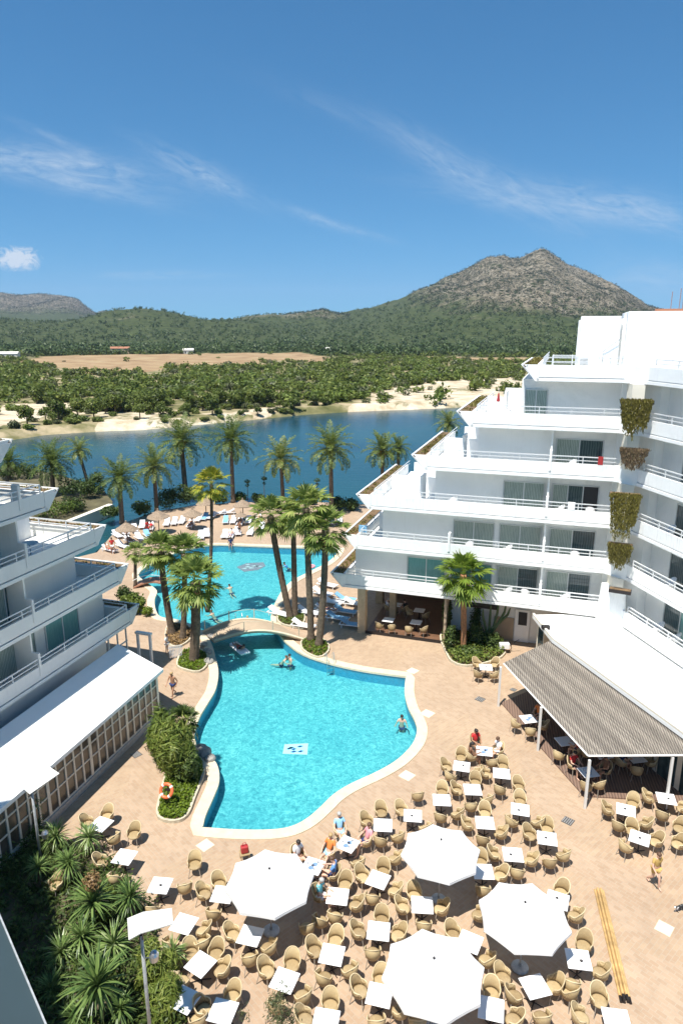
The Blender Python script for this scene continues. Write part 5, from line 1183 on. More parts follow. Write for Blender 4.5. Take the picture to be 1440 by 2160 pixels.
# ================================================================== FURNITURE
def tub_chair():
    root = empty('rattan_chair', (0, 0, 0))
    # seat
    b = MB(); pr = [(.0, .40), (.23, .40), (.255, .42), (.25, .455), (.20, .475), (0, .478)]
    b.lathe([(max(r, .001), z) for r, z in pr], 16)
    for i, v in enumerate(b.v): b.v[i] = (v[0] * 1.02, v[1] * 1.02 + .02, v[2])
    b.build('seat', M['rattan'], root, smooth=True)
    # curved shell: arms and back in one, open to the front (+y)
    n = 22; vs = []; fs = []; top = []
    for i in range(n + 1):
        a = R(-90) + R(238) * (i / n - .5); q = abs(i / n - .5) * 2; hb = .66 + .25 * max(0, 1 - (q / .62) ** 2.4) if q < .62 else .66 - .05 * (q - .62)
        flare = 1 + .10 * (hb - .66) / .25
        for (r, z) in ((.262, .40), (.285, .55), (.30 * flare, hb), (.272 * flare, hb - .005), (.258, .55), (.235, .40)):
            vs.append((math.cos(a) * r, math.sin(a) * r * 1.0 + .0, z))
        top.append((math.cos(a) * .287 * flare, math.sin(a) * .287 * flare, hb))
    for i in range(n):
        for k in range(6): fs.append((i * 6 + k, i * 6 + (k + 1) % 6, (i + 1) * 6 + (k + 1) % 6, (i + 1) * 6 + k))
    fs += [tuple(range(6)), tuple(n * 6 + k for k in range(6))[::-1]]
    MB().add(vs, fs).build('backrest', M['rattan'], root, smooth=True)
    e0 = (top[0][0], top[0][1] + .02, .62); b = MB(); b.tube([(top[0][0] * .9, top[0][1], .42), top[0]] + top[1:-1] + [top[-1], (top[-1][0] * .9, top[-1][1], .42)], .021, 6)
    b.build('rim', M['rattanrim'], root, smooth=True)
    for sx_, sy_ in ((-1, 1), (1, 1), (-1, -1), (1, -1)):
        b = MB(); b.bar((sx_ * .17, sy_ * .17, .41), (sx_ * .25, sy_ * .25, 0), .017, .014); b.build('leg', M['legm'], root)
    return root
def square_table():
    root = empty('table', (0, 0, 0))
    MB().box(-.41, .41, -.41, .41, .715, .745).build('tabletop', M['tabletop'], root, bevel=.012)
    b = MB(); b.bar((0, 0, .04), (0, 0, .715), .035, n=10); b.build('pedestal', M['darkm'], root)
    for k in range(4):
        a = R(45 + 90 * k); MB().bar((0, 0, .06), (math.cos(a) * .34, math.sin(a) * .34, .02), .022, .016).build('foot', M['darkm'], root)
    return root
CH0, TB0 = tub_chair(), square_table(); used = {'c': False, 't': False}
def inst(key, proto, loc, rz, label, group, cat):
    o = proto if not used[key] else copy_tree(proto)
    used[key] = True; o.location = loc; o.rotation_euler = (0, 0, rz); o.scale = (1.03,) * 3 if key == 'c' else (1, 1, 1); return tag(o, label, cat, group)
b = MB(); b.lathe([(.001, 0.004), (.045, .0), (.055, .035), (.045, .035), (.038, .012), (.001, .010)], 10); ASH = b.mesh('ashtray', True); ASH.materials.append(M['darkm'])
# tables: pixel of the top, turn, description, chairs (pixels), ashtray?
T = [
 (213, 1738, -22, 'nearest the left pavilion', [(184, 1733), (226, 1716), (240, 1765)], 0),
 (263, 1807, -12, 'second from the left pavilion', [(213, 1815), (243, 1848)], 0),
 (338, 1867, -6, 'with the round menu disc beside the lamp panel', [(322, 1913)], 1),
 (470, 1886, -8, 'half under the left parasol', [(430, 1880), (460, 1908), (462, 1860)], 0),
 (388, 1948, -18, 'just right of the tall lamp panel', [(364, 1983), (424, 1958), (427, 1985)], 0),
 (423, 2033, -32, 'right of the tall lamp pole', [(402, 2004), (456, 2006), (396, 2056), (467, 2040)], 0),
 (390, 2108, -25, 'in the shadow beside the soft green bushes', [(372, 2085), (402, 2128)], 0),
 (470, 2133, -14, 'at the bottom edge left of the young olive', [(434, 2125), (487, 2103)], 0),
 (528, 1973, -14, 'at the near edge of the left parasol', [(494, 1968), (527, 2008), (563, 1992)], 0),
 (600, 2067, -20, 'under the olive twigs', [(562, 2042), (616, 2028), (632, 2092), (590, 2098)], 0),
 (700, 2013, -12, 'between left and bottom parasol', [(668, 2002), (708, 1978), (687, 2048), (734, 2040)], 0),
 (798, 1963, -8, 'above the bottom parasol', [(764, 1963), (805, 1934), (788, 1998), (836, 1967)], 0),
 (712, 1890, -8, 'right of the left parasol', [(680, 1886), (728, 1860), (707, 1925), (747, 1903)], 0),
 (797, 1855, -25, 'left of the upper parasol', [(764, 1845), (808, 1832), (786, 1888), (830, 1874)], 0),
 (733, 1780, -30, 'where guests in blue sit by the pool', [(718, 1750), (754, 1817), (770, 1770)], 1),
 (660, 1826, -22, 'touching the left parasol, with an ashtray', [(694, 1793), (628, 1802), (703, 1840)], 1),
 (807, 1740, -4, 'second nearest the pool corner', [(773, 1730), (803, 1702), (803, 1768), (838, 1762)], 0),
 (870, 1720, -6, 'above the upper parasol with an ashtray', [(846, 1706), (892, 1740)], 1),
 (931, 1687, -4, 'left of the middle rows, nearest the pool bulge', [(932, 1666), (929, 1720), (963, 1714)], 0),
 (996, 1665, -3, 'in the middle of the upper rows', [(966, 1664), (1002, 1645), (992, 1697), (1022, 1682)], 0),
 (973, 1616, -14, 'left of the table with three guests', [(941, 1614), (972, 1592), (1001, 1628), (950, 1634)], 1),
 (1021, 1584, -10, 'farthest up in the open, where three guests sit', [(994, 1592), (1002, 1563), (1050, 1580), (1036, 1604)], 1),
 (1057, 1631, -10, 'right of the upper rows below the three guests', [(1028, 1630), (1060, 1611), (1054, 1662)], 0),
 (1096, 1707, -14, 'upper right of the middle rows with an ashtray', [(1096, 1685), (1080, 1728), (1132, 1731)], 1),
 (1022, 1735, -5, 'in the centre of the middle rows', [(993, 1737), (1022, 1710), (1018, 1768), (1049, 1751)], 0),
 (1153, 1768, -12, 'at the right end of the middle rows', [(1116, 1757), (1153, 1743), (1186, 1800), (1158, 1816)], 1),
 (1081, 1802, -6, 'above the right parasol with an ashtray', [(1047, 1800), (1115, 1810), (1090, 1836)], 1),
 (1018, 1838, -2, 'at the right edge of the upper parasol', [(1013, 1812), (1046, 1842), (1018, 1872)], 0),
 (890, 1908, -4, 'below the upper parasol', [(857, 1910), (926, 1912), (893, 1942), (874, 1884)], 0),
 (990, 1986, -28, 'at the top right of the bottom parasol', [(957, 1967), (1016, 2012)], 0),
 (1175, 1898, -24, 'at the top right of the right parasol', [(1183, 1877), (1203, 1921)], 1),
 (1219, 2023, -8, 'left of the bamboo poles', [(1231, 1987), (1256, 2042), (1205, 2070)], 1),
 (1128, 2080, 14, 'below the right parasol', [(1088, 2094), (1163, 2076), (1060, 2056)], 0),
 (1035, 2127, -14, 'right of the bottom parasol', [(1036, 2088), (1076, 2143)], 0),
 (800, 2098, -14, 'left of the bottom parasol', [(764, 2086), (803, 2062), (795, 2140), (832, 2120)], 0),
 (687, 2153, -10, 'at the bottom edge right of the olive', [(695, 2122), (648, 2146)], 0),
 (1300, 2152, -8, 'at the bottom right corner', [(1263, 2102), (1224, 2140)], 0),
 (1319, 1708, -22, 'left of the group near the deck corner', [(1286, 1706), (1334, 1690), (1304, 1738), (1360, 1734)], 1),
 (1404, 1684, -14, 'at the right edge beside the deck', [(1372, 1681), (1396, 1716), (1432, 1698)], 1),
 (1348, 1767, -30, 'nearest the walking guest on the right', [(1320, 1782), (1332, 1746), (1383, 1770)], 1),
 (1024, 1407, -6, 'beside the orange palm bed', [(1005, 1398), (1043, 1398), (1008, 1420), (1041, 1421)], 1),
]
TD = [ # under the pergola and in the cafe: z of floor, x,y pixel of the top
 (1114, 1516, 11, 'at the upper left corner of the deck', [(1088, 1524), (1118, 1540), (1136, 1504), (1145, 1528)], .07),
 (1190, 1563, 11, 'in the middle of the deck edge', [(1178, 1590), (1216, 1578), (1204, 1548)], .07),
 (1240, 1628, 11, 'at the near corner of the deck', [(1208, 1610), (1258, 1648), (1282, 1618), (1236, 1655)], .07),
 (1340, 1598, 11, 'under the near edge of the pergola', [(1312, 1604), (1362, 1604), (1342, 1622)], .07),
 (1270, 1590, 11, 'deep in the shade behind the corner post', [(1246, 1588), (1292, 1596)], .07),
 (819, 1307, -18, 'front left in the open cafe', [(800, 1318), (826, 1322)], .03),
 (877, 1312, -18, 'front right in the open cafe', [(862, 1326), (893, 1326)], .03),
 (884, 1287, -18, 'back right in the open cafe', [(868, 1290), (896, 1296)], .03),
 (836, 1275, -18, 'back left in the open cafe', [(820, 1280), (850, 1282)], .03),
]
frs = RS(44)
def side_word(dx, dy):
    a = math.degrees(math.atan2(dy, dx)) % 360
    return ['right of', 'behind and right of', 'behind', 'behind and left of', 'left of', 'in front and left of', 'in front of', 'in front and right of'][int((a + 22.5) // 45) % 8]
CHAIRS = []; seen = {}
b = MB(); b.lathe([(.001, 0), (.034, 0), (.038, .10), (.034, .10), (.031, .01), (.001, .01)], 10); GLS = b.mesh('glass', True); GLS.materials.append(M['metal'])
b = MB(); b.lathe([(.001, 0), (.06, 0), (.11, .018), (.105, .02), (.055, .006), (.001, .006)], 14); PLT = b.mesh('plate', True); PLT.materials.append(mat('patterned_plate', (.18, .28, .45), .3, var=.5, vscale=18))
SERVED = {15: 'poolside', 16: 'parasol side', 22: 'topmost open', 42: 'upper deck'}
def set_table(px, py, rot, desc, chairs, ash, fz=0.0):
    t_ = G(px, py, .745 + fz); rz = R(rot)
    inst('t', TB0, (t_.x, t_.y, fz), rz, 'white square table ' + desc, 'white square tables', 'table')
    if ash: o = link('ashtray', ASH, None, None, (t_.x + frs.uniform(-.12, .12), t_.y + frs.uniform(-.1, .1), .747 + fz)); tag(o, 'small dark ashtray on the table ' + desc, 'ashtray', 'ashtrays on the white tables')
    if 'guests sit' in desc or 'guests in blue' in desc or 'touching' in desc or 'corner of the deck' in desc:
        for q, (dx, dy) in enumerate([(.2, .15), (-.22, .1), (.05, -.22)]):
            tag(link('glass', GLS, None, None, (t_.x + dx, t_.y + dy, .747 + fz)), 'glass, %s one on the table %s' % (['far right', 'left', 'near'][q], desc), 'glass')
        for q, (dx, dy) in enumerate([(.08, .06), (-.08, -.12)]):
            tag(link('plate', PLT, None, None, (t_.x + dx, t_.y + dy, .747 + fz)), 'dark plate, %s one on the table %s' % (['farther', 'nearer'][q], desc), 'plate')
    for (cx, cy) in chairs:
        c = G(cx, cy, .62 + fz); d = Vector((c.x - t_.x, c.y - t_.y)); l = max(d.length, .74); d = d.normalized() * min(l, 1.15)
        p = (t_.x + d.x, t_.y + d.y); w = side_word(d.x, d.y); lab = 'rattan armchair %s the table %s' % (w, desc)
        if lab in seen: lab = 'rattan armchair, farther one %s the table %s' % (w, desc)
        seen[lab] = 1
        rz_ = math.atan2(-d.y, -d.x) - math.pi / 2 + frs.uniform(-.3, .3)
        if len(lab.split()) > 16: lab = lab.replace('rattan armchair', 'armchair').replace('in front and', 'before and')
        inst('c', CH0, (p[0], p[1], fz), rz_, lab, 'rattan armchairs around the white tables', 'chair'); CHAIRS.append((p, rz_))
for a in T: set_table(*a)
for (px, py, rot, desc, ch, fz) in TD: set_table(px, py, rot, desc, ch, 0, fz)
# chairs standing by themselves
for px, py, rz_, lab in [(283, 1755, 170, 'lone rattan armchair between two left tables and the pool, turned to the camera'), (411, 1818, 185, 'lone rattan armchair in the open below the pool corner'), (390, 1868, 20, 'rattan armchair seen from behind, left of the pair by the left parasol'),
    (118, 1862, 150, 'tan armchair half hidden among the garden plants'), (880, 1676, 10, 'lone rattan armchair above the upper parasol, near the pool coping'), (1093, 1655, 195, 'lone rattan armchair at the upper right of the middle rows'),
    (832, 1808, 60, 'rattan armchair at the left edge of the upper parasol'), (647, 1952, 20, 'rattan armchair at the lower right edge of the left parasol'), (676, 1938, -30, 'rattan armchair in the shadow right of the left parasol'),
    (1010, 1925, 70, 'rattan armchair at the left edge of the right parasol'), (1433, 1742, 120, 'rattan armchair at the right edge above the walking guest'), (1430, 1776, 100, 'rattan armchair at the right edge, lower one'),
    (1200, 2088, 30, 'lone rattan armchair between right parasol and bottom right table'), (1142, 2142, 15, 'rattan armchair at the bottom edge right of the bottom parasol'), (880, 2150, 0, 'rattan armchair in the shadow of the bottom parasol')]:
    g = G(px, py, .6); inst('c', CH0, (g.x, g.y, 0), R(rz_), lab, 'rattan armchairs around the white tables', 'chair')

# ---- parasols
def parasol():
    root = empty('parasol', (0, 0, 0)); n = 8; vs = []; fs = []
    rings = [(.05, 2.82), (.45, 2.72), (.9, 2.57), (1.3, 2.41), (1.56, 2.28), (1.565, 2.16)]
    for r, z in rings:
        for k in range(24):
            a = 2 * math.pi * k / 24; fc = 1 / math.cos(((a + math.pi / 8) % (math.pi / 4)) - math.pi / 8); h = (a % (math.pi / 4)) / (math.pi / 4); sag = -.035 * math.sin(h * math.pi) * (r / 1.56)
            q = math.cos(math.pi / 8) / math.cos((a % (math.pi / 4)) - math.pi / 8) * (1 - .032 * math.sin(h * math.pi) * (r / 1.56)) * 1.02
            vs.append((r * q * math.cos(a), r * q * math.sin(a), z + sag))
    for i in range(len(rings) - 1):
        for k in range(24): fs.append((i * 24 + k, i * 24 + (k + 1) % 24, (i + 1) * 24 + (k + 1) % 24, (i + 1) * 24 + k))
    fs.append(tuple(range(24))); MB().add(vs, fs).build('canopy', M['canvas'], root)
    b = MB(); b.ball((0, 0, 2.86), .045, 8, 5); b.build('finial', M['darkm'], root, smooth=True)
    b = MB(); b.bar((0, 0, .06), (0, 0, 2.8), .03, n=10); b.build('pole', M['umbpole'], root, smooth=True)
    b = MB(); b.lathe([(.001, .0), (.30, 0), (.31, .05), (.26, .09), (.06, .11), (.05, .22), (.001, .22)], 20); b.build('base', M['pole'], root)
    for k in range(8):
        a = k * math.pi / 4; MB().bar((.04 * math.cos(a), .04 * math.sin(a), 2.76), (1.55 * math.cos(a), 1.55 * math.sin(a), 2.24), .012, n=4).build('rib', M['darkm'], root)
    for k in range(8):
        a = k * math.pi / 4; MB().bar((.04 * math.cos(a), .04 * math.sin(a), 2.1), (.8 * math.cos(a), .8 * math.sin(a), 2.46), .010, n=4).build('strut', M['darkm'], root)
    return root
p0 = parasol(); first = True
for px, py, rz_, sc, lab in [(568, 1832, 12, 1.04, 'white octagonal parasol at the left, beside the seated guests'), (930, 1771, 4, .98, 'white octagonal parasol farthest from the camera, below the middle rows'),
                             (1107, 1903, 20, 1.0, 'white octagonal parasol at the right, above the bamboo side tables'), (915, 2021, 6, 1.04, 'white octagonal parasol nearest the camera at the bottom')]:
    g = G(px, py, 2.85); o = p0 if first else copy_tree(p0); first = False; o.location = (g.x, g.y, 0); o.rotation_euler = (0, 0, R(rz_)); o.scale = (sc, sc, 1); tag(o, lab, 'parasol', 'white parasols over the terrace tables')
# ---- thatched sunshades
def sunshade():
    root = empty('thatched_sunshade', (0, 0, 0)); b = MB()
    b.lathe([(.02, 2.65), (.10, 2.60), (.45, 2.38), (.85, 2.12), (1.16, 1.92), (1.20, 1.84), (1.08, 1.88), (.4, 2.25), (.02, 2.45)], 22)
    for i, v in enumerate(b.v):
        k = 1 + .06 * math.sin(i * 12.9898) ; b.v[i] = (v[0] * k, v[1] * k, v[2] + .03 * math.sin(i * 7.7))
    b.build('thatch', M['thatch'], root); b = MB(); b.lathe([(.001, 2.86), (.08, 2.80), (.10, 2.6), (.16, 2.52)], 10); b.build('tip', M['thatch'], root)
    b = MB(); b.bar((0, 0, 0), (0, 0, 2.5), .05, n=8); b.build('pole', M['bark'], root); return root
s0 = sunshade(); first = True
for px, py, sc, lab in [(267, 1116, 1.0, 'leftmost thatched sunshade, by the lagoon inlet'), (334, 1090, 1.02, 'second thatched sunshade from the left, in front of dark bushes'), (406, 1086, .9, 'light tan thatched sunshade over the white loungers, third from left'),
    (434, 1062, .95, 'thatched sunshade behind the thin orange crowned palm'), (512, 1066, .98, 'thatched sunshade right of the straight palm trunk'), (508, 1088, .6, 'small closed grey sunshade between loungers'), (603, 1066, .95, 'thatched sunshade half hidden behind the cluster of four palms'),
    (688, 1076, 1.0, 'rightmost thatched sunshade near the stepped wing')]:
    g = G(px, py, 1.9 * sc); o = s0 if first else copy_tree(s0); first = False; o.location = (g.x, g.y, 0); o.rotation_euler = (0, 0, px); o.scale = (sc, sc, sc); tag(o, lab, 'sunshade', 'thatched sunshades on the far sun terrace')
# ---- sun loungers
def lounger(blue=False):
    root = empty('sun_lounger', (0, 0, 0)); m_ = M['plasticb'] if blue else M['plastic']
    b = MB()
    for x in (-.31, .31): b.box(x - .03, x + .03, -.95, .95, .26, .32)
    b.box(-.28, .28, .89, .95, .26, .32).box(-.28, .28, -.95, -.89, .26, .32); b.build('frame', M['plastic'], root)
    MB().box(-.285, .285, -.9, .25, .30, .36).build('seat', m_, root, bevel=.015)
    b = MB(); b.add([(-.285, .26, .30), (.285, .26, .30), (.285, .88, .66), (-.285, .88, .66), (-.285, .23, .36), (.285, .23, .36), (.285, .85, .72), (-.285, .85, .72)], [(0, 3, 2, 1), (4, 5, 6, 7), (0, 1, 5, 4), (1, 2, 6, 5), (2, 3, 7, 6), (3, 0, 4, 7)]); b.build('backrest', m_, root)
    for x in (-.29, .29):
        for y in (-.75, .75): MB().box(x - .025, x + .025, y - .025, y + .025, 0, .26).build('leg', M['plastic'], root)
    return root
lw, lb = lounger(), lounger(True); st_ = {0: True, 1: True}
LG = [(248, 1128, 40, 0), (262, 1122, 40, 0), (284, 1116, 20, 0), (300, 1108, 10, 0), (318, 1112, 10, 0), (352, 1103, 5, 0), (368, 1101, 5, 0), (384, 1099, 0, 0), (402, 1106, 0, 0), (419, 1094, -5, 0), (432, 1091, -5, 1), (446, 1089, -10, 0), (461, 1082, -80, 0), (480, 1080, -80, 0),
      (476, 1098, 5, 1), (492, 1098, 0, 0), (506, 1102, 0, 0), (524, 1098, 0, 0), (545, 1094, 0, 0), (424, 1130, 10, 0), (436, 1126, 10, 0), (474, 1128, 0, 0), (487, 1128, 0, 0), (502, 1122, 10, 0), (528, 1122, 0, 0), (552, 1112, 0, 0), (575, 1118, 5, 1), (600, 1116, 0, 0), (632, 1112, 0, 0), (655, 1108, 0, 0), (676, 1104, 0, 0), (700, 1100, 0, 0), (716, 1096, 0, 0),
      (258, 1150, 50, 0), (276, 1140, 50, 0), (296, 1134, 40, 0), (312, 1128, 30, 1), (232, 1158, 60, 0),
      (588, 1292, 60, 0), (640, 1318, 70, 0), (650, 1290, 70, 0), (680, 1250, 60, 0), (690, 1232, 60, 0), (688, 1285, 65, 0), (700, 1268, 65, 0), (712, 1302, 70, 1), (728, 1288, 70, 1), (742, 1316, 75, 1), (728, 1262, 70, 1), (748, 1272, 70, 0)]
for i, (px, py, rz_, c) in enumerate(LG):
    g = G(px, py, .3); pr_ = (lb if c else lw); o = pr_ if st_[c] else copy_tree(pr_); st_[c] = False
    o.location = (g.x, g.y, 0); o.rotation_euler = (0, 0, R(rz_))
    col = 'blue cushioned' if c else 'white'
    if i < 19: lab = '%s lounger facing the pool, number %s along the row at the lagoon edge' % (col, ['one', 'two', 'three', 'four', 'five', 'six', 'seven', 'eight', 'nine', 'ten', 'eleven', 'twelve', 'thirteen', 'fourteen', 'fifteen', 'sixteen', 'seventeen', 'eighteen', 'nineteen'][i])
    elif i < 33: lab = '%s lounger at the far pool side, %s in the front row' % (col, ['leftmost', 'second from left', 'third from left', 'fourth from left', 'fifth from left', 'sixth from left', 'seventh from left', 'eighth from left', 'seventh from right', 'fifth from right', 'fourth from right', 'third from right', 'second from right', 'rightmost'][i - 19])
    elif i < 38: lab = '%s lounger on the terrace by the inlet, %s' % (col, ['second from the lagoon corner', 'in the middle of its row', 'second from the pool', 'nearest the pool', 'in the corner above the left building'][i - 33])
    else: lab = '%s lounger beside the wing corner, %s' % (col, ['beside the farther palm bed', 'right of the nearest cluster trunk', 'behind the nearest cluster trunk', 'second row at the pool curve', 'farthest one at the pool curve', 'in the palm shade, left one', 'in the palm shade, right one', 'left of the two blue ones before the column', 'middle blue one before the column', 'blue one nearest the stone column', 'blue one under the balcony overhang', 'under the balcony overhang behind the column'][i - 38])
    tag(o, lab, 'sun lounger', 'sun loungers round the pool')

# ================================================================== BRIDGES, POOL FITTINGS, LAMPS, SMALL THINGS
a, c = G(428, 1336), G(592, 1322); a2, c2 = G(452, 1356), G(640, 1352)
root = empty('footbridge', ((a + c) / 2).to_tuple(), 0, 'arched stone footbridge over the narrow neck of the pool', 'bridge'); o_ = (a + c) / 2
n = 14; vs = []; mid = lambda u: .12 + .75 * math.sin(math.pi * u) ** 1.0
for i in range(n + 1):
    u = i / n; pf = a.lerp(c, u) - o_; pn = a2.lerp(c2, u) - o_; z = mid(u); th = .16
    vs += [(pf.x, pf.y, z), (pn.x, pn.y, z), (pn.x, pn.y, z - th), (pf.x, pf.y, z - th)]
fs = [(4 * i + k, 4 * i + (k + 1) % 4, 4 * (i + 1) + (k + 1) % 4, 4 * (i + 1) + k) for i in range(n) for k in range(4)] + [(0, 1, 2, 3), (4 * n + 3, 4 * n + 2, 4 * n + 1, 4 * n)]
MB().add(vs, fs).build('deck', M['beigewall'], root)
for (p, q, nm) in ((a, c, 'far'), (a2, c2, 'near')):
    b = MB(); pts = [((p.lerp(q, i / n) - o_).x, (p.lerp(q, i / n) - o_).y, mid(i / n) + .03) for i in range(n + 1)]; b.tube(pts, .09, 6); b.build('kerb', M['coping'], root)
    for u in (.03, .34, .66, .95):
        s_ = p.lerp(q, u) - o_; MB().box(s_.x - .03, s_.x + .03, s_.y - .03, s_.y + .03, mid(u), mid(u) + .85).build('post', M['stone'], root)
    b = MB(); b.tube([((p.lerp(q, i / n) - o_).x, (p.lerp(q, i / n) - o_).y, mid(i / n) + .84 - .10 * abs(math.sin(i / n * 3 * math.pi))) for i in range(n + 1)], .014, 5); b.build('rope', M['stone'], root)
a, c = G(286, 1236), G(352, 1228); root = empty('footbridge', ((a + c) / 2).to_tuple(), 0, 'small reddish footbridge by the left building corner', 'bridge'); o_ = (a + c) / 2
vs = []
for i in range(9):
    u = i / 8; p = a.lerp(c, u) - o_; z = .1 + .35 * math.sin(math.pi * u); vs += [(p.x, p.y - .7, z), (p.x, p.y + .7, z), (p.x, p.y + .7, z - .12), (p.x, p.y - .7, z - .12)]
MB().add(vs, [(4 * i + k, 4 * i + (k + 1) % 4, 4 * (i + 1) + (k + 1) % 4, 4 * (i + 1) + k) for i in range(8) for k in range(4)]).build('deck', mat('reddish_boards', (.42, .20, .12), .7, var=.2), root)
for s_ in (-.68, .68): MB().tube([((a.lerp(c, i / 8) - o_).x, (a.lerp(c, i / 8) - o_).y + s_, .75 + .35 * math.sin(math.pi * i / 8)) for i in range(9)], .03, 5).build('rail', M['postw'], root)
# ladders
def ladder(px, py, rz_, lab):
    g = G(px, py, .05); root = empty('pool_ladder', g, R(rz_), lab, 'pool ladder', 'pool ladders')
    for x in (-.25, .25): MB().tube([(x, .35, 0), (x, .32, .55), (x, .1, .72), (x, -.15, .6), (x, -.2, 0), (x, -.2, -1.0)], .022, 6).build('rail', M['metal'], root)
    for z in (-.3, -.6, -.9): MB().box(-.25, .25, -.24, -.16, z - .015, z + .015).build('step', M['metal'], root)
ladder(696, 1398, 15, 'steel pool ladder right of the four palm cluster'); ladder(504, 1310, 190, 'steel ladder rails behind the footbridge')
ladder(335, 1212, 60, 'steel pool ladder beside the small reddish footbridge')
# mosaics lying on the pool floor
def mosaic(pts, z, lab, m1, m2, seed):
    P = [G(*p, z) for p in pts]; c_ = sum(P, Vector()) / len(P); root = empty('pool_mosaic', (c_.x, c_.y, z), 0, lab, 'mosaic')
    MB().prism([(p - c_).xy for p in P], 0, .006).build('panel', m1, root); r = RS(seed)
    w = max((p - c_).x for p in P); h = max((p - c_).y for p in P); b = MB()
    for i in range(7):
        x = r.uniform(-.75, .65) * w; y = r.uniform(-.5, .6) * h; l = r.uniform(.15, .4) * w
        b.add([(x - l, y - .05, .01), (x, y - .12 * h - .05, .01), (x + l, y + .04, .01), (x, y + .18 * h, .01)], [(0, 1, 2, 3)])
    b.build('pattern', m2, root)
PZ = -.80
mosaic([(600, 1570), (650, 1568), (648, 1592), (596, 1590)], PZ + .012, 'small white mosaic panel with dark strokes on the floor of the near pool', mat('mosaic_white', (.9, .92, .9), .5), mat('mosaic_navy', (.02, .06, .25), .5), 2)
mosaic([(499, 1196), (520, 1188), (556, 1186), (560, 1194), (545, 1202), (515, 1206)], PZ + .012, 'long dark patterned mosaic on the floor of the far pool', mat('mosaic_brown', (.42, .22, .25), .5), mat('mosaic_pink', (.75, .5, .5), .5), 5)
# drains and covers in the paving
for px, py, w, m_, lab in ((1012, 1475, .26, 'drain', 'square drain in the paving left of the pergola'), (288, 1592, .24, 'drain', 'square drain in the paving beside the pavilion'), (1082, 1455, .18, 'drain', 'small drain near the outer pergola post'), (1197, 1732, .24, 'drain', 'square drain below the near pergola post'),
    (901, 1505, .42, 'tilew', 'pale shower tray right of the pool'), (858, 1636, .40, 'tilew', 'pale slab below the pool bulge'), (870, 1415, .40, 'tilew', 'pale slab at the right pool corner'), (433, 1783, .36, 'tilew', 'pale slab below the left pool corner'), (1400, 1958, .34, 'tilew', 'pale cover in the paving at the lower right')):
    g = G(px, py); w *= (.75 if m_ == 'tilew' else 1); root = empty('floor_cover', (g.x, g.y, 0), R(48), lab, 'floor cover'); MB().box(-w, w, -w, w, .003, .012).build('plate', M[m_], root)
    if m_ == 'drain':
        b = MB(); [b.box(-w * .8, w * .8, -w * .8 + k * w * .4, -w * .7 + k * w * .4, .013, .018) for k in range(5)]; b.build('grille', M['pole'], root)
    else: MB().box(-w - .03, w + .03, -w - .03, w + .03, .002, .006).build('rim', M['coping'], root)
# lifebuoy on its stand
g = G(352, 1668, .9); root = empty('lifebuoy_stand', (g.x, g.y, 0), R(-18), 'post holding a round orange lifebuoy in the curved bed', 'stand')
MB().bar((0, .10, 0), (0, .10, 1.25), .03).build('post', M['darkm'], root); MB().box(-.12, .12, .05, .1, .85, .95).build('hook', M['darkm'], root)
vs = []; fs = []; N, Kk = 28, 10
for i in range(N):
    a = 2 * math.pi * i / N
    for k in range(Kk): q = 2 * math.pi * k / Kk; r = .30 + .075 * math.cos(q); vs.append((r * math.cos(a), .075 * math.sin(q), r * math.sin(a)))
for i in range(N):
    for k in range(Kk): fs.append((i * Kk + k, i * Kk + (k + 1) % Kk, ((i + 1) % N) * Kk + (k + 1) % Kk, ((i + 1) % N) * Kk + k))
lb_ = MB().add(vs, fs).build('lifebuoy', M['orange'], None, smooth=True); lb_.location = (g.x, g.y - .06, .95); lb_.rotation_euler = (R(-28), 0, R(-18)); tag(lb_, 'orange and red lifebuoy ring above the bright ground cover', 'lifebuoy')
for k in range(4):
    a = R(45 + 90 * k); b = MB(); b.bar((.295 * math.cos(a) - .04 * math.sin(a), 0, .295 * math.sin(a) + .04 * math.cos(a)), (.295 * math.cos(a) + .04 * math.sin(a), 0, .295 * math.sin(a) - .04 * math.cos(a)), .083, n=10); b.build('band', M['plastic'], lb_)
# bamboo poles on the ground
p_, q_ = G(1262, 1880), G(1316, 2105); d_ = (q_ - p_).normalized(); n_ = Vector((-d_.y, d_.x, 0))
for k in range(6):
    off = n_ * ((k % 4 - 1.5) * .10); z = .05 + .085 * (k // 4); root = empty('bamboo_pole', (p_ + off + Vector((0, 0, z))).to_tuple(), 0, ['bamboo pole lying on the paving, rightmost of the bundle', 'bamboo pole lying on the paving, second from right in the bundle', 'bamboo pole lying on the paving, third from right in the bundle', 'bamboo pole lying on the paving, leftmost of the bundle', 'bamboo pole on top of the bundle, right one', 'bamboo pole on top of the bundle, left one'][k], 'bamboo pole', 'long bamboo poles on the paving')
    if k > 3: root.location = (p_ + n_ * ((k - 4.5) * .12) + Vector((0, 0, .14))).to_tuple()
    L_ = (q_ - p_).length * (1 if k != 2 else .97); pts = [d_ * (L_ * i / 24) for i in range(25)]; MB().tube([x.to_tuple() for x in pts], [.045 if i % 3 else .052 for i in range(25)], 7).build('cane', M['bamboo'], root)
    e = d_ * L_; MB().bar(e.to_tuple(), (e + d_ * .22).to_tuple(), .05, n=7).build('end_cap', M['darkm'], root)
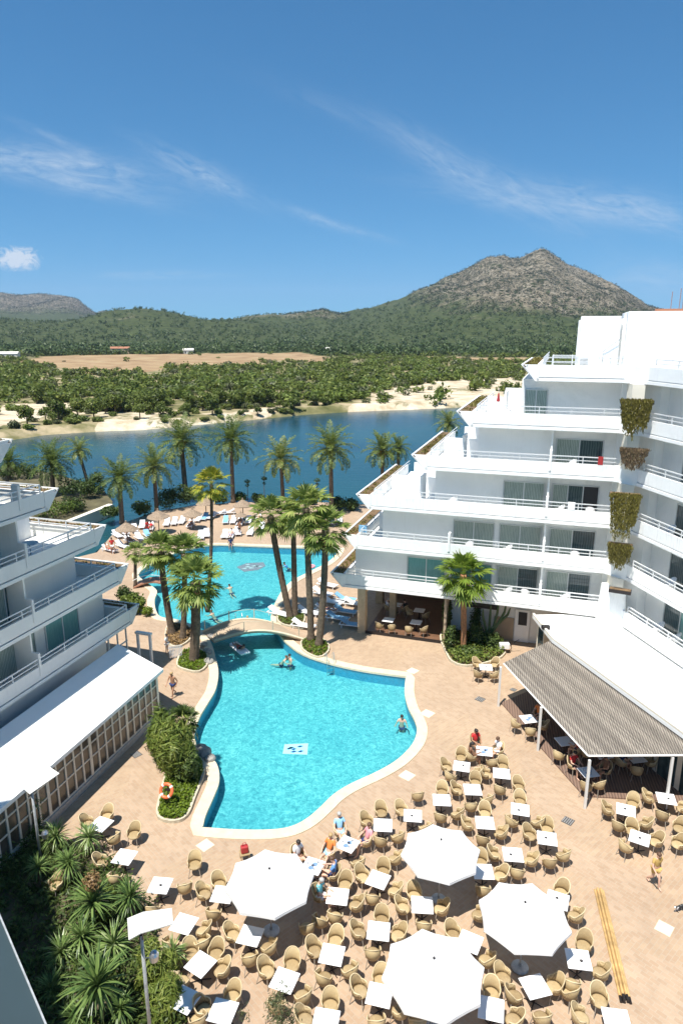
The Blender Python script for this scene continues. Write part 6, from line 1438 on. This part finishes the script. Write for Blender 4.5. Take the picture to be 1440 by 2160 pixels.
# lamp posts with tilted white reflector panels
def lamp(base, top, panel_c, panels, lab, foot):
    g = G(*base); tp = atY(*top, g.y); root = empty('lamp_post', g, 0, lab, 'lamp post', 'lamp posts with white reflector panels')
    h = tp.z; MB().bar((0, 0, 0), (0, 0, h), .06, .05, n=10).build('pole', M['pole'], root, smooth=True)
    for j, pp in enumerate(panels):
        P = [atY(x, y, g.y + dy) - g for (x, y, dy) in pp]; nrm = (P[1] - P[0]).cross(P[3] - P[0]).normalized() * .03
        b = MB(); b.add([tuple(v) for v in P] + [tuple(v - nrm) for v in P], [(0, 1, 2, 3), (7, 6, 5, 4), (0, 4, 5, 1), (1, 5, 6, 2), (2, 6, 7, 3), (3, 7, 4, 0)]); b.build('reflector', M['reflector'], root)
    MB().box(-.05, .05, -.04, .04, h - .15, h + .05).build('bracket', M['darkm'], root)
    f = MB(); f.lathe([(.02, 0), (.13, .02), (.15, .22), (.10, .30), (.02, .32)], 10, .32, 0); f.build('floodlight', M['metal'], root, loc=(0, 0, h * foot))
    MB().bar((0, 0, h * foot + .1), (.32, 0, h * foot + .1), .02).build('arm', M['metal'], root)
lamp((322, 2230), (298, 1972), None, [[(270, 1938, .35), (302, 1925, .3), (298, 1970, -.45), (273, 1984, -.4)], [(302, 1925, .3), (363, 1917, .35), (366, 1950, -.4), (298, 1970, -.45)]], 'tall grey lamp post with two white reflector panels at the bottom left', .80)
lamp((88, 1822), (82, 1660), None, [[(48, 1661, .1), (106, 1618, .5), (127, 1632, .0), (64, 1676, -.4)]], 'lamp post with one white reflector panel beside the pavilion', .35)
# white fence panel and small things by the left cluster
root = empty('white_gate', G(372, 1388), R(15), 'low white slatted gate left of the thickest palm trunk', 'gate')
for k in range(9): MB().box(-.45 + k * .1, -.39 + k * .1, -.02, .02, .05, .95).build('slat', M['rail'], root)
MB().box(-.5, .5, .022, .05, .75, .82).build('crossbar', M['rail'], root)
root = empty('childrens_ride', G(1062, 1377), 0, 'white upper part and wheel of a parked handcart by the white door', 'handcart')
MB().box(-.35, .35, -.2, .2, .35, .75).build('body', M['plastic'], root, bevel=.05)
for x in (-.3, .3): MB().tube([(x + .28 * math.cos(a), .26, .28 + .28 * math.sin(a)) for a in np.linspace(0, 6.2832, 18)], .025, 5, False).build('wheel', M['darkm'], root)
MB().tube([(.4, 0, .5), (.8, 0, .9), (1.0, 0, 1.0)], .025, 5).build('handle', M['darkm'], root)
# folded red towel/bag
g = G(516, 1796, .45); root = empty('red_bag', (g.x, g.y, 0), .3, 'red bag on a stool behind the left parasol', 'bag')
MB().box(-.16, .16, -.12, .12, .42, .74).build('body', M['redp'], root, bevel=.05); MB().tube([(-.1, 0, .72), (-.06, 0, .88), (.06, 0, .88), (.1, 0, .72)], .015, 5).build('handle', M['redp'], root)
b = MB(); b.box(-.2, .2, -.2, .2, .38, .41)
for x in (-.17, .17):
    for y in (-.17, .17): b.bar((x, y, 0), (x, y, .39), .02)
root = empty('stool', (g.x, g.y, 0), .3, 'small stool under the red bag', 'stool'); b.build('seat', M['rattan'], root)
# pale blue sunshade disc on the left balcony
root = empty('balcony_table', (0, 0, 0), 0, 'round blue grey table on the sunlit balcony of the left building', 'table'); p = Vector((LO[0], LO[1], 0)) + Vector((.309, .951, 0)) * 29.2 + Vector((-.951, .309, 0)) * 1.9
root.location = (p.x, p.y, zb[2] + .24); MB().lathe([(.001, .70), (.45, .70), (.45, .73), (.001, .74)], 20).build('top', mat('bluegrey_top', (.25, .36, .42), .5), root); MB().bar((0, 0, 0), (0, 0, .7), .03).build('pedestal', M['pole'], root)
# things on balconies
def white_chair_proto():
    r = copy_tree(CH0); r.name = 'balcony_chair'
    for ch in r.children:
        me = ch.data.copy(); me.materials.clear(); me.materials.append(M['plastic'] if ch.name.split('.')[0] != 'leg' else M['rail']); ch.data = me
    return r
WC = white_chair_proto(); firstw = True
fl_ = ['first', 'second', 'third', 'fourth', 'fifth']
for (wing, base, ux, uy, uu, k, rz_) in [('far', A0, (.951, -.309), (.309, .951), u, k, rz_) for (u, k, rz_) in ((10.4, 0, 20), (11.6, 0, -30), (14.2, 0, 10), (7.6, 1, 0), (10.2, 1, 30), (14.6, 1, -20), (13.4, 2, 30), (15.3, 2, -25), (6.3, 2, 10), (13.9, 3, 15), (9.6, 4, -10))] + [('right', B0, (.208, -.978), (.978, .208), u, k, rz_) for (u, k, rz_) in ((2.5, 0, 90), (4.0, 0, 60), (3.0, 1, 90), (2.4, 2, 100), (3.6, 3, 80))]:
    p = Vector(base) + Vector(ux) * uu + Vector(uy) * .85; o = WC if firstw else copy_tree(WC); firstw = False
    o.location = (p.x, p.y, zb[k] + .245); o.rotation_euler = (0, 0, R(rz_)); tag(o, 'white chair on the %s floor balcony of the %s wing, %d metres from the corner' % (fl_[k], wing, round(abs((16.5 if wing == 'far' else 0) - uu))), 'chair', 'white chairs on the balconies')
def bal(u, y, k, o=None): p = Vector((A0[0], A0[1], 0)) + Vector((.951, -.309, 0)) * u + Vector((.309, .951, 0)) * y; return Vector((p.x, p.y, zb[k] + .24))
for u, k, y, w, m_, lab, nm in ((15.6, 3, .12, .30, 'redp', 'red towel hung over the railing beside the corner tower', 'towel'), (14.1, 2, .12, .45, 'plastic', 'white towel hung over the balcony rail under the open window', 'towel'), (-.2, 1, 1.0, .6, 'plasticb', 'blue towel draped at the left end of a balcony', 'towel')):
    p = bal(u, y, k); o = MB().box(-w / 2, w / 2, -.10, -.085, 0, .5).box(-w / 2, w / 2, .0, .015, .1, .5).box(-w / 2, w / 2, -.10, .015, .5, .515).build(nm, M[m_], None); o.location = p + Vector((0, 0, .78)); o.rotation_euler = (0, 0, AR); tag(o, lab, 'towel')
p = bal(8.9, 1.9, 4); root = empty('closed_parasol', p, 0, 'small closed red parasol on the highest end terrace', 'parasol'); MB().bar((0, 0, 0), (0, 0, 2.2), .02).build('pole', M['pole'], root); MB().lathe([(.01, 1.9), (.05, 1.8), (.12, 1.35), (.11, 1.3), (.01, 1.32)], 10).build('canopy', M['redp'], root)

# ================================================================== PEOPLE
def skin_obj(name, V, E_, Rr, m, parent, sub=1):
    me = bpy.data.meshes.new(name); me.from_pydata([tuple(v) for v in V], E_, []); o = bpy.data.objects.new(name, me); COL.objects.link(o)
    o.modifiers.new('Skin', 'SKIN'); sb = o.modifiers.new('Sub', 'SUBSURF'); sb.levels = sub; sb.render_levels = sub
    if not me.skin_vertices: return o
    for i, d in enumerate(me.skin_vertices[0].data): r = Rr[i]; d.radius = (r, r) if not hasattr(r, '__len__') else r; d.use_root = (i == 0)
    dg = bpy.context.evaluated_depsgraph_get(); ev = o.evaluated_get(dg); nm = bpy.data.meshes.new_from_object(ev); o.modifiers.clear(); o.data = nm
    nm.materials.clear(); nm.materials.append(m); nm.polygons.foreach_set('use_smooth', np.ones(len(nm.polygons), dtype=bool)); o.parent = parent
    return o
POSES = {
 'stand': dict(p=(0, 0, .92), c=(0, .0, 1.33), h=(0, .03, 1.62), el=((-.27, -.03, 1.12), (.27, .0, 1.12)), wr=((-.27, .10, .90), (.29, .12, .88)), kn=((-.10, .04, .50), (.11, .0, .50)), an=((-.11, -.01, .08), (.12, -.04, .08))),
 'walk': dict(p=(0, 0, .90), c=(0, .04, 1.31), h=(0, .09, 1.59), el=((-.25, -.12, 1.08), (.26, .14, 1.10)), wr=((-.24, -.02, .86), (.22, .34, .95)), kn=((-.09, .18, .50), (.10, .02, .48)), an=((-.09, .22, .09), (.10, -.34, .14))),
 'sit': dict(p=(0, 0, .53), c=(0, -.03, .95), h=(0, .06, 1.23), el=((-.25, .12, .76), (.25, .12, .76)), wr=((-.16, .36, .78), (.18, .36, .78)), kn=((-.13, .44, .52), (.13, .44, .52)), an=((-.13, .42, .08), (.14, .46, .08))),
 'lean': dict(p=(0, -.05, .53), c=(0, -.20, .93), h=(0, -.20, 1.23), el=((-.27, -.05, .74), (.27, -.05, .74)), wr=((-.2, .16, .68), (.22, .16, .68)), kn=((-.14, .42, .52), (.12, .42, .56)), an=((-.15, .50, .08), (.02, .66, .14))),
 'edge': dict(p=(0, 0, .12), c=(0, .02, .54), h=(0, .10, .80), el=((-.28, -.05, .32), (.28, -.05, .32)), wr=((-.25, -.15, .08), (.25, -.15, .08)), kn=((-.13, .42, .10), (.13, .42, .10)), an=((-.13, .48, -.32), (.13, .48, -.32))),
 'swim': dict(p=(0, -.30, -.42), c=(0, -.02, -.06), h=(0, .12, .20), el=((-.34, .16, -.10), (.34, .18, -.10)), wr=((-.30, .42, -.10), (.30, .44, -.10)), kn=((-.12, -.55, -.55), (.12, -.6, -.5)), an=((-.12, -.95, -.6), (.12, -.9, -.5))),
 'wade': dict(p=(0, 0, -.35), c=(0, .0, .06), h=(0, .05, .35), el=((-.30, .05, -.12), (.30, .05, -.12)), wr=((-.34, .28, -.10), (.34, .28, -.10)), kn=((-.10, .03, -.7), (.10, .0, -.7)), an=((-.10, -.02, -.74), (.10, -.05, -.74))),
 'lie': dict(p=(0, -.05, .46), c=(0, .38, .64), h=(0, .63, .86), el=((-.27, .20, .52), (.27, .20, .52)), wr=((-.24, -.06, .50), (.20, -.04, .56)), kn=((-.10, -.48, .50), (.11, -.44, .62)), an=((-.10, -.88, .44), (.12, -.82, .44))),
}
def head_ball(b, c, r, n=12, m=8): b.ball(c, r, n, m)
SK = [mat('skin_tanned', (.42, .22, .13), .55), mat('skin_light', (.62, .38, .27), .55), mat('skin_brown', (.28, .14, .08), .55)]
HAIRC = {'dark': mat('dark_hair', (.02, .015, .012), .6), 'brown': mat('brown_hair', (.10, .05, .025), .6), 'blond': mat('fair_hair', (.42, .28, .13), .6), 'grey': mat('grey_hair', (.4, .39, .37), .7)}
CLOTH = {k: mat('cloth_' + k, c, .8) for k, c in dict(white=(.8, .8, .8), blue=(.12, .28, .62), navy=(.02, .035, .12), red=(.55, .03, .03), orange=(.75, .22, .05), mustard=(.50, .33, .10), pink=(.75, .30, .33), teal=(.15, .5, .55), black=(.02, .02, .02), sky=(.30, .55, .75), green=(.10, .32, .18), brown=(.18, .09, .05)).items()}
EYE = mat('eye', (.03, .02, .02), .3)
def person(pose, loc, rz, skin, hair, top, bottom, label, long_hair=False, fingers=True, scale=1.0, hat=None):
    q = {k: ([Vector(v) for v in x] if k not in 'pch' else Vector(x)) for k, x in POSES[pose].items()}
    root = empty('person', loc, rz, label, 'person'); root.scale = (scale,) * 3
    p, c, h = q['p'], q['c'], q['h']; up = (c - p).normalized(); X = Vector((1, 0, 0)); fw = X.cross(up) * -1; fw = up.cross(X) * -1 if fw.y < 0 else fw
    hu = (h - (c + up * .14)).normalized(); nk = c + up * .14
    V = [p, p.lerp(c, .5), c, nk, h - hu * .095, h, h + hu * .085]; Rr = [(.145, .105), (.120, .09), (.165, .10), .052, .066, (.085, .098), .062]
    E_ = [(0, 1), (1, 2), (2, 3), (3, 4), (4, 5), (5, 6)]
    for s, i in ((-1, 0), (1, 1)):
        sh = c + X * (.175 * s) + up * .07; b = len(V); el, wr = q['el'][i], q['wr'][i]; d = (wr - el).normalized(); pal = wr + d * .075
        V += [sh, sh.lerp(el, .5), el, el.lerp(wr, .45), wr, pal]; Rr += [.058, .048, .040, .038, .026, (.036, .018)]
        E_ += [(2, b), (b, b + 1), (b + 1, b + 2), (b + 2, b + 3), (b + 3, b + 4), (b + 4, b + 5)]
        if fingers:
            sd = d.cross(Vector((0, 0, 1))); sd = X if sd.length < .2 else sd.normalized(); dn_ = d.cross(sd).normalized()
            for f, (off, ln) in enumerate(((-.033, .060), (-.011, .072), (.011, .068), (.033, .052))):
                k0 = len(V); base = pal + sd * off + d * .025; V += [base, base + d * ln * .6 + dn_ * .008, base + d * ln + dn_ * .028]; Rr += [.009, .0085, .007]; E_ += [(b + 5, k0), (k0, k0 + 1), (k0 + 1, k0 + 2)]
            k0 = len(V); V += [wr + d * .03 + sd * .04 * -s, wr + d * .07 + sd * .062 * -s]; Rr += [.011, .009]; E_ += [(b + 4, k0), (k0, k0 + 1)]
        hp = p + X * (.085 * s) - up * .04; b = len(V); kn, an = q['kn'][i], q['an'][i]; ft = Vector((0, 1, 0)) if pose not in ('lie', 'swim') else Vector((0, -.3, .8)) if pose == 'lie' else Vector((0, -1, 0))
        V += [hp, hp.lerp(kn, .45), kn, kn.lerp(an, .4), an, an + ft * .10 - Vector((0, 0, .035 if pose not in ('lie',) else 0)), an + ft * .18 - Vector((0, 0, .045 if pose not in ('lie',) else 0))]; Rr += [.092, .076, .055, .052, .034, .036, .024]
        E_ += [(0, b), (b, b + 1), (b + 1, b + 2), (b + 2, b + 3), (b + 3, b + 4), (b + 4, b + 5), (b + 5, b + 6)]
    hf = X.cross(hu) * -1; hf = -hf if hf.y < 0 else hf
    k0 = len(V); V += [h + hf * .105 - hu * .01]; Rr += [.016]; E_ += [(5, k0)]
    for s in (-1, 1): k0 = len(V); V += [h + X * (.098 * s) - hu * .01]; Rr += [.016]; E_ += [(5, k0)]
    body = skin_obj('body', V, E_, Rr, SK[skin], root)
    for s in (-1, 1): MB().ball(h + X * (.034 * s) + hf * .088 + hu * .015, .012, 6, 4).build('eye', EYE, root)
    MB().ball(h + hf * .088 - hu * .055, (.026, .012, .009), 6, 4).build('mouth', CLOTH['pink'], root)
    hb = MB(); hb.ball(h - hf * .018 + hu * .038, (.100, .112, .088), 12, 8)
    if long_hair: hb.ball(h - hf * .06 - hu * .10, (.085, .06, .16), 10, 6)
    hb.build('hair', HAIRC[hair], root, smooth=True)
    if top:
        V = [p + up * .06, p.lerp(c, .5), c, nk - up * .035]; Rr = [(.158, .118), (.135, .103), (.180, .114), .07]; E_ = [(0, 1), (1, 2), (2, 3)]
        for s, i in ((-1, 0), (1, 1)): sh = c + X * (.175 * s) + up * .07; b = len(V); V += [sh, sh.lerp(q['el'][i], .62)]; Rr += [.070, .058]; E_ += [(2, b), (b, b + 1)]
        skin_obj('shirt', V, E_, Rr, CLOTH[top], root)
    if bottom:
        V = [p + up * .02]; Rr = [(.162, .122)]; E_ = []
        for s, i in ((-1, 0), (1, 1)): hp = p + X * (.09 * s) - up * .05; b = len(V); V += [hp, hp.lerp(q['kn'][i], .55 if top else .35)]; Rr += [.106, .090]; E_ += [(0, b), (b, b + 1)]
        skin_obj('shorts', V, E_, Rr, CLOTH[bottom], root)
    if hat: b = MB(); b.lathe([(.001, .14), (.09, .12), (.10, .06), (.17, .045), (.17, .035), (.08, .04)], 16); o = b.build('hat', CLOTH[hat], root, smooth=True); o.location = h
    return root
def face(frm, to): return math.atan2(to[1] - frm[1], to[0] - frm[0]) - math.pi / 2
def on(px, py, z=0.0): g = G(px, py, z); return g
g = on(367, 1469); person('walk', g, R(155), 0, 'blond', None, 'navy', 'tanned man in dark swimming trunks walking between the pavilion and pool')
g = on(353, 1378); person('stand', g, R(-100), 1, 'dark', 'white', 'white', 'person in white standing by the white slatted gate', scale=.85)
g = on(1377, 1868); person('walk', g, R(190), 1, 'brown', 'mustard', 'mustard', 'guest in mustard top and shorts walking near the right edge, dark hair', scale=.98)
def seat(px, py, tx, ty, *a, pose='sit', fz=0.0, **k):
    g = G(px, py, .6 + fz); t_ = G(tx, ty, .745 + fz); d = Vector((g.x - t_.x, g.y - t_.y)); l = max(d.length, .74); d = d.normalized() * min(l, 1.15); x, y = t_.x + d.x, t_.y + d.y
    return person(pose, (x, y, fz), face((x, y), t_), *a, **k)
seat(1002, 1563, 1021, 1584, 0, 'dark', 'red', 'black', 'dark haired woman in red at the far side of the topmost open table', long_hair=True)
seat(994, 1592, 1021, 1584, 2, 'dark', None, 'brown', 'bare backed person with dark hair at the left of the topmost open table', long_hair=True)
seat(1050, 1580, 1021, 1584, 1, 'brown', 'white', 'white', 'person in a white shirt at the right of the topmost open table')
seat(718, 1750, 733, 1780, 1, 'grey', 'sky', 'sky', 'guest in light blue checked clothes at the poolside table, left one', pose='lean')
seat(770, 1770, 733, 1780, 1, 'brown', 'pink', 'navy', 'guest in pink and navy at the poolside table, right one', pose='lean')
seat(694, 1793, 660, 1826, 1, 'blond', 'orange', 'sky', 'guest in an orange shirt beside the left parasol', pose='lean')
seat(703, 1840, 660, 1826, 1, 'brown', 'blue', 'navy', 'guest in a blue shirt beside the left parasol')
seat(680, 1886, 712, 1890, 1, 'grey', 'teal', 'white', 'guest in teal behind the guest in blue')
seat(628, 1802, 660, 1826, 1, 'dark', 'white', 'brown', 'guest mostly hidden behind the left parasol')
seat(1136, 1504, 1114, 1516, 1, 'brown', 'orange', 'black', 'guest in an orange shirt in the pergola shade, upper table', fz=.07)
seat(1216, 1578, 1190, 1563, 1, 'dark', 'red', 'navy', 'guest in red in the pergola shade, middle table', fz=.07)
seat(1204, 1548, 1190, 1563, 1, 'brown', 'pink', 'navy', 'guest in pink behind the middle deck table', fz=.07)
seat(1282, 1618, 1240, 1628, 0, 'dark', 'brown', 'black', 'guest in brown beside the near pergola corner post', fz=.07)
seat(1208, 1610, 1240, 1628, 1, 'dark', 'red', 'black', 'guest in dark red left of the near pergola corner post', fz=.07)
seat(1312, 1604, 1340, 1598, 1, 'grey', 'navy', 'white', 'guest in navy under the near pergola edge', fz=.07)
seat(820, 1280, 836, 1275, 1, 'grey', 'white', 'black', 'guest in white at the back of the open cafe', fz=.03)
seat(850, 1282, 836, 1275, 1, 'dark', 'black', 'black', 'guest in black at the back of the open cafe', fz=.03)
WZ = -.12
for px, py, pose, rz_, sk, hr, tp, lab in [(847, 1522, 'wade', 170, 1, 'dark', None, 'bather standing in the water near the right pool edge'), (612, 1392, 'wade', 120, 1, 'dark', None, 'dark haired bather splashing below the footbridge'), (601, 1391, 'swim', 250, 1, 'brown', None, 'bather swimming left of the splashing one'),
    (485, 1240, 'swim', 30, 1, 'dark', None, 'swimmer in the dark palm shadow of the far pool'), (522, 1310, 'wade', 200, 1, 'blond', None, 'bather behind the footbridge rail'), (602, 1192, 'swim', 100, 0, 'dark', 'blue', 'swimmer in blue between the palm trunks'), (448, 1295, 'swim', 60, 1, 'brown', None, 'swimmer beside the ladder behind the bridge foot')]:
    g = on(px, py, WZ); person(pose, g, R(rz_), sk, hr, tp, 'navy', lab)
g = on(487, 1150); person('edge', g, R(185), 0, 'dark', 'navy', 'navy', 'person sitting on the far pool edge with feet in the water')
# lilo with a bather
g = on(506, 1370, WZ); root = empty('air_mattress', g, R(35), 'white air mattress floating at the near side of the footbridge', 'air mattress')
for k in range(5): MB().tube([(-.3 + k * .15, -.9, .05), (-.3 + k * .15, .9, .05)], .075, 8).build('air_tube', M['plastic'], root, smooth=True)
MB().tube([(-.3, .95, .08), (.3, .95, .08)], .11, 8).build('pillow', M['plastic'], root, smooth=True)
person('lie', (g.x, g.y, g.z - .33), R(35 + 180), 2, 'dark', 'black', 'red', 'bather in dark clothes lying on the white air mattress')
g = on(655, 1196, WZ); ring = MB().tube([(.36 * math.cos(a), .36 * math.sin(a), .06) for a in np.linspace(0, 6.2832, 22)], .11, 8, False).build('swim_ring', CLOTH['pink'], None, smooth=True); ring.location = g; tag(ring, 'pink swim ring floating between the palm trunks', 'swim ring')
# sunbathers
for j, (px, py, rz_, sk, hr, tp, bt, lab) in enumerate([(262, 1124, 40, 0, 'dark', None, 'red', 'sunbather on the second lounger from the lagoon corner'), (318, 1114, 10, 2, 'dark', 'red', 'black', 'sunbather in red beside the second thatched sunshade'), (402, 1108, 0, 0, 'brown', None, 'navy', 'sunbather under the light tan sunshade'),
    (506, 1104, 0, 0, 'dark', None, 'black', 'sunbather right of the small grey sunshade'), (487, 1130, 0, 1, 'dark', None, 'blue', 'sunbather in the front row above the far pool'), (232, 1160, 60, 0, 'brown', None, 'red', 'sunbather above the left building corner'), (545, 1096, 0, 1, 'blond', None, 'teal', 'sunbather left of the palm cluster'),
    (632, 1114, 0, 1, 'dark', None, 'navy', 'sunbather behind the palm cluster'), (276, 1142, 50, 0, 'dark', None, 'black', 'sunbather on the terrace by the inlet'), (688, 1287, 65, 0, 'brown', None, 'navy', 'sunbather in the palm shade right of the cluster')]):
    g = G(px, py - 1, .3); person('lie', (g.x, g.y, -.06), R(rz_), sk, hr, tp, bt, lab, fingers=False)
g = on(505, 1130); person('stand', g, R(160), 2, 'dark', None, 'black', 'tanned person standing left of the palm cluster by the loungers')
g = on(312, 1128); person('stand', g, R(60), 2, 'dark', 'red', 'red', 'person in red standing beside the second thatched sunshade')
g = on(238, 1168); person('stand', g, R(200), 0, 'dark', 'red', 'white', 'person in a red top standing above the left building corner')
# ---- black and white cat at the right edge
g = on(1432, 1921); root = empty('cat', g, R(115), 'small black and white cat at the right edge of the terrace', 'cat')
V = [(0, 0, .20), (0, .14, .21), (0, .22, .25), (0, .29, .29), (0, .345, .28), (0, -.14, .20), (0, -.24, .24), (0, -.33, .34), (0, -.35, .44)]
E_ = [(0, 1), (1, 2), (2, 3), (3, 4), (0, 5), (5, 6), (6, 7), (7, 8)]; Rr = [.062, .06, .045, .048, .022, .06, .018, .014, .010]
for s in (-1, 1):
    b = len(V); V += [(s * .04, .14, .13), (s * .04, .15 + s * .03, .07), (s * .04, .15 + s * .04, .012), (s * .04, .18 + s * .04, .01)]; Rr += [.026, .018, .014, .013]; E_ += [(1, b), (b, b + 1), (b + 1, b + 2), (b + 2, b + 3)]
    b = len(V); V += [(s * .045, -.12, .13), (s * .045, -.18 - s * .02, .08), (s * .045, -.15 - s * .03, .012), (s * .045, -.12 - s * .03, .01)]; Rr += [.032, .018, .014, .013]; E_ += [(5, b), (b, b + 1), (b + 1, b + 2), (b + 2, b + 3)]
    b = len(V); V += [(s * .03, .285, .345)]; Rr += [.010]; E_ += [(3, b)]
cm = mat('cat_fur', (.02, .02, .02), .8); t = cm.node_tree; p = t.nodes['Principled BSDF']; tc = nd(t, 'ShaderNodeTexCoord'); no = nd(t, 'ShaderNodeTexNoise', inp={'Scale': 7.0}); lk(t, tc, 'Object', no, 0); r = ramp(t, [(.50, (.02, .02, .02)), (.54, (.75, .72, .68))]); lk(t, no, 0, r, 0); lk(t, r, 0, p, 'Base Color')
skin_obj('body', V, E_, Rr, cm, root)

# ================================================================== HAZE
b = MB(); b.box(-12000, 12000, -300, 11000, -7, 620)
hz = b.build('haze', None, None); hm = bpy.data.materials.new('haze'); hm.use_nodes = True; t = hm.node_tree; t.nodes.remove(t.nodes['Principled BSDF'])
pv = nd(t, 'ShaderNodeVolumePrincipled'); pv.inputs['Color'].default_value = (.62, .76, 1.0, 1); pv.inputs['Density'].default_value = 0.00006; pv.inputs['Anisotropy'].default_value = 0.0
lk(t, pv, 0, t.nodes['Material Output'], 'Volume'); hz.data.materials.clear(); hz.data.materials.append(hm); tag(hz, 'thin blue summer haze over the plain and hills', 'haze', kind='stuff')
hz.display_type = 'WIRE'
